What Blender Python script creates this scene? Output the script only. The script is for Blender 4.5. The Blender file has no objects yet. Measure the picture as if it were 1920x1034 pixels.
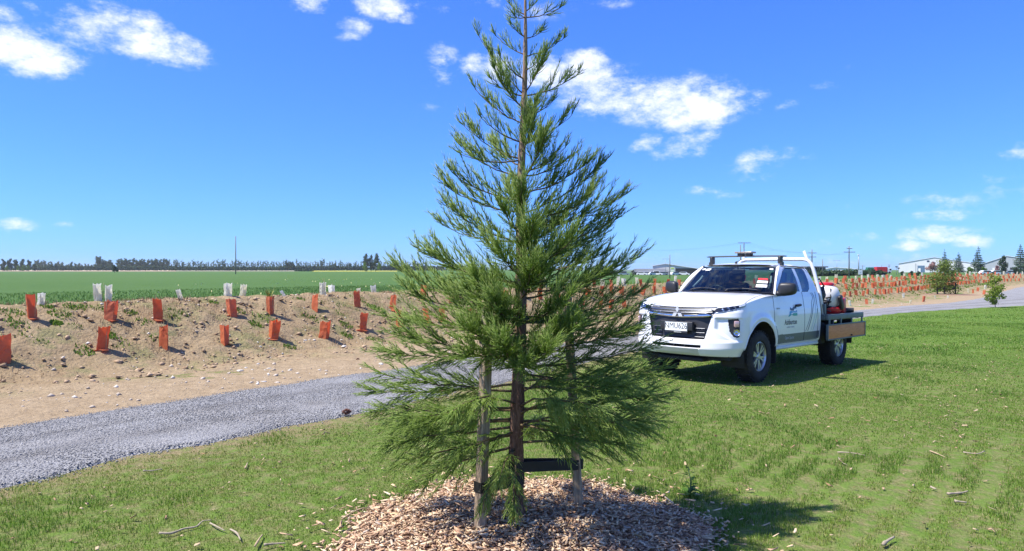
# Lawn with a staked young conifer, gravel path, planted earth bund and a white tray-back pickup under a blue sky.
import bpy, bmesh, math, random
import numpy as np
from mathutils import Vector, Matrix, Quaternion
from math import radians as R, pi, sin, cos, sqrt, atan2, exp

scene = bpy.context.scene
col = scene.collection
rng = np.random.default_rng(11)
random.seed(5)

# ------------------------------------------------------------------ camera
CAMH = 1.62
F = 1335.0                                  # focal length in photo pixels (1920 wide)
HY = 505.0                                  # horizon row in the photo
cam_d = bpy.data.cameras.new('camera')
cam_d.sensor_width = 36.0
cam_d.lens = 36.0 * F / 1920.0
cam_d.shift_y = (HY - 517.0) / 1920.0
cam_d.clip_start = 0.1
cam_d.clip_end = 12000
cam = bpy.data.objects.new('camera', cam_d)
cam.location = (0, 0, CAMH)
cam.rotation_euler = (R(90), 0, 0)
col.objects.link(cam)
scene.camera = cam

# ------------------------------------------------------------------ sun + sky
SUN_TO = Vector((-0.61, -0.15, 1.0)).normalized()     # towards the sun
sun_d = bpy.data.lights.new('sun', 'SUN')
sun_d.energy = 5.0
sun_d.angle = R(0.53)
sun_d.color = (1.0, 0.955, 0.88)
sun = bpy.data.objects.new('sun', sun_d)
sun.rotation_euler = (-SUN_TO).to_track_quat('-Z', 'Y').to_euler()
sun.location = (-20, -5, 30)
col.objects.link(sun)

world = bpy.data.worlds.new('World')
scene.world = world
world.use_nodes = True
SKY_SAT, SKY_HUE, SKY_VAL, SKY_STR = 1.0, 0.5, 1.0, 0.125
scene.view_settings.view_transform = 'Standard'
scene.view_settings.look = 'None'
scene.view_settings.exposure = 0.75
scene.view_settings.gamma = 1.0
scene.cycles.max_bounces = 7
scene.cycles.transparent_max_bounces = 16
scene.cycles.use_denoising = True

def build_world():
    nt = world.node_tree
    N, L = nt.nodes, nt.links
    N.clear()
    out = N.new('ShaderNodeOutputWorld')
    bg = N.new('ShaderNodeBackground')
    bg.inputs['Strength'].default_value = 1.0
    sky = N.new('ShaderNodeTexSky')
    sky.sky_type = 'NISHITA'
    sky.sun_disc = False
    sky.sun_elevation = math.asin(SUN_TO.z)
    sky.sun_rotation = atan2(SUN_TO.x, SUN_TO.y)
    sky.altitude = 50
    sky.air_density = 1.0
    sky.dust_density = 0.1
    sky.ozone_density = 2.4
    hs = N.new('ShaderNodeHueSaturation')
    hs.inputs['Hue'].default_value = SKY_HUE
    hs.inputs['Saturation'].default_value = SKY_SAT
    hs.inputs['Value'].default_value = SKY_VAL * SKY_STR
    tint = N.new('ShaderNodeMix'); tint.data_type = 'RGBA'; tint.blend_type = 'MULTIPLY'
    tint.inputs['Factor'].default_value = 1.0
    tint.inputs['B'].default_value = (0.62, 0.81, 1.30, 1)      # the photo's cool white balance
    L.new(sky.outputs[0], tint.inputs['A'])
    L.new(tint.outputs['Result'], hs.inputs['Color'])
    gm = N.new('ShaderNodeGamma'); gm.inputs['Gamma'].default_value = 0.85
    L.new(hs.outputs[0], gm.inputs['Color'])
    wb = N.new('ShaderNodeMix'); wb.data_type = 'RGBA'; wb.blend_type = 'MULTIPLY'; wb.inputs['Factor'].default_value = 1.0
    wb.inputs['B'].default_value = (0.345, 0.565, 0.88, 1)
    L.new(gm.outputs[0], wb.inputs['A'])
    tc = N.new('ShaderNodeTexCoord')
    sep = N.new('ShaderNodeSeparateXYZ')
    L.new(tc.outputs['Generated'], sep.inputs[0])
    def M(op, a, b=None, c=None, clamp=False):
        n = N.new('ShaderNodeMath'); n.operation = op; n.use_clamp = clamp
        for i, v in enumerate((a, b, c)):
            if v is None: continue
            if isinstance(v, (int, float)): n.inputs[i].default_value = v
            else: L.new(v, n.inputs[i])
        return n.outputs[0]
    az = M('ARCTAN2', sep.outputs[0], sep.outputs[1])
    el = M('ARCSINE', sep.outputs[2])
    comb = N.new('ShaderNodeCombineXYZ')
    L.new(M('MULTIPLY', az, 1.0), comb.inputs[0])
    L.new(M('MULTIPLY', el, 1.7), comb.inputs[1])
    def noise(scale, detail, rough, off):
        n = N.new('ShaderNodeTexNoise')
        n.noise_dimensions = '3D'
        n.inputs['Scale'].default_value = scale
        n.inputs['Detail'].default_value = detail
        n.inputs['Roughness'].default_value = rough
        mp = N.new('ShaderNodeVectorMath'); mp.operation = 'ADD'
        mp.inputs[1].default_value = off
        L.new(comb.outputs[0], mp.inputs[0])
        L.new(mp.outputs[0], n.inputs['Vector'])
        return n.outputs[0]
    n1 = noise(11, 9, 0.66, (3.1, 1.7, 0.3))
    n2 = noise(40, 7, 0.7, (7.7, 2.2, 1.3))
    # clouds: (az px, el px, half width px, half height px, tilt, weight) in the direction they stand
    clouds = [
        (45, 95, 95, 36, 0.0, 1.2), (60, 132, 32, 7, 0.0, .55), (5, 28, 26, 16, 0.0, .7), (165, 60, 66, 36, -.35, 1.05),
        (125, 45, 90, 14, .3, .45), (270, 82, 96, 27, .1, 1.15), (285, 66, 38, 28, .5, .9), (350, 84, 34, 11, 0.1, .7),
        (585, 6, 32, 15, 0, .85), (710, 8, 55, 22, 0, 1.0), (660, 52, 30, 18, -.3, .75), (768, 32, 22, 10, 0, .7),
        (810, 18, 32, 15, 0, .8), (900, 5, 36, 9, 0, .6),
        (832, 108, 28, 20, 0, .85), (826, 140, 34, 18, 0, .85), (886, 128, 34, 26, 0, .7), (935, 132, 40, 24, 0, .85), (760, 132, 42, 16, -.3, .4),
        (1010, 140, 55, 30, .1, .95), (1110, 165, 120, 40, .16, .85), (1100, 118, 42, 22, .2, .8), (1230, 185, 125, 40, .13, .85),
        (1300, 212, 70, 30, -.1, .85), (1370, 178, 56, 26, .15, .75), 
        (1212, 268, 30, 13, -.2, .7), (1285, 275, 58, 20, -.25, .75), (1300, 290, 34, 11, .1, .6), (1425, 302, 58, 18, -.15, .9),
        (1438, 332, 42, 10, -.1, .5), (1475, 198, 18, 12, -.3, .5), (1552, 160, 26, 8, 0, .45), (1520, 294, 44, 7, 0, .42),
        (1318, 357, 40, 8, 0, .4), (1392, 368, 38, 8, 0, .42), (1590, 126, 14, 6, 0, .4), (1425, 204, 16, 8, 0, .35),
        (1905, 284, 34, 16, .15, .8), (1840, 372, 130, 22, 0.02, .58), (1900, 328, 70, 14, -.15, .5), (1860, 398, 140, 12, 0, .45),
        (1880, 430, 110, 10, -.05, .36), (1590, 387, 62, 7, 0, .38), (1742, 440, 48, 14, 0, .62), (1705, 461, 30, 9, -.1, .7),
        (1825, 454, 27, 14, 0, .75), (1618, 445, 42, 9, 0, .42), (1528, 458, 24, 7, 0, .5), (1700, 490, 200, 14, 0, .3),
        (28, 425, 36, 12, 0, .95), (122, 420, 24, 6, -.15, .45), (1070, 468, 24, 7, 0, .4), (820, 200, 40, 7, -.1, .32), (1230, 480, 90, 7, 0, .3),
        (200, 478, 20, 4, 0, .3), (1010, 20, 60, 14, 0, .4), (1140, 8, 40, 8, 0, .35)]
    mask = None
    core = None
    for (px, py, hw, hh, tilt, w) in clouds:
        u = (px - 960) / F; v = (HY - py) / F
        a0 = math.atan(u); e0 = math.atan(v / sqrt(1 + u * u))
        k = F * (1 + u * u) ** 0.5
        da = M('SUBTRACT', az, a0); de = M('SUBTRACT', el, e0)
        ca, sa = cos(-tilt), sin(-tilt)
        p = M('ADD', M('MULTIPLY', da, ca * k / (hw * 1.5)), M('MULTIPLY', de, sa * k / (hw * 1.5)))
        q = M('ADD', M('MULTIPLY', da, -sa * k / (hh * 1.6)), M('MULTIPLY', de, ca * k / (hh * 1.6)))
        r2 = M('MULTIPLY_ADD', p, p, M('MULTIPLY', q, q))
        m = M('MULTIPLY', M('SUBTRACT', 1.0, r2, clamp=True), w)
        mask = m if mask is None else M('MAXIMUM', mask, m)
    # broken cloud added unseen overhead and behind the viewer, to neutralise blue shade
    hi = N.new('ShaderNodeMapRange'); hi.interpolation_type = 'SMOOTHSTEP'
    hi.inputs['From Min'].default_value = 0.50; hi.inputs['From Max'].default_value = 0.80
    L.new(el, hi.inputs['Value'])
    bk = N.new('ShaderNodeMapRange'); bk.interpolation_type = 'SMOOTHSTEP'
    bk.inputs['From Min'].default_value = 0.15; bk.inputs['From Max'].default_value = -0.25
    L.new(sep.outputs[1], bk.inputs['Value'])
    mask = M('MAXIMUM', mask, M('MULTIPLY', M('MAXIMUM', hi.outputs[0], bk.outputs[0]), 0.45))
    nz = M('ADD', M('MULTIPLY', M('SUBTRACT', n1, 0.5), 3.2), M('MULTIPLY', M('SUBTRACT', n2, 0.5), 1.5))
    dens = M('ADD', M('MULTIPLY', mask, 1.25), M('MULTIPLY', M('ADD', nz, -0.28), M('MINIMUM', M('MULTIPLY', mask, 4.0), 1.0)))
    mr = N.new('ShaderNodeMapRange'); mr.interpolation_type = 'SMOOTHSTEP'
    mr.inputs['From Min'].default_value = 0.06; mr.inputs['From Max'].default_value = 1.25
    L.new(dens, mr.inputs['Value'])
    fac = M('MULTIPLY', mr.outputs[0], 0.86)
    mix = N.new('ShaderNodeMix'); mix.data_type = 'RGBA'
    L.new(fac, mix.inputs['Factor'])
    L.new(wb.outputs['Result'], mix.inputs['A'])
    ccol = N.new('ShaderNodeMix'); ccol.data_type = 'RGBA'
    ccol.inputs['A'].default_value = (0.50, 0.58, 0.72, 1)
    ccol.inputs['B'].default_value = (0.74, 0.755, 0.79, 1)
    L.new(mr.outputs[0], ccol.inputs['Factor'])
    L.new(ccol.outputs['Result'], mix.inputs['B'])
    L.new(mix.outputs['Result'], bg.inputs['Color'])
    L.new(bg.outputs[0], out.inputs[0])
build_world()

# ------------------------------------------------------------------ helpers
def at(px, py, d):
    """photo pixel at depth d (metres along the view) -> world point"""
    return Vector(((px - 960) / F * d, d, CAMH + (HY - py) / F * d))

def tag(o, label=None, cat=None, group=None, kind=None):
    if label: o['label'] = label
    if cat: o['category'] = cat
    if group: o['group'] = group
    if kind: o['kind'] = kind
    return o

def empty(name, loc=(0, 0, 0), rz=0.0, rot=None):
    o = bpy.data.objects.new(name, None)
    o.empty_display_size = 0.1
    o.location = loc
    o.rotation_euler = rot if rot else (0, 0, rz)
    col.objects.link(o)
    return o

def link(name, me, parent=None):
    o = bpy.data.objects.new(name, me)
    col.objects.link(o)
    if parent: o.parent = parent
    return o

def np_mesh(name, V, Fa, mats=(), smooth=False, mi=None, attrs=None, fsizes=None):
    """fast mesh: V (n,3); Fa (m,k) array of equal-sized faces, or flat loops + fsizes"""
    me = bpy.data.meshes.new(name)
    V = np.asarray(V, np.float32)
    me.vertices.add(len(V))
    me.vertices.foreach_set('co', V.ravel())
    Fa = np.asarray(Fa, np.int32)
    if fsizes is None:
        m, k = Fa.shape
        fs = np.full(m, k, np.int32)
    else:
        fs = np.asarray(fsizes, np.int32); m = len(fs)
    flat = Fa.ravel()
    me.loops.add(len(flat))
    me.loops.foreach_set('vertex_index', flat)
    me.polygons.add(m)
    st = np.concatenate(([0], np.cumsum(fs)[:-1])).astype(np.int32)
    me.polygons.foreach_set('loop_start', st)
    try: me.polygons.foreach_set('loop_total', fs)
    except Exception: pass
    for mt in mats: me.materials.append(mt)
    if mi is not None: me.polygons.foreach_set('material_index', np.asarray(mi, np.int32))
    if smooth: me.polygons.foreach_set('use_smooth', np.ones(m, bool))
    for an, av in (attrs or {}).items():
        a = me.attributes.new(an, 'FLOAT', 'POINT')
        a.data.foreach_set('value', np.asarray(av, np.float32))
    me.update(calc_edges=True)
    return me

class MB:
    """collects faces of one part"""
    def __init__(s): s.v = []; s.f = []; s.m = []
    def add(s, vs, fs, m=0):
        b = len(s.v)
        s.v += [tuple(v) for v in vs]
        s.f += [tuple(i + b for i in f) for f in fs]
        s.m += [m] * len(fs)
        return s
    def box(s, c, size, rot=None, m=0, taper=1.0):
        hx, hy, hz = size[0] / 2, size[1] / 2, size[2] / 2
        vs = []
        for z in (-1, 1):
            t = taper if z > 0 else 1.0
            for (x, y) in ((-1, -1), (1, -1), (1, 1), (-1, 1)):
                v = Vector((x * hx * t, y * hy * t, z * hz))
                if rot is not None: v = rot @ v
                vs.append(v + Vector(c))
        return s.add(vs, [(3, 2, 1, 0), (4, 5, 6, 7), (0, 1, 5, 4), (1, 2, 6, 5), (2, 3, 7, 6), (3, 0, 4, 7)], m)
    def rbox(s, c, size, r=0.02, rot=None, m=0, seg=3):
        """box with rounded vertical and horizontal edges"""
        bm = bmesh.new()
        bmesh.ops.create_cube(bm, size=1)
        bmesh.ops.scale(bm, vec=size, verts=bm.verts)
        bmesh.ops.bevel(bm, geom=list(bm.edges), offset=r, segments=seg, affect='EDGES', profile=.5)
        if rot is not None: bmesh.ops.transform(bm, matrix=rot.to_4x4(), verts=bm.verts)
        bmesh.ops.translate(bm, vec=c, verts=bm.verts)
        bm.verts.index_update()
        s.add([v.co[:] for v in bm.verts], [[v.index for v in f.verts] for f in bm.faces], m)
        bm.free(); return s
    def tube(s, pts, r, n=8, m=0, cap=True, flat=1.0):
        """tube along pts; r scalar or list"""
        pts = [Vector(p) for p in pts]
        rs = r if isinstance(r, (list, tuple)) else [r] * len(pts)
        vs, fs = [], []
        prev = None
        for i, p in enumerate(pts):
            t = (pts[min(i + 1, len(pts) - 1)] - pts[max(i - 1, 0)])
            if t.length < 1e-9: t = Vector((0, 0, 1))
            t.normalize()
            if prev is None:
                a = Vector((0, 0, 1)) if abs(t.z) < .9 else Vector((1, 0, 0))
                u = t.cross(a).normalized()
            else:
                u = (prev - t * prev.dot(t)).normalized()
            prev = u
            w = t.cross(u)
            for k in range(n):
                an = 2 * pi * k / n
                vs.append(p + u * (cos(an) * rs[i]) + w * (sin(an) * rs[i] * flat))
        for i in range(len(pts) - 1):
            for k in range(n):
                k2 = (k + 1) % n
                fs.append((i * n + k, i * n + k2, (i + 1) * n + k2, (i + 1) * n + k))
        if cap:
            fs.append(tuple(range(n - 1, -1, -1)))
            b = (len(pts) - 1) * n
            fs.append(tuple(b + k for k in range(n)))
        return s.add(vs, fs, m)
    def lathe(s, prof, n=24, axis='z', c=(0, 0, 0), m=0, ms=None):
        """prof: list of (radius, height)"""
        vs, fs, mm = [], [], []
        for (r, h) in prof:
            for k in range(n):
                a = 2 * pi * k / n
                if axis == 'z': v = (r * cos(a), r * sin(a), h)
                elif axis == 'y': v = (r * cos(a), h, -r * sin(a))
                else: v = (h, r * cos(a), r * sin(a))
                vs.append((v[0] + c[0], v[1] + c[1], v[2] + c[2]))
        for i in range(len(prof) - 1):
            for k in range(n):
                k2 = (k + 1) % n
                fs.append((i * n + k, i * n + k2, (i + 1) * n + k2, (i + 1) * n + k))
                mm.append(ms[i] if ms else m)
        b = len(s.v)
        s.v += vs; s.f += [tuple(i + b for i in f) for f in fs]; s.m += mm
        return s
    def prism(s, poly, d, m=0):
        """poly: 3-D points of a planar outline, extruded by vector d"""
        n = len(poly); d = Vector(d)
        vs = [Vector(p) for p in poly] + [Vector(p) + d for p in poly]
        fs = [tuple(range(n - 1, -1, -1)), tuple(range(n, 2 * n))]
        for i in range(n):
            j = (i + 1) % n
            fs.append((i, j, n + j, n + i))
        return s.add(vs, fs, m)
    def build(s, name, mats, parent=None, smooth=False, fix=True):
        if not isinstance(mats, (list, tuple)): mats = [mats]
        me = bpy.data.meshes.new(name)
        me.from_pydata(s.v, [], s.f)
        for mt in mats: me.materials.append(mt)
        me.polygons.foreach_set('material_index', s.m)
        if fix:
            bm = bmesh.new(); bm.from_mesh(me)
            bmesh.ops.recalc_face_normals(bm, faces=bm.faces)
            bm.to_mesh(me); bm.free()
        if smooth:
            me.polygons.foreach_set('use_smooth', [True] * len(me.polygons))
            if smooth != 'all' and hasattr(me, 'set_sharp_from_angle'):
                me.set_sharp_from_angle(angle=R(38))
        me.update()
        return link(name, me, parent)

def copy_tree(o, parent=None, loc=None):
    c = o.copy(); col.objects.link(c)
    if parent: c.parent = parent
    for ch in list(o.children): copy_tree(ch, c)
    return c

def text_mesh(body, size, name, mat, parent, mtx, depth=0.001, align='CENTER', shear=0, xs=1.0):
    cu = bpy.data.curves.new(name, 'FONT')
    cu.body = body; cu.size = size; cu.align_x = align; cu.align_y = 'CENTER'
    cu.extrude = depth; cu.shear = shear
    tmp = bpy.data.objects.new(name + '_tmp', cu)
    col.objects.link(tmp)
    dg = bpy.context.evaluated_depsgraph_get()
    me = bpy.data.meshes.new_from_object(tmp.evaluated_get(dg))
    bpy.data.objects.remove(tmp)
    me.transform(mtx @ Matrix.Diagonal((xs, 1, 1, 1)))
    me.materials.clear(); me.materials.append(mat)
    return link(name, me, parent)

# ------------------------------------------------------------------ materials
class NT:
    def __init__(s, name):
        s.mat = bpy.data.materials.new(name); s.mat.use_nodes = True
        s.nt = s.mat.node_tree; s.N = s.nt.nodes; s.L = s.nt.links
        s.N.clear()
        s.out = s.N.new('ShaderNodeOutputMaterial')
        s.bs = s.N.new('ShaderNodeBsdfPrincipled')
        s.L.new(s.bs.outputs[0], s.out.inputs[0])
    def set(s, **k):
        for n, v in k.items():
            n = n.replace('_', ' ')
            if isinstance(v, tuple) and len(v) == 3: v = (*v, 1)
            if hasattr(v, 'is_linked') or hasattr(v, 'links'): s.L.new(v, s.bs.inputs[n])
            else: s.bs.inputs[n].default_value = v
        return s
    def coord(s, kind='Object', scale=(1, 1, 1), rot=(0, 0, 0)):
        tc = s.N.new('ShaderNodeTexCoord'); mp = s.N.new('ShaderNodeMapping')
        mp.inputs['Scale'].default_value = scale; mp.inputs['Rotation'].default_value = rot
        s.L.new(tc.outputs[kind], mp.inputs[0]); return mp.outputs[0]
    def noise(s, vec, scale, detail=4, rough=.55, dist=0, out=0):
        n = s.N.new('ShaderNodeTexNoise')
        n.inputs['Scale'].default_value = scale; n.inputs['Detail'].default_value = detail
        n.inputs['Roughness'].default_value = rough; n.inputs['Distortion'].default_value = dist
        s.L.new(vec, n.inputs['Vector']); return n.outputs[out]
    def voro(s, vec, scale, feat='F1', out='Distance', rnd=1):
        n = s.N.new('ShaderNodeTexVoronoi'); n.feature = feat
        n.inputs['Scale'].default_value = scale; n.inputs['Randomness'].default_value = rnd
        s.L.new(vec, n.inputs['Vector']); return n.outputs[out]
    def ramp(s, fac, stops, interp='LINEAR'):
        n = s.N.new('ShaderNodeValToRGB'); n.color_ramp.interpolation = interp
        e = n.color_ramp.elements
        while len(e) < len(stops): e.new(.5)
        for i, (p, c) in enumerate(stops):
            e[i].position = p
            e[i].color = (*c, 1) if not isinstance(c, (int, float)) else (c, c, c, 1)
        s.L.new(fac, n.inputs[0]); return n.outputs[0]
    def mix(s, fac, a, b, mode='MIX'):
        n = s.N.new('ShaderNodeMix'); n.data_type = 'RGBA'; n.blend_type = mode
        for inp, v in (('Factor', fac), ('A', a), ('B', b)):
            if isinstance(v, (int, float)): n.inputs[inp].default_value = v if inp == 'Factor' else (v, v, v, 1)
            elif isinstance(v, tuple): n.inputs[inp].default_value = (*v, 1) if len(v) == 3 else v
            else: s.L.new(v, n.inputs[inp])
        return n.outputs['Result']
    def math(s, op, a, b=None, clamp=False):
        n = s.N.new('ShaderNodeMath'); n.operation = op; n.use_clamp = clamp
        for i, v in enumerate((a, b)):
            if v is None: continue
            if isinstance(v, (int, float)): n.inputs[i].default_value = v
            else: s.L.new(v, n.inputs[i])
        return n.outputs[0]
    def attr(s, name, out='Fac'):
        n = s.N.new('ShaderNodeAttribute'); n.attribute_name = name; return n.outputs[out]
    def bump(s, h, strength=.5, dist=.01):
        n = s.N.new('ShaderNodeBump'); n.inputs['Strength'].default_value = strength
        n.inputs['Distance'].default_value = dist
        s.L.new(h, n.inputs['Height']); s.L.new(n.outputs[0], s.bs.inputs['Normal']); return s
    def objrand(s):
        n = s.N.new('ShaderNodeObjectInfo'); return n.outputs['Random']
    def translucent(s, colr, fac):
        """mix a translucent lobe in (leaves, thin plastic)"""
        t = s.N.new('ShaderNodeBsdfTranslucent')
        if isinstance(colr, tuple): t.inputs[0].default_value = (*colr, 1)
        else: s.L.new(colr, t.inputs[0])
        m = s.N.new('ShaderNodeMixShader'); m.inputs[0].default_value = fac
        s.L.new(s.bs.outputs[0], m.inputs[1]); s.L.new(t.outputs[0], m.inputs[2])
        s.L.new(m.outputs[0], s.out.inputs[0]); return s

def simple(name, c, rough=.5, metal=0.0, var=.12, scale=6, bump=0.0, bscale=60, spec=.5, coat=0):
    n = NT(name)
    v = n.coord('Object')
    nz = n.noise(v, scale, 5, .6)
    k = n.ramp(nz, [(0.25, tuple(x * (1 - var) for x in c)), (0.75, tuple(min(1, x * (1 + var)) for x in c))])
    n.set(Base_Color=k, Roughness=rough, Metallic=metal, Specular_IOR_Level=spec, Coat_Weight=coat)
    if bump: n.bump(n.noise(v, bscale, 4, .6), bump, .004)
    return n.mat

# ================================================================== THE GROUND
def sstep(a, b, x):
    t = np.clip((np.asarray(x, float) - a) / (b - a), 0, 1)
    return t * t * (3 - 2 * t)

_lat = np.random.default_rng(3).random((256, 256))
def vnoise(x, y):
    x = np.asarray(x, float); y = np.asarray(y, float)
    xi = np.floor(x).astype(int); yi = np.floor(y).astype(int)
    fx = x - xi; fy = y - yi
    fx = fx * fx * (3 - 2 * fx); fy = fy * fy * (3 - 2 * fy)
    a = _lat[xi & 255, yi & 255]; b = _lat[(xi + 1) & 255, yi & 255]
    c = _lat[xi & 255, (yi + 1) & 255]; d = _lat[(xi + 1) & 255, (yi + 1) & 255]
    return (a * (1 - fx) + b * fx) * (1 - fy) + (c * (1 - fx) + d * fx) * fy
def fbm(x, y, s, o=4, seed=0.0):
    r = 0; a = .5; t = 0
    for k in range(o):
        r = r + a * vnoise(np.asarray(x) * s + seed + 17.3 * k, np.asarray(y) * s + seed * 1.7 + 9.1 * k)
        t += a; a *= .5; s *= 2.03
    return r / t

def base_z(x, y):
    q = .7 * np.asarray(x, float) + .7 * np.asarray(y, float)
    return -0.0155 * (np.logaddexp(0, (q - 9) / 2.0) * 2.0 - np.logaddexp(0, (q - 52) / 2.0) * 2.0)

LP = [(-11.5, -1.3), (-5.15, 7.16), (-3.92, 8.94), (-2.16, 11.1), (.25, 14.4), (2.72, 17.7), (9.4, 26.3), (17.6, 35.6),
      (23.4, 42.2), (29.1, 47.6), (37.3, 56.6), (52, 75), (69, 95.5), (90, 115), (122, 137), (160, 158)]
RP = [(-9.75, -2.6), (-3.42, 5.85), (-2.15, 7.3), (-.45, 9.75), (1.6, 13.1), (4.0, 16.2), (9.2, 22.8), (18.3, 33.2),
      (25.0, 39.0), (30.5, 43.2), (48, 54), (70, 68), (95, 84), (130, 98), (170, 118), (210, 135)]
def catmull(P, n):
    P = np.array(P, float)
    P = np.vstack([2 * P[0] - P[1], P, 2 * P[-1] - P[-2]])
    out = []
    for i in range(1, len(P) - 2):
        t = np.linspace(0, 1, n, endpoint=False)[:, None]
        p0, p1, p2, p3 = P[i - 1:i + 3]
        out.append(.5 * ((2 * p1) + (p2 - p0) * t + (2 * p0 - 5 * p1 + 4 * p2 - p3) * t ** 2 + (3 * p1 - p0 - 3 * p2 + p3) * t ** 3))
    out.append(P[-2][None])
    return np.vstack(out)
LC = catmull(LP, 60); RC = catmull(RP, 60)
def smooth_poly(C, it):
    C = C.copy()
    for _ in range(it): C[1:-1] = .25 * C[:-2] + .5 * C[1:-1] + .25 * C[2:]
    return C
LC = smooth_poly(LC, 60); RC = smooth_poly(RC, 60)
def arclen(C):
    return np.concatenate(([0], np.cumsum(np.hypot(*np.diff(C, axis=0).T))))
LA = arclen(LC); RA = arclen(RC)
def on_poly(C, A, s):
    return np.stack([np.interp(s, A, C[:, 0]), np.interp(s, A, C[:, 1])], -1)
def poly_normal(C, A, s):
    e = .6
    d = on_poly(C, A, s + e) - on_poly(C, A, s - e)
    d /= np.linalg.norm(d, axis=-1, keepdims=True)
    return np.stack([-d[..., 1], d[..., 0]], -1)
_LCs = LC[::6]; _RCs = RC[::6]
def soff(x, y, C):
    """signed distance to an edge line, + on its left (towards the bank)"""
    P = np.stack([np.ravel(x), np.ravel(y)], -1).astype(float)
    res = np.empty(len(P))
    A = C[:-1]; B = C[1:]; D = B - A; ll = (D ** 2).sum(1)
    for i in range(0, len(P), 20000):
        p = P[i:i + 20000]
        w = p[:, None] - A[None]
        t = np.clip((w * D[None]).sum(2) / ll, 0, 1)
        v = w - t[..., None] * D[None]
        d2 = (v ** 2).sum(2)
        j = d2.argmin(1); k = np.arange(len(p))
        cr = D[j, 0] * v[k, j, 1] - D[j, 1] * v[k, j, 0]
        res[i:i + 20000] = np.sqrt(d2[k, j]) * np.where(cr >= 0, 1, -1)
    return res.reshape(np.shape(x))
def Loff(x, y): return soff(x, y, _LCs)
def Roff(x, y): return soff(x, y, _RCs)

def bank_prof(o, x, y):
    """height of the bank above datum from the offset o beyond the path's far edge"""
    q = .7 * x + .7 * y
    k = sstep(8, 45, q)
    toe = 3.2 + 1.7 * k
    H = 1.02 + .40 * k
    H = H + .10 * (fbm(x, y, .28, 2, 5.0) - .5)
    sl = .52 - .12 * k
    u = o - toe
    r = sl * .18 * np.logaddexp(0, u / .18)
    r = H - .10 * np.logaddexp(0, (H - r) / .10)
    r = np.maximum(r, 0)
    back = toe + H / sl + 1.3
    g = base_z(x, y)
    fall = .45 * .4 * np.logaddexp(0, (o - back) / .4)
    z = g + r - fall
    z = z + .05 * (fbm(x, y, .9, 3, 2.0) - .5) * sstep(0.1, 2.0, o)
    return z
def bank_z(x, y):
    x = np.asarray(x, float); y = np.asarray(y, float)
    return bank_prof(Loff(x, y), x, y)
def ground_z(x, y):
    """surface height anywhere a thing may stand"""
    o = float(Loff(np.array([x]), np.array([y]))[0])
    if o > 0: return float(bank_prof(np.array([o]), np.array([x]), np.array([y]))[0])
    return float(base_z(x, y))
def field_z(x, y):
    x = np.asarray(x, float); y = np.asarray(y, float)
    r = x / np.maximum(y, 1)
    w = sstep(.06, .16, r) * (1 - .75 * sstep(.40, .56, r))
    return -0.0034 * np.maximum(0, y - 60) * w - .02
def ray_ground(px, py, lo=4.0, hi=200.0):
    u = (px - 960) / F; v = (HY - py) / F
    d = np.concatenate([np.arange(lo, 40, .05), np.arange(40, hi, .25)])
    x = u * d; y = d; o = Loff(x, y)
    z = np.where(o > 0, bank_prof(o, x, y), base_z(x, y))
    h = CAMH + v * d
    hit = h <= z
    i = np.argmax(hit)
    if not hit.any(): return None
    return Vector((x[i], y[i], z[i]))

# ---- materials
n = NT('lawn_soil')
v = n.coord('Object')
a = n.noise(v, 0.9, 5, .6); b = n.noise(v, 9, 5, .65); c = n.noise(v, 45, 4, .7)
soil = n.ramp(c, [(.3, (.14, .105, .05)), (.5, (.25, .195, .10)), (.72, (.40, .33, .19))])
grs = n.ramp(n.math('ADD', n.math('MULTIPLY', b, .6), n.math('MULTIPLY', c, .4)),
             [(.28, (.05, .11, .014)), (.5, (.098, .180, .024)), (.72, (.20, .26, .06))])
grs2 = n.ramp(a, [(.3, (.08, .155, .018)), (.7, (.165, .225, .05))])
grs = n.mix(.45, grs, grs2)
cov = n.attr('cover')
f = n.math('SUBTRACT', n.math('ADD', cov, n.math('MULTIPLY', b, .9)), .55)
f = n.math('MULTIPLY', f, 3.0, clamp=True)
n.set(Base_Color=n.mix(f, soil, grs), Roughness=.95, Specular_IOR_Level=.1)
n.bump(n.math('ADD', b, n.math('MULTIPLY', c, .6)), .8, .05)
M_lawn = n.mat

n = NT('grass_blade')
h = n.attr('hue'); t = n.attr('tip')
gc = n.ramp(h, [(0.0, (.050, .135, .014)), (.35, (.092, .190, .016)), (.65, (.150, .238, .024)), (.84, (.24, .265, .05)), (.93, (.37, .32, .13)), (1.0, (.52, .44, .24))])
gc = n.mix(n.math('MULTIPLY', t, .35), gc, (.22, .30, .06))
n.set(Base_Color=gc, Roughness=.5, Specular_IOR_Level=.28)
n.translucent(gc, .36)
M_blade = n.mat

n = NT('path_gravel')
v = n.coord('Object')
vc = n.voro(v, 52, out='Color'); vd = n.voro(v, 52)
sep = n.N.new('ShaderNodeSeparateColor'); n.L.new(vc, sep.inputs[0])
big = n.noise(v, .8, 4, .6); fine = n.noise(v, 120, 3, .6)
lane = n.noise(n.coord('Object', (.5, .5, 1)), 2.2, 5, .62)
g1 = n.ramp(sep.outputs[0], [(0, (.14, .137, .133)), (.35, (.245, .24, .235)), (.75, (.32, .315, .305)), (1, (.50, .49, .47))])
g1 = n.mix(n.ramp(vd, [(.35, 0.0), (.75, .75)]), g1, (.10, .10, .11))
g1 = n.mix(.62, g1, n.ramp(lane, [(.3, (.205, .20, .197)), (.7, (.34, .335, .328))]), 'MIX')
g1 = n.mix(n.ramp(big, [(.52, 0.0), (.75, .35)]), g1, (.37, .33, .28))
g1 = n.mix(n.math('MULTIPLY', n.attr('rut'), n.ramp(n.noise(v, 3.0, 4, .6), [(.35, .15), (.65, .75)])), g1, (.135, .125, .115))
n.set(Base_Color=g1, Roughness=.9, Specular_IOR_Level=.2)
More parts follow.
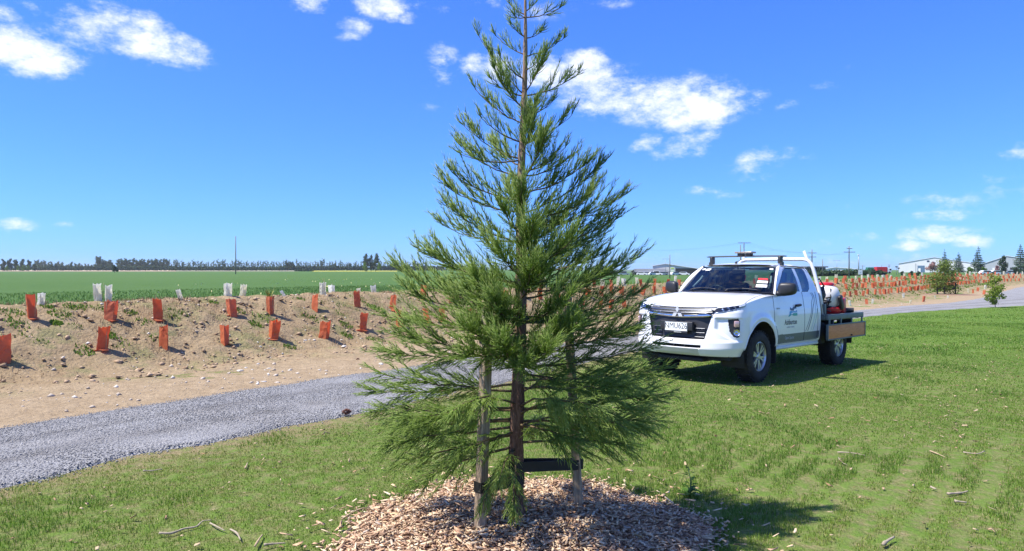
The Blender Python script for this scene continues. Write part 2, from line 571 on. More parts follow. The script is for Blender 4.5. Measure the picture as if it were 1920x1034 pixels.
n.bump(n.math('SUBTRACT', n.math('MULTIPLY', fine, .4), vd), .9, .02)
M_gravel = n.mat

n = NT('gravel_stone')
sc_ = n.ramp(n.attr('hue'), [(0, (.17, .164, .155)), (.4, (.25, .243, .232)), (.8, (.335, .326, .31)), (1, (.48, .465, .43))])
n.set(Base_Color=sc_, Roughness=.85, Specular_IOR_Level=.2)
M_gstone = n.mat

n = NT('bank_earth')
v = n.coord('Object')
a = n.noise(v, .55, 5, .6); b = n.noise(v, 4.5, 6, .68); c = n.noise(v, 28, 5, .7); vd = n.voro(v, 16)
e1 = n.ramp(n.math('ADD', n.math('MULTIPLY', b, .55), n.math('MULTIPLY', c, .45)),
            [(.28, (.10, .066, .034)), (.42, (.225, .157, .086)), (.58, (.345, .255, .150)), (.75, (.47, .375, .235))])
e2 = n.ramp(a, [(.35, (.255, .18, .10)), (.65, (.39, .30, .18))])
e1 = n.mix(.38, e1, e2)
sl = n.attr('slope')           # bare trodden strip beside the path is paler and sandier
e1 = n.mix(n.math('MULTIPLY', n.math('SUBTRACT', 1.0, sl, clamp=True), .62), e1, n.ramp(b, [(.3, (.28, .205, .125)), (.7, (.41, .315, .205))]))
grn = n.math('MULTIPLY', n.attr('green'), n.ramp(n.noise(v, 1.7, 5, .65), [(.5, 0.0), (.62, 1.0)]))
e1 = n.mix(grn, e1, n.ramp(c, [(.3, (.05, .10, .02)), (.7, (.16, .21, .06))]))
n.set(Base_Color=e1, Roughness=.95, Specular_IOR_Level=.1)
n.bump(n.math('ADD', n.math('MULTIPLY', b, .8), n.math('SUBTRACT', n.math('MULTIPLY', c, .5), n.math('MULTIPLY', vd, .25))), .9, .06)
M_bank = n.mat

n = NT('field_crop')
v = n.coord('Object')
a = n.noise(v, .02, 4, .6); b = n.noise(v, .35, 5, .6); c = n.noise(v, 3.2, 5, .7); d = n.noise(v, 12, 3, .7)
fc = n.ramp(n.math('ADD', n.math('MULTIPLY', c, .5), n.math('MULTIPLY', d, .5)),
            [(.3, (.034, .080, .016)), (.5, (.064, .126, .025)), (.68, (.11, .175, .042))])
fc = n.mix(.45, fc, n.ramp(b, [(.3, (.05, .115, .022)), (.7, (.09, .168, .036))]))
fc = n.mix(n.ramp(a, [(.4, 0.0), (.7, .3)]), fc, (.11, .18, .05))
n.set(Base_Color=fc, Roughness=.9, Specular_IOR_Level=.15)
n.bump(n.math('ADD', c, d), .7, .12)
M_field = n.mat

# ---- lawn sheet (it also runs under the path and the bank)
def axis(lo, mid, hi, step, ratio):
    a = list(np.arange(lo, mid, step)); s = step
    while a[-1] < hi:
        s *= ratio; a.append(a[-1] + s)
    return np.array(a)
xs_p = axis(0, 12, 190, .35, 1.06); xs = np.concatenate([-xs_p[1:][xs_p[1:] < 30][::-1], xs_p])
ys = axis(-6, 16, 190, .35, 1.06)
X, Y = np.meshgrid(xs, ys)
o_ = Loff(X, Y)
Z = base_z(X, Y) + .03 * (fbm(X, Y, .45, 3) - .5)
Z = np.where(o_ > 5, Z - .5, Z)
ny, nx = X.shape
idx = np.arange(ny * nx).reshape(ny, nx)
Fq = np.stack([idx[:-1, :-1], idx[:-1, 1:], idx[1:, 1:], idx[1:, :-1]], -1).reshape(-1, 4)
dist_ = np.hypot(X, Y)
cover = .34 + .50 * sstep(11, 34, dist_)
edge = -Roff(X, Y)
cover = cover - .18 * (1 - sstep(.0, .7, edge)) * (1 - sstep(18, 30, dist_)) - .25 * np.exp(-((edge - .5) / .9) ** 2) * sstep(18, 30, dist_)
me = np_mesh('lawn', np.stack([X, Y, Z], -1).reshape(-1, 3), Fq, [M_lawn], True, attrs={'cover': cover.ravel()})
tag(link('lawn', me), kind='structure')

# ---- gravel path
def lane_s(step, ratio, L_):
    a = [0.0]; s = step
    while a[-1] < L_:
        a.append(a[-1] + s)
        if a[-1] > 34: s = min(s * ratio, 1.5)
    return np.array(a)
tt = lane_s(.07, 1.02, 225) / 225
pl = np.stack([np.interp(tt * (len(LC) - 1), np.arange(len(LC)), LC[:, k]) for k in (0, 1)], -1)
pr = np.stack([np.interp(tt * (len(RC) - 1), np.arange(len(RC)), RC[:, k]) for k in (0, 1)], -1)
# equal arc steps along the left edge, matched point of the right edge
sL = np.interp(np.linspace(0, 1, 1), [0, 1], [0, 1])
ss = lane_s(.08, 1.015, LA[-1] - .1); ss = ss[ss < LA[-1]]
fi = np.interp(ss, LA, np.arange(len(LC)))
pl = np.stack([np.interp(fi, np.arange(len(LC)), LC[:, k]) for k in (0, 1)], -1)
pr = np.stack([np.interp(fi, np.arange(len(RC)), RC[:, k]) for k in (0, 1)], -1)
w = np.linalg.norm(pr - pl, axis=1)
jl = (fbm(pl[:, 0], pl[:, 1], 1.1, 5, 1.0) - .5) * .34
jr = (fbm(pr[:, 0], pr[:, 1], 1.3, 5, 8.0) - .5) * .50
NV = 41
vv = np.linspace(0, 1, NV)
un = (pr - pl) / w[:, None]
a0 = pl + un * jl[:, None]; a1 = pr + un * jr[:, None]
PX = a0[:, None] * (1 - vv[None, :, None]) + a1[:, None] * vv[None, :, None]
ruts = -.018 * (np.exp(-((vv - .28) / .1) ** 2) + np.exp(-((vv - .72) / .1) ** 2))
PZ = base_z(PX[..., 0], PX[..., 1]) + .028 + .012 * np.sin(pi * vv)[None] + ruts[None] * .6 + .012 * (fbm(PX[..., 0], PX[..., 1], 1.7, 3, 4) - .5)
PZ[:, 0] -= .02; PZ[:, -1] -= .05
nu = len(ss)
idx = np.arange(nu * NV).reshape(nu, NV)
Fq = np.stack([idx[:-1, :-1], idx[:-1, 1:], idx[1:, 1:], idx[1:, :-1]], -1).reshape(-1, 4)
me = np_mesh('gravel_path', np.concatenate([PX, PZ[..., None]], -1).reshape(-1, 3), Fq[:, ::-1], [M_gravel], True, attrs={'rut': np.broadcast_to((np.exp(-((vv - .34) / .055) ** 2) + np.exp(-((vv - .66) / .055) ** 2))[None], PZ.shape).ravel()})
tag(link('gravel_path', me), kind='structure')

# ---- earth bank
so = np.concatenate([np.arange(-.25, 7.2, .075), np.arange(7.2, 11.2, .35)])
sb = [0.0]; st = .085
while sb[-1] < LA[-1] - 1:
    sb.append(sb[-1] + st)
    if sb[-1] > 32: st = min(st * 1.02, 1.0)
sb = np.array(sb)
pb = on_poly(LC, LA, sb); nb = poly_normal(LC, LA, sb)
BX = pb[:, None] + nb[:, None] * so[None, :, None]
O = np.broadcast_to(so[None], BX.shape[:2])
BZ = bank_prof(O, BX[..., 0], BX[..., 1])
rough = sstep(1.2, 3.6, O)
BZ = BZ + (fbm(BX[..., 0], BX[..., 1], 3.2, 4, 3.0) - .5) * (.02 + .13 * rough) + (fbm(BX[..., 0], BX[..., 1], 9.0, 3, 6.0) - .5) * .05 * (.25 + rough) + .012
q_ = .7 * BX[..., 0] + .7 * BX[..., 1]
green = .40 * rough + .60 * sstep(12, 40, q_) * rough
no = len(so); nb_ = len(sb)
idx = np.arange(nb_ * no).reshape(nb_, no)
Fq = np.stack([idx[:-1, :-1], idx[1:, :-1], idx[1:, 1:], idx[:-1, 1:]], -1).reshape(-1, 4)
me = np_mesh('earth_bank', np.concatenate([BX, BZ[..., None]], -1).reshape(-1, 3), Fq[:, ::-1], [M_bank], True,
             attrs={'slope': rough.ravel(), 'green': green.ravel()})
tag(link('earth_bank', me), kind='structure')

# ---- green crop field beyond the bank, to the horizon
sf = np.linspace(0, LA[-1] - 1, 140)
pf = on_poly(LC, LA, sf); nf = poly_normal(LC, LA, sf)
ang = np.interp(sf / sf[-1], [0, .35, 1], [R(162), R(110), R(8)])
fan = np.stack([np.cos(ang), np.sin(ang)], -1)
offs = np.array([0, 3, 7, 13, 22, 36, 60, 100, 170, 300, 520, 900, 1600, 3000, 6000.])
FX = (pf + nf * 7.6)[:, None] + fan[:, None] * offs[None, :, None]
FZ = field_z(FX[..., 0], FX[..., 1])
FZ[:, 0] -= .1
idx = np.arange(FX.shape[0] * len(offs)).reshape(FX.shape[0], -1)
Fq = np.stack([idx[:-1, :-1], idx[1:, :-1], idx[1:, 1:], idx[:-1, 1:]], -1).reshape(-1, 4)
me = np_mesh('crop_field', np.concatenate([FX, FZ[..., None]], -1).reshape(-1, 3), Fq[:, ::-1], [M_field], True)
tag(link('crop_field', me), kind='structure')
# everything else out to the horizon
me = np_mesh('terrain', [(-8000, -3000, -6), (8000, -3000, -6), (8000, 9000, -6), (-8000, 9000, -6)], [(0, 1, 2, 3)], [M_field])
tag(link('terrain', me), kind='structure')
# distant paddocks: stubble and flowering strips lying on the far side of the crop
def strip(name, px0, px1, d0, d1, z, c):
    vs = [at(px0, HY, d0), at(px1, HY, d0), at(px1, HY, d1), at(px0, HY, d1)]
    vs = [(p.x, p.y, z) for p in vs]
    me = np_mesh(name, vs, [(0, 1, 2, 3)], [simple(name, c, .95, var=.2, scale=.02)])
    tag(link(name, me), kind='structure')
strip('stubble_field', -60, 330, 470, 980, .12, (.42, .32, .20))
strip('stubble_paddock_field', 330, 560, 500, 700, .12, (.40, .36, .24))
strip('flowering_field', 585, 745, 470, 640, .10, (.50, .46, .06))

# ================================================================== GRASS, STONES, CHIPS (stuff)
MULCH_C = np.array([-.02, 4.42])
def mulch_r(x, y):
    dx = x - MULCH_C[0]; dy = y - MULCH_C[1]
    a = np.arctan2(dy, dx)
    lim = 1.04 + .07 * np.sin(2 * a + .6) + .05 * np.sin(3 * a + 2) + .05 * np.sin(7 * a + 1) + .07 * np.cos(a)
    return np.hypot(dx, dy) / lim
def mulch_z(x, y):
    r = mulch_r(x, y)
    return base_z(x, y) + .085 * (1 - sstep(.25, 1.05, r)) + .03 * np.exp(-(((np.asarray(x) - .35) / .28) ** 2 + ((np.asarray(y) - 3.9) / .25) ** 2))

def blades(name, x, y, z, h, wd, hue, mat, lean=.6, kind='stuff', tipw=.0):
    nB = len(x)
    a = rng.random(nB) * 2 * pi
    ld = rng.random(nB) * 2 * pi
    ln = (rng.random(nB) ** 1.3) * lean * h
    ca, sa = np.cos(a) * wd / 2, np.sin(a) * wd / 2
    lx, ly = np.cos(ld) * ln, np.sin(ld) * ln
    V = np.empty((nB, 5, 3), np.float32)
    V[:, 0] = np.stack([x - ca, y - sa, z - .004], -1)
    V[:, 1] = np.stack([x + ca, y + sa, z - .004], -1)
    V[:, 2] = np.stack([x - ca * .8 + lx * .35, y - sa * .8 + ly * .35, z + h * .58], -1)
    V[:, 3] = np.stack([x + ca * .8 + lx * .35, y + sa * .8 + ly * .35, z + h * .58], -1)
    hz = np.sqrt(np.maximum(.06, 1 - (ln / h) ** 2 * .8)) * h
    V[:, 4] = np.stack([x + lx, y + ly, z + hz], -1)
    b = (np.arange(nB) * 5)[:, None]
    Fa = np.stack([b + [0, 1, 3], b + [0, 3, 2], b + [2, 3, 4]], 1).reshape(-1, 3)
    hu = np.repeat(hue, 5)
    tp = np.tile(np.array([0, 0, .5, .5, 1.0]), nB)
    me = np_mesh(name, V.reshape(-1, 3), Fa, [mat], False, attrs={'hue': hu, 'tip': tp})
    return tag(link(name, me), kind=kind)

def in_view(nP, d0, d1, margin=1.06, pw=1.0):
    """random ground points inside the view wedge, uniform per area"""
    d = np.sqrt(rng.random(nP) * (d1 ** 2 - d0 ** 2) + d0 ** 2)
    u = (rng.random(nP) * 2 - 1) * (960 / F) * margin
    return u * d, d

GX, GY, GH, GW, GU = [], [], [], [], []
for (d0, d1, dens, hs, ws) in ((3.5, 6.2, 5600, 1.0, .0038), (6.2, 9.5, 3200, 1.0, .0050), (9.5, 15, 1300, 1.05, .0072), (15, 26, 400, 1.15, .012), (26, 44, 100, 1.25, .022)):
    area = (d1 ** 2 - d0 ** 2) * (960 / F) * 1.06
    x, y = in_view(int(area * dens), d0, d1)
    ro = Roff(x, y)
    keep = ro < -.12 + .4 * (fbm(x, y, 2.2, 3, 12) - .5)
    keep &= mulch_r(x, y) > 1.0 + .10 * (fbm(x, y, 4, 2, 7) - .5)
    bare = fbm(x, y, 4.4, 3, 3.3)                     # thin patches
    row = .5 + .5 * np.sin((x * .78 - y * .62) * 2 * pi / .27 + 2.2 * fbm(x, y, 1.0, 2, 4))   # drill rows, lower right
    wr = sstep(.2, 2.2, x) * (1 - sstep(5.5, 8.5, y)) * 1.0 + .45 * sstep(.4, -1.5, x)
    thin = (.50 * bare + .34 * row * wr + .16 * rng.random(len(x)))
    dry = fbm(x, y, .55, 3, 21)
    fleck = fbm(x, y, 7.5, 2, 61)
    keep &= fleck < .66 + .10 * rng.random(len(x))
    keep &= thin < (.552 + .06 * (1 - wr))
    lush = fbm(x, y, .8, 3, 9)
    lush = sstep(.5, .68, lush)
    near_m = np.exp(-((mulch_r(x, y) - 1.12) / .22) ** 2) * (x > .2)
    lush = np.clip(lush + near_m * .8 + np.exp(-(((x - 1.7) / .5) ** 2 + ((y - 4.7) / .35) ** 2)) * .9, 0, 1.3)
    hgt = hs * (.011 + .013 * rng.random(len(x)) + .024 * lush * rng.random(len(x)) + .010 * lush)
    hue = .49 + .32 * (rng.random(len(x)) - .5) - .22 * lush + .60 * (dry - .45)
    hue = hue + .18 * np.exp(-(ro + .3) ** 2 / .8)
    straw = rng.random(len(x)) < (.085 + .10 * sstep(.5, .7, dry))
    hue = np.where(straw, .88 + .12 * rng.random(len(x)), np.clip(hue, 0, .86))
    hgt = np.where(straw, hgt * .7, hgt)
    keep &= rng.random(len(x)) < (1 - .40 * np.exp(-((ro + .12) / .22) ** 2))
    for lst, arr in ((GX, x), (GY, y), (GH, hgt), (GW, ws * (.7 + .6 * rng.random(len(x)))), (GU, hue)): lst.append(arr[keep])
GX, GY, GH, GW, GU = map(np.concatenate, (GX, GY, GH, GW, GU))
gz = base_z(GX, GY) + .03 * (fbm(GX, GY, .45, 3) - .5)
blades('grass', GX, GY, gz, GH, GW, GU, M_blade, lean=1.3)

# grass growing into the gravel's edge, weeds and dry stalks on the bank
n = NT('dry_stalk')
dc = n.ramp(n.attr('hue'), [(0, (.12, .065, .035)), (.5, (.30, .19, .10)), (1, (.50, .39, .24))])
n.set(Base_Color=dc, Roughness=.8, Specular_IOR_Level=.1)
M_dry = n.mat
nD = 26000
s_ = rng.random(nD) ** 1.6 * 40; o2 = 3.0 + rng.random(nD) ** .8 * 3.4
p_ = on_poly(LC, LA, s_ + 4); nn = poly_normal(LC, LA, s_ + 4)
x = p_[:, 0] + nn[:, 0] * o2; y = p_[:, 1] + nn[:, 1] * o2
k = fbm(x, y, 1.3, 3, 31) > .5 - .05 * rng.random(nD)
x, y = x[k], y[k]
blades('dry_grass', x, y, bank_z(x, y) + .02, .03 + .06 * rng.random(len(x)), .005 + .006 * rng.random(len(x)), rng.random(len(x)), M_dry, lean=1.0)

weeds_px = [(33, 612), (106, 610), (141, 578), (113, 593), (246, 591), (329, 593), (156, 662), (141, 618), (271, 607), (186, 582), (88, 580),
            (450, 586), (206, 631), (219, 645), (575, 595), (599, 603), (646, 581), (649, 613), (641, 591), (543, 654), (495, 598), (488, 554),
            (699, 578), (714, 583), (684, 568), (651, 633), (730, 600), (760, 612), (705, 640), (670, 560), (560, 565), (400, 570), (350, 561),
            (60, 640), (20, 590), (300, 640), (480, 610), (610, 570), (740, 565), (900, 590), (1010, 570), (1120, 560), (1165, 545), (1140, 590), (1090, 600)]
wx, wy, wh = [], [], []
for (px, py) in weeds_px:
    p = ray_ground(px, py, 7)
    if p is None or p.y > 60: continue
    m = random.randint(40, 110); sr = random.uniform(.08, .19)
    th = np.random.default_rng(px).random(m) * 6.28; rr = sr * np.sqrt(np.random.default_rng(py).random(m))
    wx.append(p.x + np.cos(th) * rr * 1.3); wy.append(p.y + np.sin(th) * rr); wh.append(.015 + .045 * np.random.default_rng(px + py).random(m))
# far, greener bank
nW = 9000
s_ = 24 + rng.random(nW) * 110; o2 = 4.6 + rng.random(nW) * 4.0
p_ = on_poly(LC, LA, s_); nn = poly_normal(LC, LA, s_)
x = p_[:, 0] + nn[:, 0] * o2; y = p_[:, 1] + nn[:, 1] * o2
k = fbm(x, y, .8, 3, 41) > .52
wx.append(x[k]); wy.append(y[k]); wh.append(.06 + .12 * rng.random(k.sum()))
wx, wy, wh = map(np.concatenate, (wx, wy, wh))
far_k = np.clip(np.hypot(wx, wy) / 22, 1, 4)
blades('weeds', wx, wy, bank_z(wx, wy) + .015, wh, .022 * far_k * (.6 + .8 * rng.random(len(wx))), .15 + .5 * rng.random(len(wx)), M_blade, lean=.95)

n = NT('crop_leaf'); cl_ = n.ramp(n.attr('hue'), [(0, (.08, .165, .035)), (.6, (.12, .22, .05)), (1, (.18, .27, .075))])
n.set(Base_Color=cl_, Roughness=.7, Specular_IOR_Level=.15); n.translucent(cl_, .45); M_croplf = n.mat
# tufts of crop foliage just behind the bank's crest so that the field has a real near edge
nC = 60000
s_ = rng.random(nC) * 60; o2 = 7.2 + rng.random(nC) ** 1.5 * 40
p_ = on_poly(LC, LA, s_); nn = poly_normal(LC, LA, s_)
x = p_[:, 0] + nn[:, 0] * o2; y = p_[:, 1] + nn[:, 1] * o2
blades('crop_leaves', x, y, field_z(x, y), (.10 + .16 * rng.random(nC)) * np.exp(-(o2 - 7.2) / 60), .022 + .035 * rng.random(nC), rng.random(nC), M_croplf, lean=.9)
nC = 350
x = -34 + rng.random(nC) * 44; y = 34 + rng.random(nC) * 70
n = NT('yellow_flower'); n.set(Base_Color=(.75, .68, .30), Roughness=.8); M_yel = n.mat
k = fbm(x, y, .08, 2, 14) > .5
blades('field_flowers', x[k], y[k], field_z(x[k], y[k]) + .18, np.full(k.sum(), .12), np.full(k.sum(), .10), rng.random(k.sum()), M_yel, lean=.9)

def scatter_boxes(name, x, y, z, L_, W_, T_, hue, mat, tilt=.35, oct_=False):
    """many small chips / stones in one mesh"""
    m = len(x)
    yaw = rng.random(m) * 2 * pi; ti = (rng.random(m) - .5) * 2 * tilt; ti2 = (rng.random(m) - .5) * 2 * tilt
    if oct_:
        T = np.array([(1, 0, 0), (0, 1, 0), (-1, 0, 0), (0, -1, 0), (0, 0, 1), (0, 0, -.6), ], float)
        TF = np.array([(0, 1, 4), (1, 2, 4), (2, 3, 4), (3, 0, 4), (1, 0, 5), (2, 1, 5), (3, 2, 5), (0, 3, 5)])
        jit = 1 + (rng.random((m, 6, 3)) - .5) * .7
        P = T[None] * jit + (rng.random((m, 6, 3)) - .5) * .45
    else:
        T = np.array([(-1, -1, -1), (1, -1, -1), (1, 1, -1), (-1, 1, -1), (-1, -1, 1), (1, -1, 1), (1, 1, 1), (-1, 1, 1)], float)
        TF = np.array([(0, 3, 2), (0, 2, 1), (4, 5, 6), (4, 6, 7), (0, 1, 5), (0, 5, 4), (1, 2, 6), (1, 6, 5), (2, 3, 7), (2, 7, 6), (3, 0, 4), (3, 4, 7)])
        P = T[None] * (1 + (rng.random((m, 8, 3)) - .5) * .55)
        P[:, :, 0] += (rng.random((m, 8)) - .5) * .5
    P = P * np.stack([L_, W_, T_], -1)[:, None] * .5
    bend = (rng.random(m) - .5)[:, None] * 2.0
    if not oct_: P[:, :, 2] += bend * (P[:, :, 0] ** 2) / np.maximum(L_, 1e-4)[:, None]
    c, s = np.cos(ti)[:, None], np.sin(ti)[:, None]
    px, pz = P[..., 0] * c - P[..., 2] * s, P[..., 0] * s + P[..., 2] * c
    c, s = np.cos(ti2)[:, None], np.sin(ti2)[:, None]
    py, pz = P[..., 1] * c - pz * s, P[..., 1] * s + pz * c
    c, s = np.cos(yaw)[:, None], np.sin(yaw)[:, None]
    qx, qy = px * c - py * s, px * s + py * c
    V = np.stack([qx + x[:, None], qy + y[:, None], pz + z[:, None]], -1)
    kk = V.shape[1]
    Fa = (np.arange(m) * kk)[:, None, None] + TF[None]
    me = np_mesh(name, V.reshape(-1, 3), Fa.reshape(-1, 3), [mat], False, attrs={'hue': np.repeat(hue, kk)})
    return link(name, me)

# loose gravel on the path
nS = 120000
fi = rng.random(nS) ** 1.5 * 26
ii = np.interp(fi, ss, np.arange(len(ss))).astype(int)
v_ = rng.random(nS) * 1.05 - .025
x = a0[ii, 0] * (1 - v_) + a1[ii, 0] * v_ + (rng.random(nS) - .5) * .09
y = a0[ii, 1] * (1 - v_) + a1[ii, 1] * v_ + (rng.random(nS) - .5) * .09
z = base_z(x, y) + .030 + .012 * np.sin(pi * np.clip(v_, 0, 1)) - .011 * (np.exp(-((v_ - .28) / .1) ** 2) + np.exp(-((v_ - .72) / .1) ** 2))
z = z - .024 * (np.abs(v_ - .5) > .5)
sz = .009 + .015 * rng.random(nS) ** 2
tag(scatter_boxes('gravel', x, y, z, sz, sz * (.6 + .4 * rng.random(nS)), sz * .8, np.clip(.45 + .5 * (rng.random(nS) - .5) + .35 * (rng.random(nS) > .95), 0, 1), M_gstone, .5, True), kind='stuff')

# pebbles on the bare earth
n = NT('pebble')
pc = n.ramp(n.attr('hue'), [(0, (.32, .25, .18)), (.5, (.48, .41, .33)), (1, (.66, .63, .57))])
n.set(Base_Color=pc, Roughness=.85, Specular_IOR_Level=.2); M_pebble = n.mat
nS = 7500
s_ = rng.random(nS) ** 1.4 * 60 + 3; o2 = rng.random(nS) * 6.2 + .1
p_ = on_poly(LC, LA, s_); nn = poly_normal(LC, LA, s_)
x = p_[:, 0] + nn[:, 0] * o2; y = p_[:, 1] + nn[:, 1] * o2
k = rng.random(nS) < .35 + .65 * (fbm(x, y, .9, 3, 51) > .5)
x, y = x[k], y[k]
sz = .014 + .07 * rng.random(len(x)) ** 5
hh = np.clip(.15 + .55 * rng.random(len(x)) + .4 * (rng.random(len(x)) > .85), 0, 1)
tag(scatter_boxes('pebbles', x, y, bank_z(x, y) + .016, sz * 1.2, sz, sz * .7, hh, M_pebble, .3, True), kind='stuff')
# clods of earth
nS = 9000
s_ = rng.random(nS) ** 1.4 * 45 + 3; o2 = 2.2 + rng.random(nS) * 4.2
p_ = on_poly(LC, LA, s_); nn = poly_normal(LC, LA, s_)
x = p_[:, 0] + nn[:, 0] * o2; y = p_[:, 1] + nn[:, 1] * o2
sz = .02 + .09 * rng.random(nS) ** 3
n = NT('earth_clod'); n.set(Base_Color=n.ramp(n.attr('hue'), [(0, (.24, .16, .095)), (1, (.46, .335, .22))]), Roughness=.95, Specular_IOR_Level=.1)
tag(scatter_boxes('clods', x, y, bank_z(x, y) + .014, sz * 1.3, sz, sz * .7, rng.random(nS), n.mat, .4, True), kind='stuff')

# wood-chip mulch round the tree
n = NT('wood_chip')
mc = n.ramp(n.attr('hue'), [(0, (.10, .05, .03)), (.22, (.26, .135, .08)), (.45, (.50, .30, .18)), (.7, (.72, .53, .31)), (.92, (.84, .69, .46)), (1, (.50, .44, .37))])
mv = n.noise(n.coord('Object', (1, 1, 1)), 70, 3, .6)
n.set(Base_Color=n.mix(.35, mc, n.ramp(mv, [(.3, (.30, .17, .10)), (.7, (.74, .56, .38))])), Roughness=.85, Specular_IOR_Level=.15)
M_chip = n.mat
nr, na = 26, 90
rr, aa = np.meshgrid(np.linspace(0, 1.06, nr), np.linspace(0, 2 * pi, na, endpoint=False), indexing='ij')
lim = 1.04 + .07 * np.sin(2 * aa + .6) + .05 * np.sin(3 * aa + 2) + .05 * np.sin(7 * aa + 1) + .07 * np.cos(aa)
mx = MULCH_C[0] + rr * lim * np.cos(aa); my = MULCH_C[1] + rr * lim * np.sin(aa)
mz = mulch_z(mx, my) + .012 + .03 * (fbm(mx, my, 9, 2) - .5); mz[-1] -= .06
idx = np.arange(nr * na).reshape(nr, na)
nxt = np.roll(idx, -1, axis=1)
Fq = np.stack([idx[:-1], idx[1:], nxt[1:], nxt[:-1]], -1).reshape(-1, 4)
me = np_mesh('mulch', np.stack([mx, my, mz], -1).reshape(-1, 3), Fq, [M_chip], True, attrs={'hue': np.full(nr * na, .16)})
tag(link('mulch', me), kind='stuff')
nS = 21000
th = rng.random(nS) * 2 * pi; r_ = np.sqrt(rng.random(nS)) * (1.0 + .16 * rng.random(nS) ** 3)
lim = 1.04 + .07 * np.sin(2 * th + .6) + .05 * np.sin(3 * th + 2) + .05 * np.sin(7 * th + 1) + .07 * np.cos(th)
x = MULCH_C[0] + r_ * lim * np.cos(th); y = MULCH_C[1] + r_ * lim * np.sin(th)
z = mulch_z(x, y) + .012 + .03 * rng.random(nS) * (1 - sstep(.9, 1.06, r_))
Ls = .016 + .045 * rng.random(nS) ** 2
tag(scatter_boxes('wood_chips', x, y, z, Ls, .005 + .010 * rng.random(nS), .002 + .003 * rng.random(nS),
                  np.clip(rng.random(nS) * 1.02, 0, 1), M_chip, .42), kind='stuff')

# dry leaf bits and straw lying in the grass
nS = 5200
x, y = in_view(nS, 3.6, 17)
k = (Roff(x, y) < -.1) & (mulch_r(x, y) > 1.02) & (rng.random(nS) < .18 + .82 * (fbm(x, y, 1.1, 3, 77) > .52))
x, y = x[k], y[k]
tag(scatter_boxes('dry_litter', x, y, base_z(x, y) + .018 + .014 * rng.random(len(x)) + .03 * (fbm(x, y, .45, 3) - .5), .012 + .045 * rng.random(len(x)) ** 2.2, .006 + .012 * rng.random(len(x)), np.full(len(x), .002),
                  np.clip(.45 + .55 * rng.random(len(x)), 0, 1), M_dry, .5), kind='stuff')
# chips kicked off the mulch into the grass
nS = 420
th = rng.random(nS) * 2 * pi; r_ = 1.0 + .45 * rng.random(nS) ** 2.2
lim = 1.04 + .07 * np.sin(2 * th + .6) + .05 * np.sin(3 * th + 2) + .05 * np.sin(7 * th + 1) + .07 * np.cos(th)
x = MULCH_C[0] + r_ * lim * np.cos(th); y = MULCH_C[1] + r_ * lim * np.sin(th)
tag(scatter_boxes('scattered_chips', x, y, base_z(x, y) + .02 + .015 * rng.random(nS), .02 + .05 * rng.random(nS) ** 2, .006 + .010 * rng.random(nS), np.full(nS, .003), .4 + .55 * rng.random(nS), M_chip, .4), kind='stuff')


# ================================================================== THE STAKED YOUNG CONIFER
n = NT('conifer_foliage')
h = n.attr('hue'); t = n.attr('tip')
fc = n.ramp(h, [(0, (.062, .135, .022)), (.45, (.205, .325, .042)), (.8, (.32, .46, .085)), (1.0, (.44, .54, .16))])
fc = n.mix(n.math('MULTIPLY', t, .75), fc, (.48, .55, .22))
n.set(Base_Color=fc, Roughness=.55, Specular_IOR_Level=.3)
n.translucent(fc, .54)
M_needle = n.mat
n = NT('conifer_bark')
v = n.coord('Object', (1, 1, .28))
b1 = n.noise(v, 38, 6, .7, 1.2); b2 = n.noise(n.coord('Object'), 5, 3, .6)
bk = n.ramp(b1, [(.3, (.06, .034, .025)), (.5, (.17, .095, .065)), (.7, (.32, .20, .145))])
up = n.N.new('ShaderNodeSeparateXYZ'); n.L.new(n.coord('Object'), up.inputs[0])
upf = n.ramp(n.math('MULTIPLY', up.outputs[2], .3), [(.25, 0.0), (.62, .75)])
bk = n.mix(upf, bk, n.ramp(b1, [(.3, (.22, .14, .09)), (.7, (.46, .33, .23))]))
n.set(Base_Color=bk, Roughness=.9, Specular_IOR_Level=.15)
n.bump(b1, .9, .012)
M_cbark = n.mat
n = NT('twig_bark')
b1 = n.noise(n.coord('Object'), 60, 4, .6)
n.set(Base_Color=n.ramp(b1, [(.3, (.075, .055, .032)), (.7, (.19, .14, .075))]), Roughness=.85, Specular_IOR_Level=.2)
M_twig = n.mat

TD = 4.37
def trunk_at(z):
    py = HY + (CAMH - z) * F / TD
    px = 967 + (1000 - py) / 1008 * 18 + 2.0 * sin(py / 75.0)
    return at(px, py, TD)
def trunk_r(z):
    return max(.004, .047 * (1 - z / 3.42) ** .82 + .004) + .020 * exp(-max(z, 0) / .07)

tree = empty('conifer_tree', (trunk_at(0).x, TD, 0))
tag(tree, 'tall feathery young conifer tied between two stakes in the wood chip ring', 'tree')
TO = tree.location.copy()
zs = list(np.linspace(-.12, .4, 12)) + list(np.linspace(.46, 3.40, 60))
tb = MB()
tb.tube([trunk_at(z) - TO for z in zs], [trunk_r(z) * (1 + .05 * sin(z * 41) + .04 * sin(z * 17 + 1)) for z in zs], n=16)
tr_o = tb.build('trunk', M_cbark, tree, smooth='all')

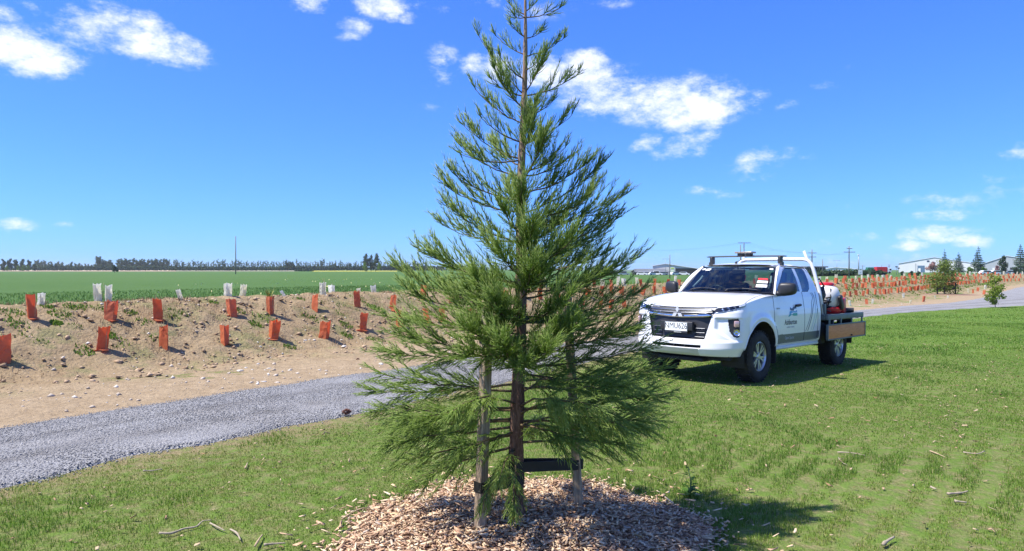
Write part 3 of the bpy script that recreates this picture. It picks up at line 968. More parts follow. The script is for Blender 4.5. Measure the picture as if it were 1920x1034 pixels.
def cords(A, B, C, r, hue, tipw):
    """thin 3-sided tapered cords along A-B-C; returns verts, tris, hue, tip"""
    m = len(A)
    d = C - A; d /= np.maximum(np.linalg.norm(d, axis=1, keepdims=True), 1e-6)
    ref = np.where(np.abs(d[:, 2:3]) < .9, np.array([[0, 0, 1.]]), np.array([[1., 0, 0]]))
    u = np.cross(d, ref); u /= np.linalg.norm(u, axis=1, keepdims=True); w = np.cross(d, u)
    V = np.empty((m, 7, 3))
    for k in range(3):
        an = 2 * pi * k / 3 + .4
        o = (u * cos(an) + w * sin(an))
        V[:, k] = A + o * r[:, None] * .8
        V[:, 3 + k] = B + o * r[:, None]
    V[:, 6] = C
    T = []
    for k in range(3):
        k2 = (k + 1) % 3
        T += [(k, k2, 3 + k2), (k, 3 + k2, 3 + k), (3 + k, 3 + k2, 6)]
    Fa = (np.arange(m) * 7)[:, None, None] + np.array(T)[None]
    hu = np.repeat(hue, 7)
    tp = (tipw[:, None] * np.array([.15, .15, .15, .5, .5, .5, 1.0])[None]).ravel()
    return V.reshape(-1, 3), Fa.reshape(-1, 3), hu, tp

def norm(v): return v / np.maximum(np.linalg.norm(v, axis=-1, keepdims=True), 1e-9)

def make_branch(root, p0, ptip, bow, up, dens=1.0, start=.10, hue0=.45, seclen=.20, r0=.008):
    """woody branch from p0 to ptip (world) with secondary sprays of cord-like foliage"""
    p0 = np.array(p0); p3 = np.array(ptip)
    L_ = np.linalg.norm(p3 - p0)
    hz = p3 - p0
    c1 = p0 + hz * .38 + np.array([0, 0, -bow * L_])
    c2 = p0 + hz * .76 + np.array([0, 0, -bow * L_ * .8])
    def B(t):
        t = np.asarray(t)[:, None]
        return (1 - t) ** 3 * p0 + 3 * (1 - t) ** 2 * t * c1 + 3 * (1 - t) * t * t * c2 + t ** 3 * p3
    wob = rng.normal(0, .006, (12, 3)); wob[0] = 0
    ts = np.linspace(0, 1, 12)
    pts = B(ts) + wob * L_
    pt = lambda t: np.stack([np.interp(t, ts, pts[:, k]) for k in range(3)], -1)
    mb = MB()
    base = Vector(p0)
    mb.tube([Vector(p) - base for p in pts], [max(.0018, r0 * (1 - .82 * t)) for t in ts], n=6)
    bo = mb.build('branch', M_twig, root, smooth='all')
    bo.location = base - root.location
    # secondaries
    ns = max(7, int(L_ * (1 - start) / .0142 * dens))
    t = np.sort(start + (1 - start) * rng.random(ns) ** .92)
    t[-3:] = [.97, .99, .999]
    P = pt(t)
    tan = norm(pt(np.minimum(t + .03, 1)) - pt(np.maximum(t - .03, 0)))
    upv = np.array([0, 0, 1.0])
    side = norm(np.cross(tan, upv)); nrm = np.cross(side, tan)
    ph = np.arange(ns) * 2.4 + rng.random(ns) * .8
    # flattened spray: more to the sides than above/below
    lat = side * np.cos(ph)[:, None] * 1.0 + nrm * np.sin(ph)[:, None] * .85
    dirs = norm(tan * (.72 + .25 * rng.random((ns, 1))) + lat * (.75 * (1 - .55 * t[:, None])) + upv * up * (.7 + .6 * rng.random((ns, 1))) + rng.normal(0, .12, (ns, 3)))
    prof = (.45 + .55 * np.sin(np.clip((t - start) / (1 - start), 0, 1) * pi * .82 + .35)) * (1.0 - .30 * t)
    sl = seclen * prof * (.55 + .65 * rng.random(ns)) * min(1.0, .45 + L_ * .8)
    sl = np.maximum(sl, .035)
    bend = upv * (up * .55) + tan * .35
    S0 = P
    def sec(q):                                            # point on each secondary at param q (ns,)
        return S0 + dirs * (sl * q)[:, None] + bend * (sl * q * q * .46)[:, None]
    VV, FF, HH, TT = [], [], [], []
    nv = 0
    def push(A, Bm, C, r, hue, tipw):
        nonlocal nv
        v, f, h_, t_ = cords(A, Bm, C, r, hue, tipw)
        VV.append(v); FF.append(f + nv); HH.append(h_); TT.append(t_); nv += len(v)
    one = np.ones(ns)
    shade = hue0 + rng.normal(0, .10, ns)
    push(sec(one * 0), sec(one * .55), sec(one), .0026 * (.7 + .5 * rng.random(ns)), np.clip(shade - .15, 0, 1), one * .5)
    # tertiary cords
    nt = np.maximum(4, (sl / .0088).astype(int))
    si = np.repeat(np.arange(ns), nt)
    q = np.concatenate([np.linspace(.10, .99, k) for k in nt]) + rng.normal(0, .02, len(si))
    q = np.clip(q, .05, 1)
    A = S0[si] + dirs[si] * (sl[si] * q)[:, None] + bend[si] * (sl[si] * q * q * .32)[:, None]
    T2 = norm(dirs[si] + bend[si] * (.64 * q)[:, None])
    s2 = norm(np.cross(T2, upv + rng.normal(0, .3, (len(si), 3)))); n2 = np.cross(s2, T2)
    ph = np.arange(len(si)) * pi + rng.normal(0, .75, len(si))
    la = s2 * np.cos(ph)[:, None] + n2 * np.sin(ph)[:, None]
    D = norm(T2 * (.85 + .3 * rng.random((len(si), 1))) + la * .52 + upv * up * .22 + rng.normal(0, .10, (len(si), 3)))
    tl = (.030 + .048 * rng.random(len(si))) * (1.12 - .55 * q) * (.75 + .5 * np.repeat(np.clip(sl / seclen, .3, 1.1), nt))
    B2 = A + D * (tl * .5)[:, None]
    C2 = A + D * tl[:, None] + (T2 * .22 + upv * up * .22) * tl[:, None]
    push(A, B2, C2, .0021 * (.75 + .5 * rng.random(len(si))), np.clip(shade[si] + rng.normal(0, .09, len(si)), 0, 1),
         np.clip(.25 + .75 * q * rng.random(len(si)) + .25 * t[si], 0, 1))
    V = np.vstack(VV) - p0
    me = np_mesh('foliage', V, np.vstack(FF), [M_needle], False, attrs={'hue': np.concatenate(HH), 'tip': np.concatenate(TT)})
    fo = link('foliage', me, bo)
    return bo

def zpx(py): return CAMH - (py - HY) / F * TD
# outline branches read off the photo: (height on trunk as photo row, tip column, tip row, depth offset)
OUT = [
    (28, 941, -6, .06), (33, 1062, 13, -.05), (22, 1012, -4, .03), (70, 954, 44, -.06), (72, 1018, 60, .05), (32, 962, 33, -.10),
    (104, 920, 60, .10), (178, 890, 55, .05), (106, 1070, 66, .08), (132, 1012, 112, -.12), (181, 911, 146, -.08), (180, 1098, 134, .05),
    (150, 930, 100, -.14), (232, 880, 160, .10), (220, 1046, 186, -.10), (218, 1030, 170, .18), (267, 889, 214, -.12), (271, 1086, 207, .06),
    (299, 857, 229, .05), (300, 849, 288, -.12), (331, 1086, 292, .05), (325, 1072, 270, .16), (330, 852, 270, .2),
    (375, 832, 318, -.08), (398, 818, 342, .10), (402, 1134, 306, .12), (428, 1178, 368, -.05), (440, 1128, 345, .25), (412, 1110, 372, -.25),
    (453, 815, 420, .05), (455, 824, 380, -.2), (470, 1168, 406, .05), (478, 1150, 430, .3), (505, 900, 446, -.28),
    (533, 769, 462, .05), (530, 800, 480, -.2), (512, 1140, 476, -.08), (560, 1203, 480, .10), (548, 1180, 500, -.25), (545, 1100, 470, .3),
    (585, 730, 500, .12), (600, 748, 540, -.22), (612, 713, 590, .05), (600, 1206, 548, .12), (625, 1208, 580, -.2), (640, 1195, 620, .3),
    (660, 709, 660, .10), (655, 735, 625, -.28), (690, 1240, 645, .08), (670, 1216, 600, -.15), (715, 1252, 690, -.15), (700, 1228, 720, .3),
    (720, 690, 735, .08), (735, 702, 700, -.25), (770, 1264, 738, .10), (790, 1250, 790, -.15), (800, 1215, 805, .28), (765, 1228, 770, -.35),
    (770, 697, 770, .15), (800, 720, 830, -.15), (815, 740, 870, .10), (830, 1180, 830, -.2), (835, 760, 905, -.28), (790, 712, 800, .35)]
rng_keep = rng
rng = np.random.default_rng(77)
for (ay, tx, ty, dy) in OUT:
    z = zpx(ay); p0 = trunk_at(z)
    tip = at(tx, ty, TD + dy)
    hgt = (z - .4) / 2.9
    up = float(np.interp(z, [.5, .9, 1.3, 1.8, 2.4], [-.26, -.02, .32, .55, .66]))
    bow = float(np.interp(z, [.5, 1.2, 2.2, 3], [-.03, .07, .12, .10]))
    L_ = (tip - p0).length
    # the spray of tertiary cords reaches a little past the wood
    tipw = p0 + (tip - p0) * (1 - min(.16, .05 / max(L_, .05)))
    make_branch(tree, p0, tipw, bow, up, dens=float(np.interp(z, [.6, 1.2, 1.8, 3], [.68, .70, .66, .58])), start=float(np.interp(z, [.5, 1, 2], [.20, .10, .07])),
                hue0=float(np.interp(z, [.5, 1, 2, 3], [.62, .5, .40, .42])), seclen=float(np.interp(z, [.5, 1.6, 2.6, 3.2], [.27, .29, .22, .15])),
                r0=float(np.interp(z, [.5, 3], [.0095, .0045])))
# branches towards and away from the camera fill the crown
NF = 36
for i in range(NF):
    if i in (1, 3, 6, 8, 11): continue
    z = .60 + 2.1 * (i / (NF - 1)) ** 1.55
    a = (pi / 2 if i % 3 == 0 else -pi / 2) + rng.normal(0, .68)
    Rr = float(np.interp(z, [.5, .75, 1.1, 1.5, 1.8, 2.3, 2.9], [.60, .84, .80, .66, .52, .34, .22])) * rng.uniform(.72, 1.02)
    up = float(np.interp(z, [.5, .9, 1.3, 1.8, 2.4], [-.26, -.02, .32, .55, .66]))
    rise = float(np.interp(z, [.5, .9, 1.4, 2.0, 2.8], [-.06, .08, .22, .42, .75])) * Rr
    if z < 1.05 and sin(a) < 0 and abs(cos(a)) < .55: a = math.copysign(.9, cos(a)) - pi / 2 if True else a
    p0 = trunk_at(z)
    tip = p0 + Vector((cos(a) * Rr, sin(a) * Rr, rise + rng.normal(0, .03)))
    make_branch(tree, p0, tip, float(np.interp(z, [.5, 1.2, 2.2, 3], [-.03, .07, .12, .10])), up, dens=1.0,
                start=float(np.interp(z, [.5, 1, 2], [.22, .12, .08])), hue0=float(np.interp(z, [.5, 1, 2, 3], [.62, .48, .38, .4])),
                seclen=float(np.interp(z, [.5, 1.6, 2.6, 3.2], [.26, .28, .22, .15])), r0=float(np.interp(z, [.5, 3], [.009, .0045])))
# the drooping low spray hanging in front of the left stake, and the pale sprays in front on the right
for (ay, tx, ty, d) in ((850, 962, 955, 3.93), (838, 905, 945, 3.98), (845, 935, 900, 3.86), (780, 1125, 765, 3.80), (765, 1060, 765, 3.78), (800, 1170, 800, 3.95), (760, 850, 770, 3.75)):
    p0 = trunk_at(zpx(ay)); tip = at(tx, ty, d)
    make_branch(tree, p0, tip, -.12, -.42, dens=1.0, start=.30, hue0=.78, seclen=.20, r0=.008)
# sprays reaching forward in the middle of the crown, over the stake tops and the trunk
for (ay, tx, ty, d) in ((650, 868, 612, 3.70), (610, 918, 566, 3.78), (565, 890, 520, 3.84), (605, 1062, 560, 3.80), (650, 1085, 606, 3.80), (560, 1018, 498, 3.86), (680, 940, 640, 3.66), (690, 1030, 650, 3.66), (520, 935, 466, 3.94), (500, 1000, 440, 3.98)):
    p0 = trunk_at(zpx(ay)); tip = at(tx, ty, d)
    make_branch(tree, p0, tip, .06, .34, dens=1.0, start=.08, hue0=.55, seclen=.26, r0=.007)
# leader
p0 = trunk_at(3.30)
make_branch(tree, p0, p0 + Vector((.01, 0, .16)), 0, .5, dens=.9, start=.05, hue0=.5, seclen=.07, r0=.005)
rng = rng_keep

# ---- stakes
n = NT('weathered_stake')
v = n.coord('Object', (1, 1, .07))
w1 = n.noise(v, 55, 5, .65, .5)
ws = n.ramp(w1, [(.3, (.15, .105, .07)), (.5, (.30, .225, .155)), (.7, (.45, .36, .265))])
kn = n.ramp(n.noise(n.coord('Object', (1, 1, .4)), 9, 3, .6), [(.6, 0.0), (.75, .6)])
ws = n.mix(kn, ws, (.17, .10, .05))
n.set(Base_Color=ws, Roughness=.9, Specular_IOR_Level=.15); n.bump(w1, .5, .004)
M_stake = n.mat
def stake(base, top, sz, yaw, label):
    b = Vector(base); t = Vector(top)
    r = empty('tree_stake', b)
    tag(r, label, 'stake', 'stakes holding the young conifer')
    mb = MB()
    q = Matrix.Rotation(yaw, 3, 'Z')
    h2 = sz / 2
    ring = [(-h2, -h2), (h2, -h2), (h2, h2), (-h2, h2)]
    c = .12
    prof = []
    for (x, y) in ring:      # chamfered corners
        prof.append((x, y))
    vs = []
    for k, (p, s) in enumerate(((b - Vector((0, 0, .25)), 1), (b, 1), (b.lerp(t, .5), 1), (t, 1.0), (t + Vector((0, 0, .012)), .86))):
        for (x, y) in ((-1, -.86), (-.86, -1), (.86, -1), (1, -.86), (1, .86), (.86, 1), (-.86, 1), (-1, .86)):
            vs.append(p - b + q @ Vector((x * h2 * s, y * h2 * s, 0)))
    fs = []
    for k in range(4):
        for i in range(8):
            j = (i + 1) % 8
            fs.append((k * 8 + i, k * 8 + j, k * 8 + 8 + j, k * 8 + 8 + i))
    fs.append(tuple(range(32, 40)))
    mb.add(vs, fs)
    mb.build('post', M_stake, r)
    for zz in (.30, .42):
        pass
    return r, b, t
s1 = at(899, 1022, 4.16); s1.z = .02
s1t = at(915, 566, 4.24)
s2 = at(1086, 978, 4.56); s2.z = .03
s2t = at(1064, 560, 4.60)
stake(s1, s1t, .056, R(38), 'grey weathered timber stake left of the trunk, nearest the camera')
stake(s2, s2t, .056, R(-8), 'brown timber stake right of the conifer trunk with a black strap stapled on')

# ---- rubber ties
M_rubber = simple('tie_rubber', (.012, .012, .013), .55, var=.25, scale=30, bump=.15, bscale=200)
M_staple = simple('staple_steel', (.5, .5, .52), .35, 1.0)
def tie(sb, st, zstake, ztrunk, hh, label):
    sp = sb + (st - sb) * ((zstake - sb.z) / (st.z - sb.z))
    tp = trunk_at(ztrunk); rt = trunk_r(ztrunk) + .003
    o = empty('tree_tie', sp); tag(o, label, 'tree tie', 'black straps tying the conifer to its stakes')
    d = Vector((tp.x - sp.x, tp.y - sp.y, 0)); L_ = d.length; d.normalize(); sd = Vector((-d.y, d.x, 0))
    hs = .031
    pts = []
    def P(a, b, f): pts.append((sp.x + d.x * a + sd.x * b, sp.y + d.y * a + sd.y * b, zstake + (ztrunk - zstake) * f))
    P(-hs, -hs * .6, 0); P(-hs, -hs, 0); P(hs, -hs, 0)
    P(L_ * .5, -(hs + rt) / 2, .5)
    for k in range(13):
        an = -pi / 2 + pi * k / 12
        P(L_ + rt * cos(an), rt * sin(an), 1)
    P(L_ * .5, (hs + rt) / 2, .5); P(hs, hs, 0); P(-hs, hs, 0); P(-hs, -hs * .5, 0)
    vs, fs = [], []
    for i, (x, y, z) in enumerate(pts):
        a = Vector(pts[max(i - 1, 0)]); c = Vector(pts[min(i + 1, len(pts) - 1)])
        tg = (c - a); tg.z = 0; tg.normalize(); nm = Vector((tg.y, -tg.x, 0)) * .0018
        for (s, zz) in ((-1, -hh / 2), (1, -hh / 2), (1, hh / 2), (-1, hh / 2)):
            vs.append((x + nm.x * s - sp.x, y + nm.y * s - sp.y, z + zz - sp.z))
    for i in range(len(pts) - 1):
        for k in range(4):
            k2 = (k + 1) % 4
            fs.append((i * 4 + k, i * 4 + k2, i * 4 + 4 + k2, i * 4 + 4 + k))
    MB().add(vs, fs).build('strap', M_rubber, o)
    for k in range(3):       # staples on the camera side of the stake
        mb = MB(); mb.box((-.012 + .012 * k, -.0365 - .002, -.017 + .016 * k), (.013, .002, .0022))
        mb.build('staple', M_staple, o)
    return o
tie(s2, s2t, .372, .415, .062, 'wide black strap from the right stake round the trunk, near the ground')
tie(s1, s1t, .345, .335, .062, 'low black strap from the left stake round the trunk, under the foliage')
tie(s2, s2t, 1.293, 1.309, .045, 'upper black strap stretched from the trunk to the right stake')
tie(s1, s1t, 1.20, 1.19, .045, 'upper black strap between the left stake and the trunk')

# ================================================================== THE PICKUP (x forward, y to its left, z up; origin under the front axle)
n = NT('white_paint'); n.set(Base_Color=n.ramp(n.noise(n.coord('Object'), 2.2, 4, .6), [(.3, (.74, .745, .75)), (.7, (.80, .80, .80))]), Roughness=.28, Coat_Weight=.8, Coat_Roughness=.05, Specular_IOR_Level=.5)
M_white = n.mat
M_blackpl = simple('black_plastic', (.022, .022, .024), .45, var=.2, scale=8)
M_gloss = simple('gloss_black', (.012, .012, .014), .12, var=.1)
M_chrome = simple('chrome', (.66, .67, .70), .16, 1.0, var=.08)
M_dchrome = simple('dark_chrome', (.30, .31, .33), .28, 1.0, var=.1)
M_under = simple('underbody', (.020, .019, .018), .8, var=.3)
M_gap = simple('shut_gap', (.025, .026, .028), .8)
M_stripe = simple('stripe_grey', (.085, .105, .125), .35, var=.08)
M_navy = simple('decal_navy', (.022, .045, .10), .4)
M_teal = simple('decal_teal', (.02, .30, .33), .4)
M_green = simple('decal_green', (.05, .34, .26), .4)
M_blue = simple('decal_blue', (.05, .30, .55), .4)
M_ink = simple('decal_black', (.02, .022, .028), .4)
M_grey = simple('decal_grey', (.42, .45, .46), .5)
M_seat = simple('seat_cloth', (.030, .031, .034), .85, var=.25, scale=20)
M_dash = simple('dash_plastic', (.028, .029, .031), .6, var=.2)
M_paper = simple('paper', (.80, .81, .80), .7, var=.05)
M_red = simple('red_plastic', (.52, .012, .016), .38, var=.12, scale=5)
M_redlab = simple('red_label', (.60, .02, .03), .5)
M_alloy = simple('alloy', (.52, .53, .55), .32, .85, var=.08)
M_steelg = simple('tray_steel', (.125, .145, .135), .5, .2, var=.22, scale=7, bump=.1)
M_alu = simple('rack_white', (.70, .71, .72), .35, .1, var=.06)
n = NT('tray_ply'); w1 = n.noise(n.coord('Object', (.35, 1, 3)), 16, 5, .65, .4)
n.set(Base_Color=n.ramp(w1, [(.3, (.52, .17, .045)), (.7, (.68, .28, .09))]), Roughness=.6); M_ply = n.mat
n = NT('tyre_rubber'); v = n.coord('Object'); 
n.set(Base_Color=n.ramp(n.noise(v, 7, 4, .6), [(.3, (.018, .017, .016)), (.75, (.050, .046, .040))]), Roughness=.82, Specular_IOR_Level=.25)
n.bump(n.noise(v, 60, 3, .6), .25, .006); M_tyre = n.mat
def glass_mat(name, tint, refl=1.0):
    n = NT(name); n.N.remove(n.bs)
    tr = n.N.new('ShaderNodeBsdfTransparent'); tr.inputs[0].default_value = (*tint, 1)
    gl = n.N.new('ShaderNodeBsdfGlossy'); gl.inputs['Roughness'].default_value = .01; gl.inputs['Color'].default_value = (.9, .95, 1, 1)
    fr = n.N.new('ShaderNodeFresnel'); fr.inputs['IOR'].default_value = 1.52
    m = n.N.new('ShaderNodeMixShader')
    n.L.new(n.math('MULTIPLY', fr.outputs[0], refl), m.inputs[0]); n.L.new(tr.outputs[0], m.inputs[1]); n.L.new(gl.outputs[0], m.inputs[2])
    n.L.new(m.outputs[0], n.out.inputs[0]); return n.mat
M_screen = glass_mat('windscreen_glass', (.50, .62, .62), 1.1)
M_sglass = glass_mat('side_glass', (.13, .16, .17), 1.3)
M_lens = glass_mat('lamp_glass', (.86, .88, .90), 1.0)

CAR_O = Vector((2.99, 10.94, float(base_z(2.99, 10.94)) + .006))
car = empty('pickup_truck', CAR_O, rot=(0, -0.0150, R(-135)))
tag(car, 'white flat-tray pickup truck parked on the lawn beside the gravel path', 'pickup truck')

PZ_Z = [.38, .46, .52, .60, .75, .95, 1.04, 1.08, 1.15, 1.22, 1.30]
PZ_Y = [.80, .835, .868, .880, .888, .886, .880, .874, .866, .855, .835]
def pz(z): return np.interp(z, PZ_Z, PZ_Y)
NSE = 2.6
XW = .40
def dxz(z): return np.interp(z, [.38, .43, .50, .60, .64, .80, .95, 1.02, 1.08, 1.15], [-.05, -.005, .03, .022, -.012, -.03, -.045, -.065, -.12, -.20])
def relief(y, z):
    ay = np.abs(y)
    wl = np.interp(z, [.60, .95], [.43, .52])
    g = sstep(.0, .02, wl - ay) * sstep(.625, .65, z) * (1 - sstep(.955, .975, z))
    r = -.050 * g
    r = r - .022 * sstep(.0, .02, .56 - ay) * sstep(.97, .985, z)
    r = r - .045 * sstep(0, .012, .40 - ay) * sstep(.510, .518, z) * (1 - sstep(.545, .553, z))
    lowz = np.interp(ay, [.56, .64, .80, .86], [.78, .72, .61, .60])
    t = sstep(.555, .60, ay) * sstep(0, .03, z - lowz) * (1 - sstep(.925, .955, z)) * (1 - sstep(.855, .88, ay))
    r = r - .040 * t * (1 - .6 * sstep(.60, .85, ay))
    return r
def wrap(th, z):
    """front fascia: th -90..90 deg round the nose"""
    c = np.clip(np.cos(th), 0, 1); s = np.sin(th)
    yy = np.sign(s) * np.abs(s) ** (2 / NSE)
    xx = c ** (2 / NSE)
    wy = pz(z)
    x = XW + (.88 - XW + dxz(z)) * xx
    y = wy * yy
    x = x + relief(y, z) * sstep(.05, .5, xx)
    return x, y
NTH, NZ = 301, 98
ths = np.linspace(-pi / 2, pi / 2, NTH)
# even arc spacing
xx, yy = wrap(ths, np.full(NTH, .75))
al = np.concatenate(([0], np.cumsum(np.hypot(np.diff(.40 + .48 * np.cos(ths) ** (2 / NSE)), np.diff(.885 * np.sign(np.sin(ths)) * np.abs(np.sin(ths)) ** (2 / NSE))))))
ths = np.interp(np.linspace(0, al[-1], NTH), al, ths)
arc = np.linspace(-al[-1] / 2, al[-1] / 2, NTH)
HALF = al[-1] / 2
def ztop(a):
    return np.interp(np.abs(a), [0, .30, .52, .62, .80, 1.0, 1.4], [1.078, 1.082, 1.092, 1.102, 1.128, 1.152, 1.156])
zz = np.linspace(0, 1, NZ)
Zg = .40 + (ztop(arc)[None] - .40) * zz[:, None]
TH = np.broadcast_to(ths[None], Zg.shape)
Xg, Yg = wrap(TH, Zg)
AR = np.broadcast_to(arc[None], Zg.shape)
def in_poly(px, py, poly):
    r = np.zeros(px.shape, bool); nP = len(poly)
    for i in range(nP):
        x1, y1 = poly[i]; x2, y2 = poly[(i + 1) % nP]
        if y1 == y2: continue
        c = ((y1 > py) != (y2 > py)) & (px < (x2 - x1) * (py - y1) / (y2 - y1) + x1)
        r ^= c
    return r
def grid_parts(X, Y, Z, classes, flip=False):
    """split a surface grid into submeshes by class mask (cells). classes: list of (name, mask, mats, parent)"""
    r, c = X.shape
    idx = np.arange(r * c).reshape(r, c)
    Q = np.stack([idx[:-1, :-1], idx[:-1, 1:], idx[1:, 1:], idx[1:, :-1]], -1)
    if flip: Q = Q[..., ::-1]
    V = np.stack([X, Y, Z], -1).reshape(-1, 3)
    out = {}
    for (name, mask, mat, parent) in classes:
        q = Q[mask]
        if len(q) == 0: continue
        used, inv = np.unique(q.ravel(), return_inverse=True)
        me = np_mesh(name, V[used], inv.reshape(-1, 4), [mat], True)
        out[name] = link(name, me, parent)
    return out
ca = .5 * (AR[:-1, :-1] + AR[1:, 1:]); cz = .5 * (Zg[:-1, :-1] + Zg[1:, 1:]); cy = .5 * (Yg[:-1, :-1] + Yg[1:, 1:])
HL = [(.50, 1.003), (.565, 1.078), (.66, 1.092), (.80, 1.113), (1.00, 1.140), (1.07, 1.138), (1.04, 1.105), (.82, 1.052), (.64, 1.014)]
FOG = [(.735, .928), (.895, .940), (.92, .90), (.925, .69), (.90, .672), (.83, .685), (.765, .76)]
hlL = in_poly(ca, cz, HL); hlR = in_poly(-ca, cz, HL)
fgL = in_poly(ca, cz, FOG); fgR = in_poly(-ca, cz, FOG)
GR = [(-.435, .632), (.435, .632), (.525, .965), (-.525, .965)]
grl = in_poly(cy, cz, GR)
UP = [(-.53, .965), (.53, .965), (.575, 1.06), (.56, 1.075), (-.56, 1.075), (-.575, 1.06)]
upg = in_poly(cy, cz, UP) & ~hlL & ~hlR
cxw = .25 * (Xg[:-1, :-1] + Xg[1:, 1:] + Xg[:-1, 1:] + Xg[1:, :-1])
archw = np.hypot(cxw, cz - .405) < .487
slit = (np.abs(cy) < .395) & (cz > .512) & (cz < .552)
skid = (np.abs(cy) < .36) & (cz < .505)
body_m = ~(archw | hlL | hlR | fgL | fgR | grl | upg | slit | skid)
cls = [('front_bumper', body_m, M_white, car), ('grille', grl, M_blackpl, car), ('upper_grille', upg, simple('satin_grey', (.085, .087, .092), .35, .5), car), ('lower_intake', slit, M_under, car),
       ('skid_plate', skid, simple('skid_silver', (.55, .56, .57), .45, .3, var=.06), car)]
FP = grid_parts(Xg, Yg, Zg, cls)
for (m, sgn) in ((hlL, 1), (hlR, -1)):
    h = grid_parts(Xg - .006, Yg, Zg, [('headlight', m, M_gloss, car)])['headlight']
    # clear cover just proud of the reflector, and the bright parts inside
    grid_parts(Xg + .006, Yg * 1.004, Zg, [('lamp_cover', m, M_lens, h)])
    for (a_, z_, r_, mt) in ((.66, 1.045, .026, M_chrome), (.735, 1.066, .027, M_chrome), (.83, 1.083, .022, M_dchrome)):
        t_ = np.interp(sgn * a_, arc, ths); x_, y_ = wrap(np.array([t_]), np.array([z_]))
        mb = MB(); mb.lathe([(.001, .004), (r_ * .55, -.004), (r_, .006), (r_ * 1.08, 0)], 14, 'x', (float(x_[0]) - .004, float(y_[0]), z_))
        mb.build('lamp_bowl', mt, h, smooth='all')
    pts = []
    for a_ in np.linspace(.54, 1.03, 14):
        z_ = np.interp(a_, [.50, .64, .82, 1.04], [1.003, 1.014, 1.052, 1.105]) + .010
        t_ = np.interp(sgn * a_, arc, ths); x_, y_ = wrap(np.array([t_]), np.array([z_])); pts.append((float(x_[0]) + .002, float(y_[0]) * 1.002, z_))
    MB().tube(pts, .006, 6).build('light_strip', M_chrome, h, smooth='all')
    pts = []
    for a_ in (.90, .95, 1.0, 1.04):
        t_ = np.interp(sgn * a_, arc, ths); z_ = float(np.interp(a_, [.9, 1.04], [1.105, 1.128])); x_, y_ = wrap(np.array([t_]), np.array([z_])); pts.append((float(x_[0]) + .002, float(y_[0]) * 1.002, z_))
    MB().tube(pts, .013, 6).build('side_marker', simple('marker_lens', (.55, .60, .68), .15, .3), h, smooth='all')
for (m, sgn) in ((fgL, 1), (fgR, -1)):
    fo = grid_parts(Xg - .012, Yg, Zg, [('fog_lamp_bezel', m, M_blackpl, car)])['fog_lamp_bezel']
    t_ = np.interp(sgn * .855, arc, ths)
    for (z_, kind) in ((.865, 'indicator_lamp'), (.745, 'fog_lamp')):
        x_, y_ = wrap(np.array([t_]), np.array([z_])); p = Vector((float(x_[0]) - .018, float(y_[0]), z_))
        nrm = Vector((.72, .69 * sgn, 0)).normalized()
        q = nrm.to_track_quat('X', 'Z').to_matrix()
        mb = MB()
        if kind == 'fog_lamp':
            mb.lathe([(.001, .012), (.022, .004), (.040, .014), (.046, .020), (.050, .004), (.050, -.02)], 18, 'x')
        else:
            mb.rbox((0, 0, 0), (.036, .072, .085), .010)
        mb.v = [tuple(q @ Vector(v) + p + nrm * .012) for v in mb.v]
        mb.build(kind, M_chrome if kind == 'fog_lamp' else simple('amber_clear', (.62, .42, .40), .2, .4), fo, smooth=True)

def xfront(y, z):
    wy = float(pz(z)); xx = max(0, 1 - (abs(y) / wy) ** NSE) ** (1 / NSE)
    return XW + (.88 - XW + float(dxz(z))) * xx + float(relief(np.array([y]), np.array([z]))[0])
# grille bars and the shield-shaped bright trim
def bar(name, fn, hgt, dep, mat, y0=-.5, y1=.5, parent=None, out=.012):
    vs, fs = [], []
    NB = 41
    for i in range(NB):
        y = y0 + (y1 - y0) * i / (NB - 1); z = fn(y); x = xfront(y, z) + out
        e = min(1.0, min(i, NB - 1 - i) / 2 + .15)
        for (dx, dz) in ((-dep, -hgt / 2), (0, -hgt / 2 * .7), (.004, 0), (0, hgt / 2 * .7), (-dep, hgt / 2)):
            vs.append((x + dx, y, z + dz * e))
    for i in range(NB - 1):
        for k in range(4):
            fs.append((i * 5 + k, i * 5 + k + 1, i * 5 + 6 + k, i * 5 + 5 + k))
    return MB().add(vs, fs).build(name, mat, parent, smooth=True)
G = FP['grille']
bar('grille_bar', lambda y: 1.052 + .012 * abs(y) - .014, .024, .03, M_dchrome, -.53, .53, G, .020)
bar('grille_bar', lambda y: 1.012 + .02 * abs(y) - .012, .014, .03, M_dchrome, -.50, .50, G, .016)
bar('grille_trim', lambda y:   .952 + .03 * max(0, (abs(y) - .1) / .45) ** 1.2 - .004, .050, .03, M_chrome, -.53, .53, G, .028)
for sgn in (-1, 1):
    for k in range(5):
        zc = .665 + .030 * k
        bar('grille_slat', lambda y, zc=zc: zc, .012, .02, M_gloss if k % 2 else M_dchrome, sgn * .27 if sgn > 0 else -.43, .43 if sgn > 0 else -.27, G, .020)
for k in range(3):
    bar('intake_fin', lambda y: .532, .05, .02, M_blackpl, -.19 + .17 * k, -.18 + .17 * k, FP['lower_intake'], .04)
# three-diamond badge
mb = MB()
xb = xfront(0, .96) + .05
bz_, s_ = .996, .060
for k in range(3):
    an = pi / 2 + k * 2 * pi / 3
    d1 = Vector((0, cos(an), sin(an)))
    pr_ = Vector((0, -sin(an), cos(an)))
    tip = d1 * s_ * 1.73 * 1.0
    poly = [Vector((xb, 0, bz_)), Vector((xb, 0, bz_)) + d1 * s_ * .866 + pr_ * s_ * .5, Vector((xb, 0, bz_)) + tip, Vector((xb, 0, bz_)) + d1 * s_ * .866 - pr_ * s_ * .5]
    cen = sum(poly, Vector()) / 4
    poly = [cen + (p - cen) * .94 for p in poly]
    mb.prism(poly, (.008, 0, 0))
mb.build('badge', simple('badge_silver', (.72, .73, .75), .25, .35), G)
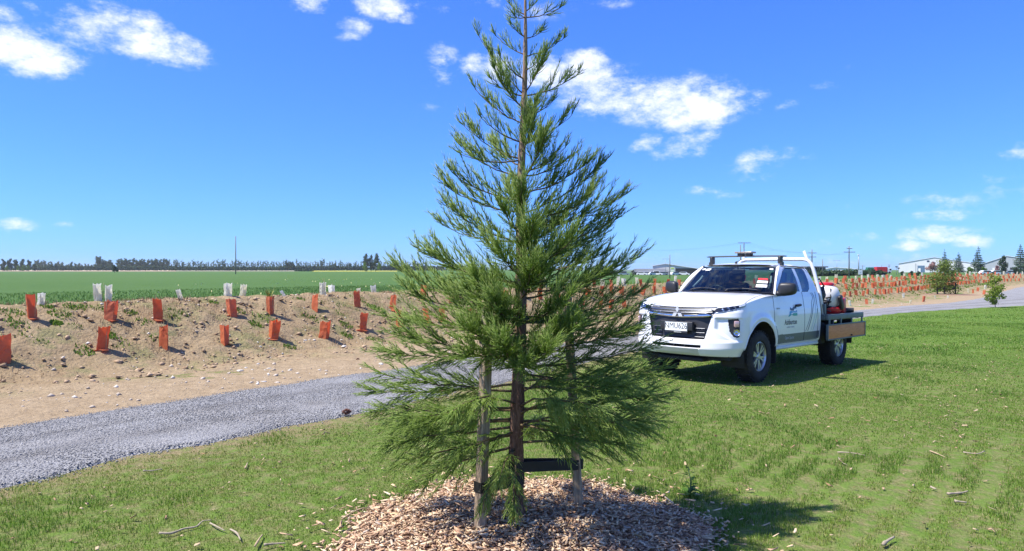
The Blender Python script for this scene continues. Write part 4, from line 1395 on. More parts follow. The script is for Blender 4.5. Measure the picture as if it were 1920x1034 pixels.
# number plate
px_ = xfront(0, .80) + .075
hold = MB(); hold.rbox((px_ - .035, 0, .810), (.07, .53, .125), .008); ho = hold.build('plate_holder', M_blackpl, car, smooth=True)
pl_ = MB(); pl_.rbox((px_ + .004, 0, .800), (.006, .375, .132), .002, seg=1); po = pl_.build('number_plate', M_paper, car)
TM = lambda o, xd, yd: Matrix(((xd[0], yd[0], xd[1] * yd[2] - xd[2] * yd[1], o[0]), (xd[1], yd[1], xd[2] * yd[0] - xd[0] * yd[2], o[1]), (xd[2], yd[2], xd[0] * yd[1] - xd[1] * yd[0], o[2]), (0, 0, 0, 1)))
text_mesh('NMU626', .115, 'lettering', M_ink, po, TM((px_ + .0075, 0, .806), (0, 1, 0), (0, 0, 1)), .0006, xs=.86)
for (y_, z_, sy, sz) in ((0, .864, .365, .004), (0, .737, .365, .004), (.183, .80, .004, .125), (-.183, .80, .004, .125)):
    pl2 = MB(); pl2.box((px_ + .0075, y_, z_), (.0012, sy, sz)); pl2.build('border', M_ink, po)
MB().box((px_ + .003, 0, .722), (.006, .375, .026)).build('dealer_strip', M_ink, po)
text_mesh('Ashburton', .028, 'lettering', M_paper, po, TM((px_ + .0065, .03, .722), (0, 1, 0), (0, 0, 1)), .0006)

# ---- bonnet and front guards (one pressing from the nose line to the cowl)
def cowl(s):
    y = s * .845
    a = abs(s)
    return np.array([-.27 - .25 * a ** 2.2, y, 1.285 - .030 * a ** 2.5])
def hood_pt(s, t):
    a = s * HALF
    th = np.interp(a, arc, ths); zt = float(ztop(a)); x0, y0 = wrap(np.array([th]), np.array([zt]))
    x0 = float(x0[0]); y0 = float(y0[0])
    if abs(a) < .58:                                     # nose lip closes over the grille recess
        x0 += .02
    c = cowl(s)
    x = x0 + (c[0] - x0) * t
    z = zt + (c[2] - zt) * (1 - (1 - t) ** 1.75)
    y = y0 + (c[1] - y0) * t
    e = max(0, abs(s) - .80) / .20
    z -= .0
    crown = .020 * sin(pi * min(1, t * 1.05)) * (1 - abs(s) ** 3)
    rid = .010 * exp(-((abs(s) - .60) / .07) ** 2) * sstep(.05, .3, t) * (1 - .6 * t)
    z += crown + float(rid)
    return x, y, z
def side_top(x):
    """top edge of the side panel: guard line ahead of the door, belt line behind it"""
    x = np.asarray(x, float)
    zs_ = np.interp(x, _stx, _stz)
    return np.where(x < -.5, 1.257 + (1.295 - 1.257) * sstep(-.5, -.75, x), zs_)
_st = [hood_pt(1.0, t) for t in np.linspace(0, 1, 30)]
_stx = np.array([p[0] for p in _st])[::-1]; _stz = np.array([p[2] for p in _st])[::-1]
NS_, NT_ = 121, 61
HX = np.zeros((NT_, NS_)); HYY = HX.copy(); HZ = HX.copy()
for i, t in enumerate(np.linspace(0, 1, NT_)):
    for j, s in enumerate(np.linspace(-1, 1, NS_)):
        HX[i, j], HYY[i, j], HZ[i, j] = hood_pt(s, t)
grid_parts(HX, HYY, HZ, [('bonnet', np.ones((NT_ - 1, NS_ - 1), bool), M_white, car)], flip=False)
for sgn in (-1, 1):
    pts = [Vector(hood_pt(sgn * float(np.interp(t, [0, .12, 1], [.90, .875, .88])), t)) + Vector((0, 0, .0005)) for t in np.linspace(.0, 1, 16)]
    MB().tube(pts, .0038, 5).build('shut_line', M_gap, car)
pts = [Vector(hood_pt(s, .012)) + Vector((.003, 0, -.004)) for s in np.linspace(-.5, .5, 24)]
MB().tube(pts, .004, 5).build('shut_line', M_gap, car)
# cowl panel and wipers
cw = MB()
vs, fs = [], []
for j, s in enumerate(np.linspace(-.92, .92, 25)):
    c = cowl(s); vs += [(c[0] + .015, c[1], c[2] - .004), (c[0] - .11, c[1] * .97, c[2] + .004)]
for j in range(24): fs.append((2 * j, 2 * j + 1, 2 * j + 3, 2 * j + 2))
cw.add(vs, fs).build('cowl_panel', M_blackpl, car)

# ---- windscreen, pillars, roof, sides
def ws_pt(s, t):
    b = np.array([-.345 - .20 * abs(s) ** 2.0, s * .800, 1.283 - .004 * abs(s)])
    u = np.array([-.935 - .05 * s * s, s * .640, 1.708 - .020 * s * s])
    p = b + (u - b) * t
    return p + np.array([.55, 0, .8]) * .022 * sin(pi * t) * (1 - .5 * s * s)
def aline(t):                                             # front edge of the side glasshouse
    b = np.array([-.52, .838, 1.262]); u = np.array([-1.03, .672, 1.712])
    p = b + (u - b) * t
    p[0] += .040 * sin(pi * t); p[2] += .032 * sin(pi * t); p[1] += .012 * sin(pi * t)
    return p
NWs, NWt = 61, 41
WX = np.zeros((NWt, NWs, 3))
for i, t in enumerate(np.linspace(0, 1, NWt)):
    for j, s in enumerate(np.linspace(-1, 1, NWs)): WX[i, j] = ws_pt(s, t)
ones = np.ones((NWt - 1, NWs - 1), bool)
tcw = np.linspace(0, 1, NWt)[:-1, None] + 0 * np.zeros((1, NWs - 1)); scw = np.linspace(-1, 1, NWs)[None, :-1] + 0 * tcw
frit = (tcw < .05) | (tcw > .955) | (np.abs(scw + .016) > .962)
WSC = grid_parts(WX[..., 0], WX[..., 1], WX[..., 2], [('windscreen', ~frit, M_screen, car), ('windscreen_border', frit, M_gloss, car)])
wo = WSC['windscreen']
for sgn in (-1, 1):
    AP = np.zeros((31, 9, 3))
    for i, t in enumerate(np.linspace(0, 1, 31)):
        a = ws_pt(sgn * 1.0, t); b = aline(t); b = np.array([b[0], b[1] * sgn, b[2]])
        for j, k in enumerate(np.linspace(0, 1, 9)):
            p = a + (b - a) * k
            p = p + np.array([.45, .5 * sgn, .55]) * .010 * sin(pi * k)
            AP[i, j] = p
    grid_parts(AP[..., 0], AP[..., 1], AP[..., 2], [('windscreen_pillar', np.ones((30, 8), bool), M_white, car)])
# roof
RXn, RYn = 51, 61
RXX = np.zeros((RXn, RYn, 3))
for i, u in enumerate(np.linspace(0, 1, RXn)):
    for j, s in enumerate(np.linspace(-1, 1, RYn)):
        f0 = np.array([-.935 - .05 * min(1, abs(s) * .672 / .640) ** 2 - .045 * max(0, (abs(s) - .9) / .1), 0, 0])
        x = f0[0] + (-2.02 - f0[0]) * u
        y = s * (.672 + .006 * sin(pi * u))
        edge = 1 - abs(s) ** 3.2
        z = 1.712 + edge * (.004 + .058 * sin(pi * min(.94, .04 + u * .9)) ** .6) - .022 * max(0, u - .85) / .15
        z -= .012 * exp(-((abs(s) - .86) / .03) ** 2)
        RXX[i, j] = (x, y, z)
grid_parts(RXX[..., 0], RXX[..., 1], RXX[..., 2], [('roof', np.ones((RXn - 1, RYn - 1), bool), M_white, car)])
# side glasshouse
W_F = [(-.575, 1.312), (-.70, 1.405), (-.86, 1.510), (-1.02, 1.603), (-1.16, 1.660), (-1.28, 1.683), (-1.425, 1.690), (-1.405, 1.312)]
W_R = [(-1.505, 1.312), (-1.525, 1.690), (-1.74, 1.686), (-1.815, 1.668), (-1.85, 1.62), (-1.835, 1.46), (-1.79, 1.365), (-1.72, 1.318), (-1.68, 1.312)]
B_S = [(-1.405, 1.312), (-1.425, 1.690), (-1.525, 1.690), (-1.505, 1.312)]
def grow(poly, d):
    c = np.mean(poly, 0); P = np.array(poly); e = P - c
    return [tuple(c + v * (1 + d / np.linalg.norm(v))) for v in e]
NUx, NVz = 161, 52
for sgn in (1, -1):
    S3 = np.zeros((NVz, NUx, 3))
    for i, v in enumerate(np.linspace(0, 1, NVz)):
        a = aline(v)
        xr = -2.165 + .145 * v ** 1.3
        zr = 1.290 + (1.712 - 1.290) * v - .03 * max(0, v - .9) / .1
        for j, u in enumerate(np.linspace(0, 1, NUx)):
            x = a[0] + (xr - a[0]) * u
            z = a[2] + (zr - a[2]) * min(1, u * 5)
            y = .838 - (.838 - .672) * v ** 1.12 + .010 * sin(pi * v)
            y -= .035 * max(0, (u - .93) / .07) ** 2
            S3[i, j] = (x, y * sgn, z)
    cx = .25 * (S3[:-1, :-1, 0] + S3[1:, 1:, 0] + S3[:-1, 1:, 0] + S3[1:, :-1, 0]); cz2 = .25 * (S3[:-1, :-1, 2] + S3[1:, 1:, 2] + S3[:-1, 1:, 2] + S3[1:, :-1, 2])
    gf = in_poly(cx, cz2, W_F); gr_ = in_poly(cx, cz2, W_R)
    seal = (in_poly(cx, cz2, grow(W_F, .018)) | in_poly(cx, cz2, grow(W_R, .018))) & ~gf & ~gr_ & ~in_poly(cx, cz2, B_S)
    grid_parts(S3[..., 0], S3[..., 1], S3[..., 2], [('cab_side', ~(gf | gr_ | seal), M_white, car), ('window_seal', seal, M_gloss, car), ('side_window', gf, M_sglass, car), ('quarter_window', gr_, M_sglass, car)], flip=sgn < 0)
    # weather line over the door frame
    pts = []
    for (x, z) in [(-.60, 1.37), (-.75, 1.475), (-.93, 1.587), (-1.08, 1.655), (-1.25, 1.708), (-1.5, 1.716), (-1.88, 1.706), (-1.96, 1.62), (-1.985, 1.40), (-2.0, 1.30)]:
        v = (z - 1.262) / .45
        pts.append((x, sgn * (.838 - .166 * max(0, v) ** 1.12 + .010 * sin(pi * min(1, max(0, v))) + .002), z))
    MB().tube(pts, .0035, 5).build('shut_line', M_gap, car)
# lower side panels
ARCH_R, ARCH_Z = .485, .405
def side_y(x, z):
    y = pz(z)
    r = np.hypot(x, z - ARCH_Z)
    y = y + .022 * np.exp(-((r - .53) / .055) ** 2) * (z > .45) * sstep(.42, .30, x)
    y = y + .006 * sstep(-.50, -.62, x) * np.exp(-((z - .90) / .16) ** 2)
    y = y - .030 * sstep(-2.09, -2.165, x) ** 2
    return y
NXs, NZs = 330, 100
ST = {}
for sgn in (1, -1):
    xs_ = np.linspace(XW, -2.165, NXs)
    zt = side_top(xs_)
    vv_ = np.linspace(0, 1, NZs)
    Xs = np.broadcast_to(xs_[None], (NZs, NXs)).copy()
    Zs = .455 + (zt[None] - .455) * vv_[:, None]
    # snap the grid to the wheel arch
    r = np.hypot(Xs, Zs - ARCH_Z); k = np.abs(r - ARCH_R) < .0065
    f_ = np.where(k, ARCH_R / np.maximum(r, 1e-6), 1)
    Xs = Xs * f_; Zs = ARCH_Z + (Zs - ARCH_Z) * f_
    Ys = side_y(Xs, Zs) * sgn
    cx = .25 * (Xs[:-1, :-1] + Xs[1:, 1:] + Xs[:-1, 1:] + Xs[1:, :-1]); cz2 = .25 * (Zs[:-1, :-1] + Zs[1:, 1:] + Zs[:-1, 1:] + Zs[1:, :-1])
    hole = np.hypot(cx, cz2 - ARCH_Z) < ARCH_R
    stripe = (cz2 > .530) & (cz2 < .662) & (cx < -.50) & (cx > -2.08)
    guard = (cx > -.405) & ~hole
    door = (cx < -.405) & (cx > -1.47) & ~hole & ~stripe & (cz2 > .53)
    rest = ~(hole | stripe | guard | door)
    parts = grid_parts(Xs, Ys, Zs, [('front_guard', guard, M_white, car), ('door', door, M_white, car), ('rear_door', rest, M_white, car), ('sill_stripe', stripe, M_stripe, car)], flip=sgn < 0)
    ST[sgn] = parts
    pts = [(ARCH_R * cos(a), sgn * float(side_y(ARCH_R * cos(a), ARCH_Z + ARCH_R * sin(a))), ARCH_Z + ARCH_R * sin(a)) for a in np.linspace(.12, pi - .06, 40)]
    MB().tube(pts, .009, 6).build('arch_lip', M_white, parts['front_guard'], smooth='all')
    def sl(pl_pts, par):
        MB().tube([(x, sgn * (float(side_y(x, z)) + .0005), z) for (x, z) in pl_pts], .0036, 5).build('shut_line', M_gap, par)
    sl([(-.405, z) for z in np.linspace(.86, 1.25, 10)], parts['door'])
    sl([(-.44 - .02 * k, .80 - .08 * k) for k in range(4)], parts['door'])
    sl([(-1.47, z) for z in np.linspace(.53, 1.30, 14)], parts['door'])
    sl([(x, .526) for x in np.linspace(-.5, -2.0, 16)], parts['door'])
    sl([(-1.99, z) for z in np.linspace(.55, 1.30, 14)], parts['rear_door'])
    # swage line highlight is in the shape; handle:
    hb = MB()
    hy = float(side_y(-1.22, 1.09))
    hb.tube([(-1.15, sgn * (hy + .004), 1.087), (-1.165, sgn * (hy + .026), 1.089), (-1.23, sgn * (hy + .032), 1.093), (-1.295, sgn * (hy + .026), 1.096), (-1.31, sgn * (hy + .004), 1.097)], [.018, .020, .021, .020, .018], 8)
    hb.build('handle', M_blackpl, parts['door'], smooth='all')
    # mirror
    mr_ = MB()
    mr_.tube([(-.58, sgn * .83, 1.285), (-.60, sgn * .90, 1.275)], [.045, .035], 8)
    mo = mr_.build('mirror', M_blackpl, car, smooth='all')
    bm = bmesh.new(); bmesh.ops.create_uvsphere(bm, u_segments=20, v_segments=14, radius=1)
    for v_ in bm.verts:
        x, y, z = v_.co
        sx = math.copysign(abs(x) ** .62, x); sy = math.copysign(abs(y) ** .55, y); sz = math.copysign(abs(z) ** .55, z)
        fx = .085 if x > 0 else .035
        v_.co = (-.60 + sx * fx - .03 * sy * sgn, sgn * 1.0 + sy * .125, 1.350 + sz * .098 + (.02 * sy * sgn if z < 0 else 0))
    me = bpy.data.meshes.new('mirror_housing'); bm.to_mesh(me); bm.free(); me.materials.append(M_blackpl)
    me.polygons.foreach_set('use_smooth', [True] * len(me.polygons)); link('mirror_housing', me, mo)
    MB().rbox((-.637, sgn * 1.0, 1.352), (.006, .19, .145), .002).build('mirror_glass', M_chrome, mo)
    # wheel well and mud flap
    wb = MB()
    arcp = [(ARCH_R * 1.02 * cos(a), ARCH_Z + ARCH_R * 1.02 * sin(a)) for a in np.linspace(-.35, pi + .35, 26)]
    vs = [(x, sgn * .862, z) for (x, z) in arcp] + [(x, sgn * .50, z) for (x, z) in arcp]
    fs = [(i, i + 1, 27 + i, 26 + i) for i in range(25)]
    vs.append((0, sgn * .50, ARCH_Z)); 
    fs += [(26 + i, 27 + i, 52) for i in range(25)]
    wb.add(vs, fs).build('wheel_well', M_under, car)
    MB().rbox((-.475, sgn * .78, .46), (.012, .20, .42), .004).build('mud_flap', M_blackpl, car)
    # side step / sill underside
    sb_ = MB(); sb_.rbox((-1.28, sgn * .80, .455), (1.62, .13, .05), .015); sb_.build('sill', simple('sill_silver', (.55, .57, .56), .4, .2), car, smooth=True)
# lettering and decals on the visible (left) door
D = ST[1]['door']
def side_text(t, size, x, z, mat, name='lettering', sh=0, par=D, xs=1.0):
    y = float(side_y(x, z)) + .0022
    return text_mesh(t, size, name, mat, par, TM((x, y, z), (-1, 0, 0), (0, 0, 1)), .0006, shear=sh, xs=xs)
side_text('Ashburton', .118, -.955, .838, M_ink, xs=.86)
side_text('DISTRICT COUNCIL', .030, -.955, .762, M_grey)
side_text('TRITON', .034, -.54, 1.055, M_dchrome)
side_text('Open Spaces', .062, -.93, .598, M_grey, sh=.3, par=ST[1]['sill_stripe'])
def decal(poly, mat, name, par=D, off=.0015):
    P = []
    for (x, z) in poly: P.append((x, float(side_y(x, z)) + off, z))
    MB().prism(P, (0, .0008, 0)).build(name, mat, par)
def em(cx, cy): return (-(.93 + (cx - 300) / 120 * .26), 1.075 - (cy - 310) / 160 * .150)
decal([em(*p) for p in ((303, 358), (313, 318), (338, 345), (352, 330), (372, 312), (414, 308), (414, 344), (378, 350), (362, 380), (332, 376))], M_navy, 'emblem')
decal([em(*p) for p in ((296, 392), (315, 376), (345, 388), (372, 384), (396, 392), (414, 364), (420, 398), (398, 412), (352, 404), (320, 418), (290, 432))], M_blue, 'emblem')
decal([em(*p) for p in ((268, 472), (288, 436), (318, 422), (330, 436), (300, 462), (286, 470))], M_teal, 'emblem')
decal([em(*p) for p in ((332, 440), (362, 416), (400, 420), (422, 412), (420, 462), (372, 464), (345, 458))], M_green, 'emblem')
RD = ST[1]['rear_door']
def ribbon(pts, w, mat, par):
    C_ = catmull(pts, 8); vs, fs = [], []
    for i, (x, z) in enumerate(C_):
        y = float(side_y(x, z)) + .0018 if z < 1.29 else .845
        vs += [(x + w / 2, y, z), (x - w / 2, y, z)]
    for i in range(len(C_) - 1): fs.append((2 * i, 2 * i + 1, 2 * i + 3, 2 * i + 2))
    MB().add(vs, fs).build('wave_decal', mat, par)
ribbon([(-1.80, 1.285), (-1.855, 1.21), (-1.79, 1.135), (-1.745, 1.0), (-1.66, .86), (-1.52, .67)], .016, M_navy, RD)
ribbon([(-1.86, 1.285), (-1.91, 1.21), (-1.88, 1.12), (-1.82, 1.05), (-1.73, .88), (-1.60, .67)], .022, M_navy, RD)
ribbon([(-1.97, 1.25), (-1.975, 1.16), (-1.92, 1.06), (-1.88, .95), (-1.80, .80), (-1.72, .67)], .010, M_blue, RD)
ribbon([(-1.99, 1.05), (-1.96, .97), (-1.89, .82), (-1.80, .67)], .012, M_teal, RD)

# ---- back wall of the cab
ys_ = np.linspace(-1, 1, 61); vs_ = np.linspace(0, 1, 41)
Yb = np.zeros((41, 61)); Xb = Yb.copy(); Zb = Yb.copy()
for i, v in enumerate(vs_):
    z = .50 + (1.70 - .50) * v
    wv = float(pz(z)) if z < 1.29 else .838 - .166 * ((z - 1.29) / .42) ** 1.12
    Yb[i] = ys_ * (wv - .03); Zb[i] = z; Xb[i] = -2.165 + (.145 * ((z - 1.29) / .42) ** 1.3 if z > 1.29 else 0)
cy2 = Yb[:-1, :-1]; cz3 = Zb[:-1, :-1]
win = (np.abs(cy2) < .60) & (cz3 > 1.33) & (cz3 < 1.65)
grid_parts(Xb, Yb, Zb, [('cab_back', ~win, M_white, car), ('rear_window', win, M_screen, car)], flip=True)

# ---- interior
it = MB()
it.box((-1.30, 0, .66), (1.5, 1.5, .06))
it.box((-1.30, .80, .98), (1.45, .03, .58)); it.box((-1.30, -.80, .98), (1.45, .03, .58)); it.box((-2.12, 0, 1.0), (.03, 1.5, .6))
it.build('cabin_lining', M_dash, car)
da = MB(); da.rbox((-.66, 0, 1.16), (.42, 1.50, .17), .05); do = da.build('dashboard', M_dash, car, smooth=True)
MB().rbox((-.93, -.37, 1.22), (.10, .34, .06), .02).build('instrument_hood', M_dash, do, smooth=True)
def seat(y):
    s = MB()
    s.rbox((-1.27, y, .86), (.50, .50, .16), .05)
    s.rbox((-1.56, y, 1.16), (.14, .48, .56), .05, Matrix.Rotation(R(-14), 3, 'Y'))
    so_ = s.build('seat', M_seat, car, smooth=True)
    MB().rbox((-1.66, y, 1.53), (.10, .27, .17), .04, Matrix.Rotation(R(-8), 3, 'Y')).build('headrest', M_seat, so_, smooth=True)
seat(.37); seat(-.37)
sw = MB(); cpt = Vector((-1.02, -.37, 1.22)); ax = Vector((-.88, 0, .48)).normalized(); u_ = Vector((0, 1, 0)); w_ = ax.cross(u_)
sw.tube([cpt + u_ * .185 * cos(a) + w_ * .185 * sin(a) for a in np.linspace(0, 2 * pi, 33)], .016, 8, cap=False)
for a in (.2, pi - .2, -pi / 2): sw.tube([cpt, cpt + u_ * .18 * cos(a) + w_ * .18 * sin(a)], .018, 6)
sw.build('steering_wheel', M_blackpl, car, smooth='all')
# papers on the dash, mirror, stickers on the glass
MB().box((-.64, -.30, 1.252), (.24, .42, .006)).build('dash_paper', M_paper, do)
im = MB(); im.rbox((-.985, 0, 1.615), (.03, .24, .075), .012); im.tube([(-.985, 0, 1.64), (-.965, 0, 1.70)], .012, 6); im.build('interior_mirror', M_blackpl, car, smooth=True)
for sgn in (-1, 1):
    MB().rbox((-1.12, sgn * .36, 1.665), (.16, .40, .018), .006, Matrix.Rotation(R(12), 3, 'Y')).build('sun_visor', M_grey, car, smooth=True)
    gh = MB(); gh.tube([ws_pt(sgn * .86, .22) + np.array([-.10, 0, -.02]), ws_pt(sgn * .86, .5) + np.array([-.13, 0, -.02]), ws_pt(sgn * .86, .66) + np.array([-.10, 0, -.02])], .016, 6)
    gh.build('grab_handle', M_grey, car, smooth='all')
    bl = MB(); bl.tube([(-1.42, sgn * .70, 1.60), (-1.50, sgn * .66, 1.25), (-1.45, sgn * .56, .95)], .02, 6, flat=.25); bl.build('seat_belt', M_grey, car)
def screen_patch(s0, s1, t0, t1, mat, name, off=-.006):
    vs = [tuple(ws_pt(s, t) + np.array([.55, 0, .8]) * off) for (s, t) in ((s0, t0), (s1, t0), (s1, t1), (s0, t1))]
    vs += [tuple(Vector(v) + Vector((-.001, 0, -.0015))) for v in vs]
    MB().add(vs, [(0, 1, 2, 3), (7, 6, 5, 4), (0, 4, 5, 1), (1, 5, 6, 2), (2, 6, 7, 3), (3, 7, 4, 0)]).build(name, mat, wo)
screen_patch(.68, .87, .46, .52, M_redlab, 'windscreen_sticker', .004)
screen_patch(.68, .88, .345, .425, M_paper, 'windscreen_sticker', .004)
screen_patch(.68, .88, .20, .29, M_paper, 'windscreen_sticker', .004)
screen_patch(.86, .94, .87, .93, M_paper, 'windscreen_sticker', .004)
screen_patch(-.80, -.66, .82, .90, M_paper, 'windscreen_sticker', .004)
screen_patch(-.93, -.84, .86, .92, M_paper, 'windscreen_sticker', .004)
for (s0, s1, tm) in ((-.72, -.05, .055), (.10, .80, .055)):
    pts = [Vector(ws_pt(s, tm + .05 * sin(pi * (s - s0) / (s1 - s0)))) + Vector((.012, 0, .018)) for s in np.linspace(s0, s1, 9)]
    wmb = MB(); wmb.tube(pts, .009, 6); wmb.tube([Vector(cowl(s0 + .06)) + Vector((-.03, 0, .02)), pts[1], pts[4]], .010, 6)
    wmb.build('wiper', M_blackpl, car, smooth='all')
# aerial
ap = Vector((-1.02, -.06, 1.756))
ae = MB(); ae.tube([ap, ap + Vector((-.02, .0, .02))], [.022, .016], 8); ae.tube([ap + Vector((0, 0, .015)), ap + Vector((-.16, .10, .095))], [.006, .003], 6)
ae.build('aerial', M_blackpl, car, smooth='all')
# roof bar with light bar
rb = MB()
prof_y = np.linspace(-.70, .70, 25)
vs, fs = [], []
for i, y in enumerate(prof_y):
    e = 1.0 if 0 < i < 24 else .55
    for k in range(10):
        a = 2 * pi * k / 10
        vs.append((-1.22 + .032 * cos(a) * e, y, 1.868 + .012 * sin(a) * e + .006 * (1 - (y / .7) ** 2)))
for i in range(24):
    for k in range(10): fs.append((i * 10 + k, i * 10 + (k + 1) % 10, i * 10 + 10 + (k + 1) % 10, i * 10 + 10 + k))
fs.append(tuple(range(10))); fs.append(tuple(240 + k for k in range(10)))
ro_ = rb.add(vs, fs).build('roof_bar', M_blackpl, car, smooth='all')
for sgn in (-1, 1):
    ft = MB(); ft.rbox((-1.22, sgn * .60, 1.805), (.10, .055, .12), .016, None); ft.box((-1.22, sgn * .625, 1.745), (.09, .03, .06)); ft.build('bar_foot', M_blackpl, ro_, smooth=True)
lb = MB(); lb.rbox((-1.22, .0, 1.935), (.16, .31, .030), .012); lo = lb.build('light_bar', simple('beacon_grey', (.20, .20, .21), .3, .2), car, smooth=True)
for k in (-1, 1): MB().rbox((-1.22, .07 * k, 1.902), (.09, .10, .036), .008).build('bracket', M_blackpl, lo, smooth=True)
for k in range(5): MB().rbox((-1.133, -.12 + .06 * k, 1.934), (.010, .045, .016), .003).build('lamp_lens', simple('beacon_amber', (.26, .20, .15), .2), lo, smooth=True)

# ---- wheels
def wheel(x, y, sgn):
    w = empty('wheel', (x, y, .372)); w.parent = car
    ty = MB()
    hw = .122
    prof = [(.205, -.095), (.225, -hw), (.290, -hw - .008), (.335, -hw), (.362, -.098), (.372, -.070), (.374, 0), (.372, .070), (.362, .098), (.335, hw), (.290, hw + .008), (.225, hw), (.205, .095)]
    ty.lathe(prof, 48, 'y')
    for k in range(36):
        a = 2 * pi * k / 36
        for s2 in (-1, 1):
            q = Matrix.Rotation(-a + (.04 * s2), 3, 'Y')
            ty.box(q @ Vector((.372, .082 * s2, 0)), (.020, .052, .030), q)
            ty.box(q @ Vector((.373, .030 * s2, .012)), (.014, .040, .022), q)
    ty.build('tyre', M_tyre, w, smooth=True)
    ri = MB()
    o = sgn
    ri.lathe([(.210, o * .100), (.216, o * .106), (.206, o * .108), (.196, o * .095), (.190, o * .04), (.186, -o * .09)], 40, 'y')
    ro = ri.build('rim', M_alloy, w, smooth=True)
    bk = MB(); bk.lathe([(.001, o * .01), (.13, o * .01), (.188, -o * .02)], 32, 'y'); bk.build('brake_disc', M_under, w, smooth=True)
    sp = MB()
    for k in range(6):
        a = 2 * pi * k / 6 + .3
        for da in (-.17, .17):
            d = Vector((cos(a + da * .55), 0, sin(a + da * .55))); d2 = Vector((cos(a + da), 0, sin(a + da)))
            t_ = Vector((-sin(a + da), 0, cos(a + da)))
            p0 = d * .045 + Vector((0, o * .088, 0)); p1 = d2 * .200 + Vector((0, o * .094, 0))
            vs = []
            for (p, wd, dp) in ((p0, .020, .030), (p1, .026, .022)):
                vs += [p - t_ * wd * .5, p + t_ * wd * .5, p + t_ * wd * .62 - Vector((0, o * dp, 0)), p - t_ * wd * .62 - Vector((0, o * dp, 0))]
            sp.add(vs, [(0, 1, 5, 4), (1, 2, 6, 5), (2, 3, 7, 6), (3, 0, 4, 7)])
        # web between the pair near the hub
        d = Vector((cos(a), 0, sin(a))); t_ = Vector((-sin(a), 0, cos(a)))
        sp.add([d * .05 - t_ * .02 + Vector((0, o * .086, 0)), d * .05 + t_ * .02 + Vector((0, o * .086, 0)), d * .145 + t_ * .022 + Vector((0, o * .084, 0)), d * .145 - t_ * .022 + Vector((0, o * .084, 0))], [(0, 1, 2, 3)])
    sp.lathe([(.001, o * .100), (.034, o * .098), (.040, o * .090), (.062, o * .082), (.066, o * .05)], 20, 'y')
    sp.build('spoke_face', M_alloy, w, smooth=True)
    nb_ = MB()
    for k in range(6):
        a = 2 * pi * k / 6 + .3 + pi / 6
        nb_.lathe([(.009, o * .098), (.010, o * .080)], 6, 'y', (cos(a) * .052, 0, sin(a) * .052))
    nb_.build('wheel_nuts', M_chrome, w)
for (x, y, s) in ((0, .745, 1), (0, -.745, -1), (-3.0, .745, 1), (-3.0, -.745, -1)): wheel(x, y, s)
# ---- chassis
ch = MB()
for s in (-1, 1): ch.rbox((-1.65, s * .42, .52), (4.4, .09, .14), .01)
ch.box((-1.30, 0, .47), (1.75, 1.50, .10)); ch.box((.30, 0, .52), (.70, 1.0, .16)); ch.box((.62, 0, .40), (.10, 1.2, .14)); ch.box((.62, 0, .60), (.10, 1.45, .5))
ch.tube([(-3.0, -.70, .375), (-3.0, .70, .375)], .055, 10); ch.lathe([(.01, -.14), (.12, -.09), (.15, 0), (.12, .09), (.01, .14)], 14, 'y', (-3.0, -.05, .375))
ch.tube([(0, -.70, .372), (0, .70, .372)], .045, 8); ch.rbox((.55, 0, .335), (.45, .75, .06), .02)
ch.tube([(-1.0, .30, .38), (-2.6, .30, .40), (-3.4, .35, .42)], .035, 8); ch.rbox((-1.8, -.30, .42), (.8, .4, .2), .04)
ch.build('chassis', M_under, car, smooth=True)

# ---- tray
TX0, TX1, TW = -2.24, -3.88, .955
tr = MB()
tr.box(((TX0 + TX1) / 2, 0, .885), (TX0 - TX1, TW * 2 - .06, .03))
for s in (-1, 1):
    tr.rbox(((TX0 + TX1) / 2, s * (TW - .015), .872), (TX0 - TX1, .05, .09), .006)
    tr.rbox(((TX0 + TX1) / 2, s * .42, .78), (TX0 - TX1, .06, .10), .006)
tr.rbox((TX1 + .02, 0, .872), (.05, TW * 2 - .10, .094), .006); tr.rbox((TX0 - .02, 0, .872), (.05, TW * 2 - .10, .094), .006)
for k in range(4): tr.rbox((TX0 - .2 - .46 * k, 0, .838), (.05, TW * 2 - .12, .06), .006)
to = tr.build('tray', M_steelg, car, smooth=True)
MB().box(((TX0 + TX1) / 2, 0, .9035), (TX0 - TX1 - .02, TW * 2 - .12, .006)).build('deck_boards', simple('deck_ply', (.17, .12, .08), .8, var=.3, scale=3), to)
for s in (-1, 1):
    ds = empty('drop_side', (0, 0, 0)); ds.parent = car
    x0, x1 = TX0 + .10, TX1 + .0
    zc = .622
    MB().rbox(((x0 + x1) / 2, s * (TW + .028), zc), (x0 - x1 - .05, .020, .228), .003).build('side_board', M_ply, ds, smooth=True)
    fr = MB()
    for zz_ in (zc + .122, zc - .122): fr.rbox(((x0 + x1) / 2, s * (TW + .030), zz_), (x0 - x1, .034, .022), .004)
    for xx_ in (x0 - .012, x1 + .012): fr.rbox((xx_, s * (TW + .030), zc), (.026, .038, .262), .004)
    fr.build('side_frame', M_steelg, ds, smooth=True)
    for k in range(4):
        hx = x0 - .12 - (x0 - x1 - .24) * k / 3
        hb = MB(); hb.rbox((hx, s * (TW + .020), .785), (.035, .022, .11), .004); hb.build('hinge', M_steelg, ds, smooth=True)
    MB().rbox((x0 - 1.05, s * (TW + .048), zc - .085), (.045, .022, .022), .004).build('latch', M_under, ds, smooth=True)
    mg = MB()
    mg.rbox((-2.54, s * .78, .66), (.05, .30, .42), .015, Matrix.Rotation(R(-12), 3, 'Y')); mg.rbox((-3.45, s * .78, .60), (.02, .26, .46), .006)
    mg.rbox((-3.0, s * .78, .82), (.9, .30, .02), .006)
    mg.build('rear_mudguard', M_blackpl, car, smooth=True)
MB().rbox((-2.33, .62, .60), (.20, .45, .36), .03).build('tool_box', M_under, car, smooth=True)
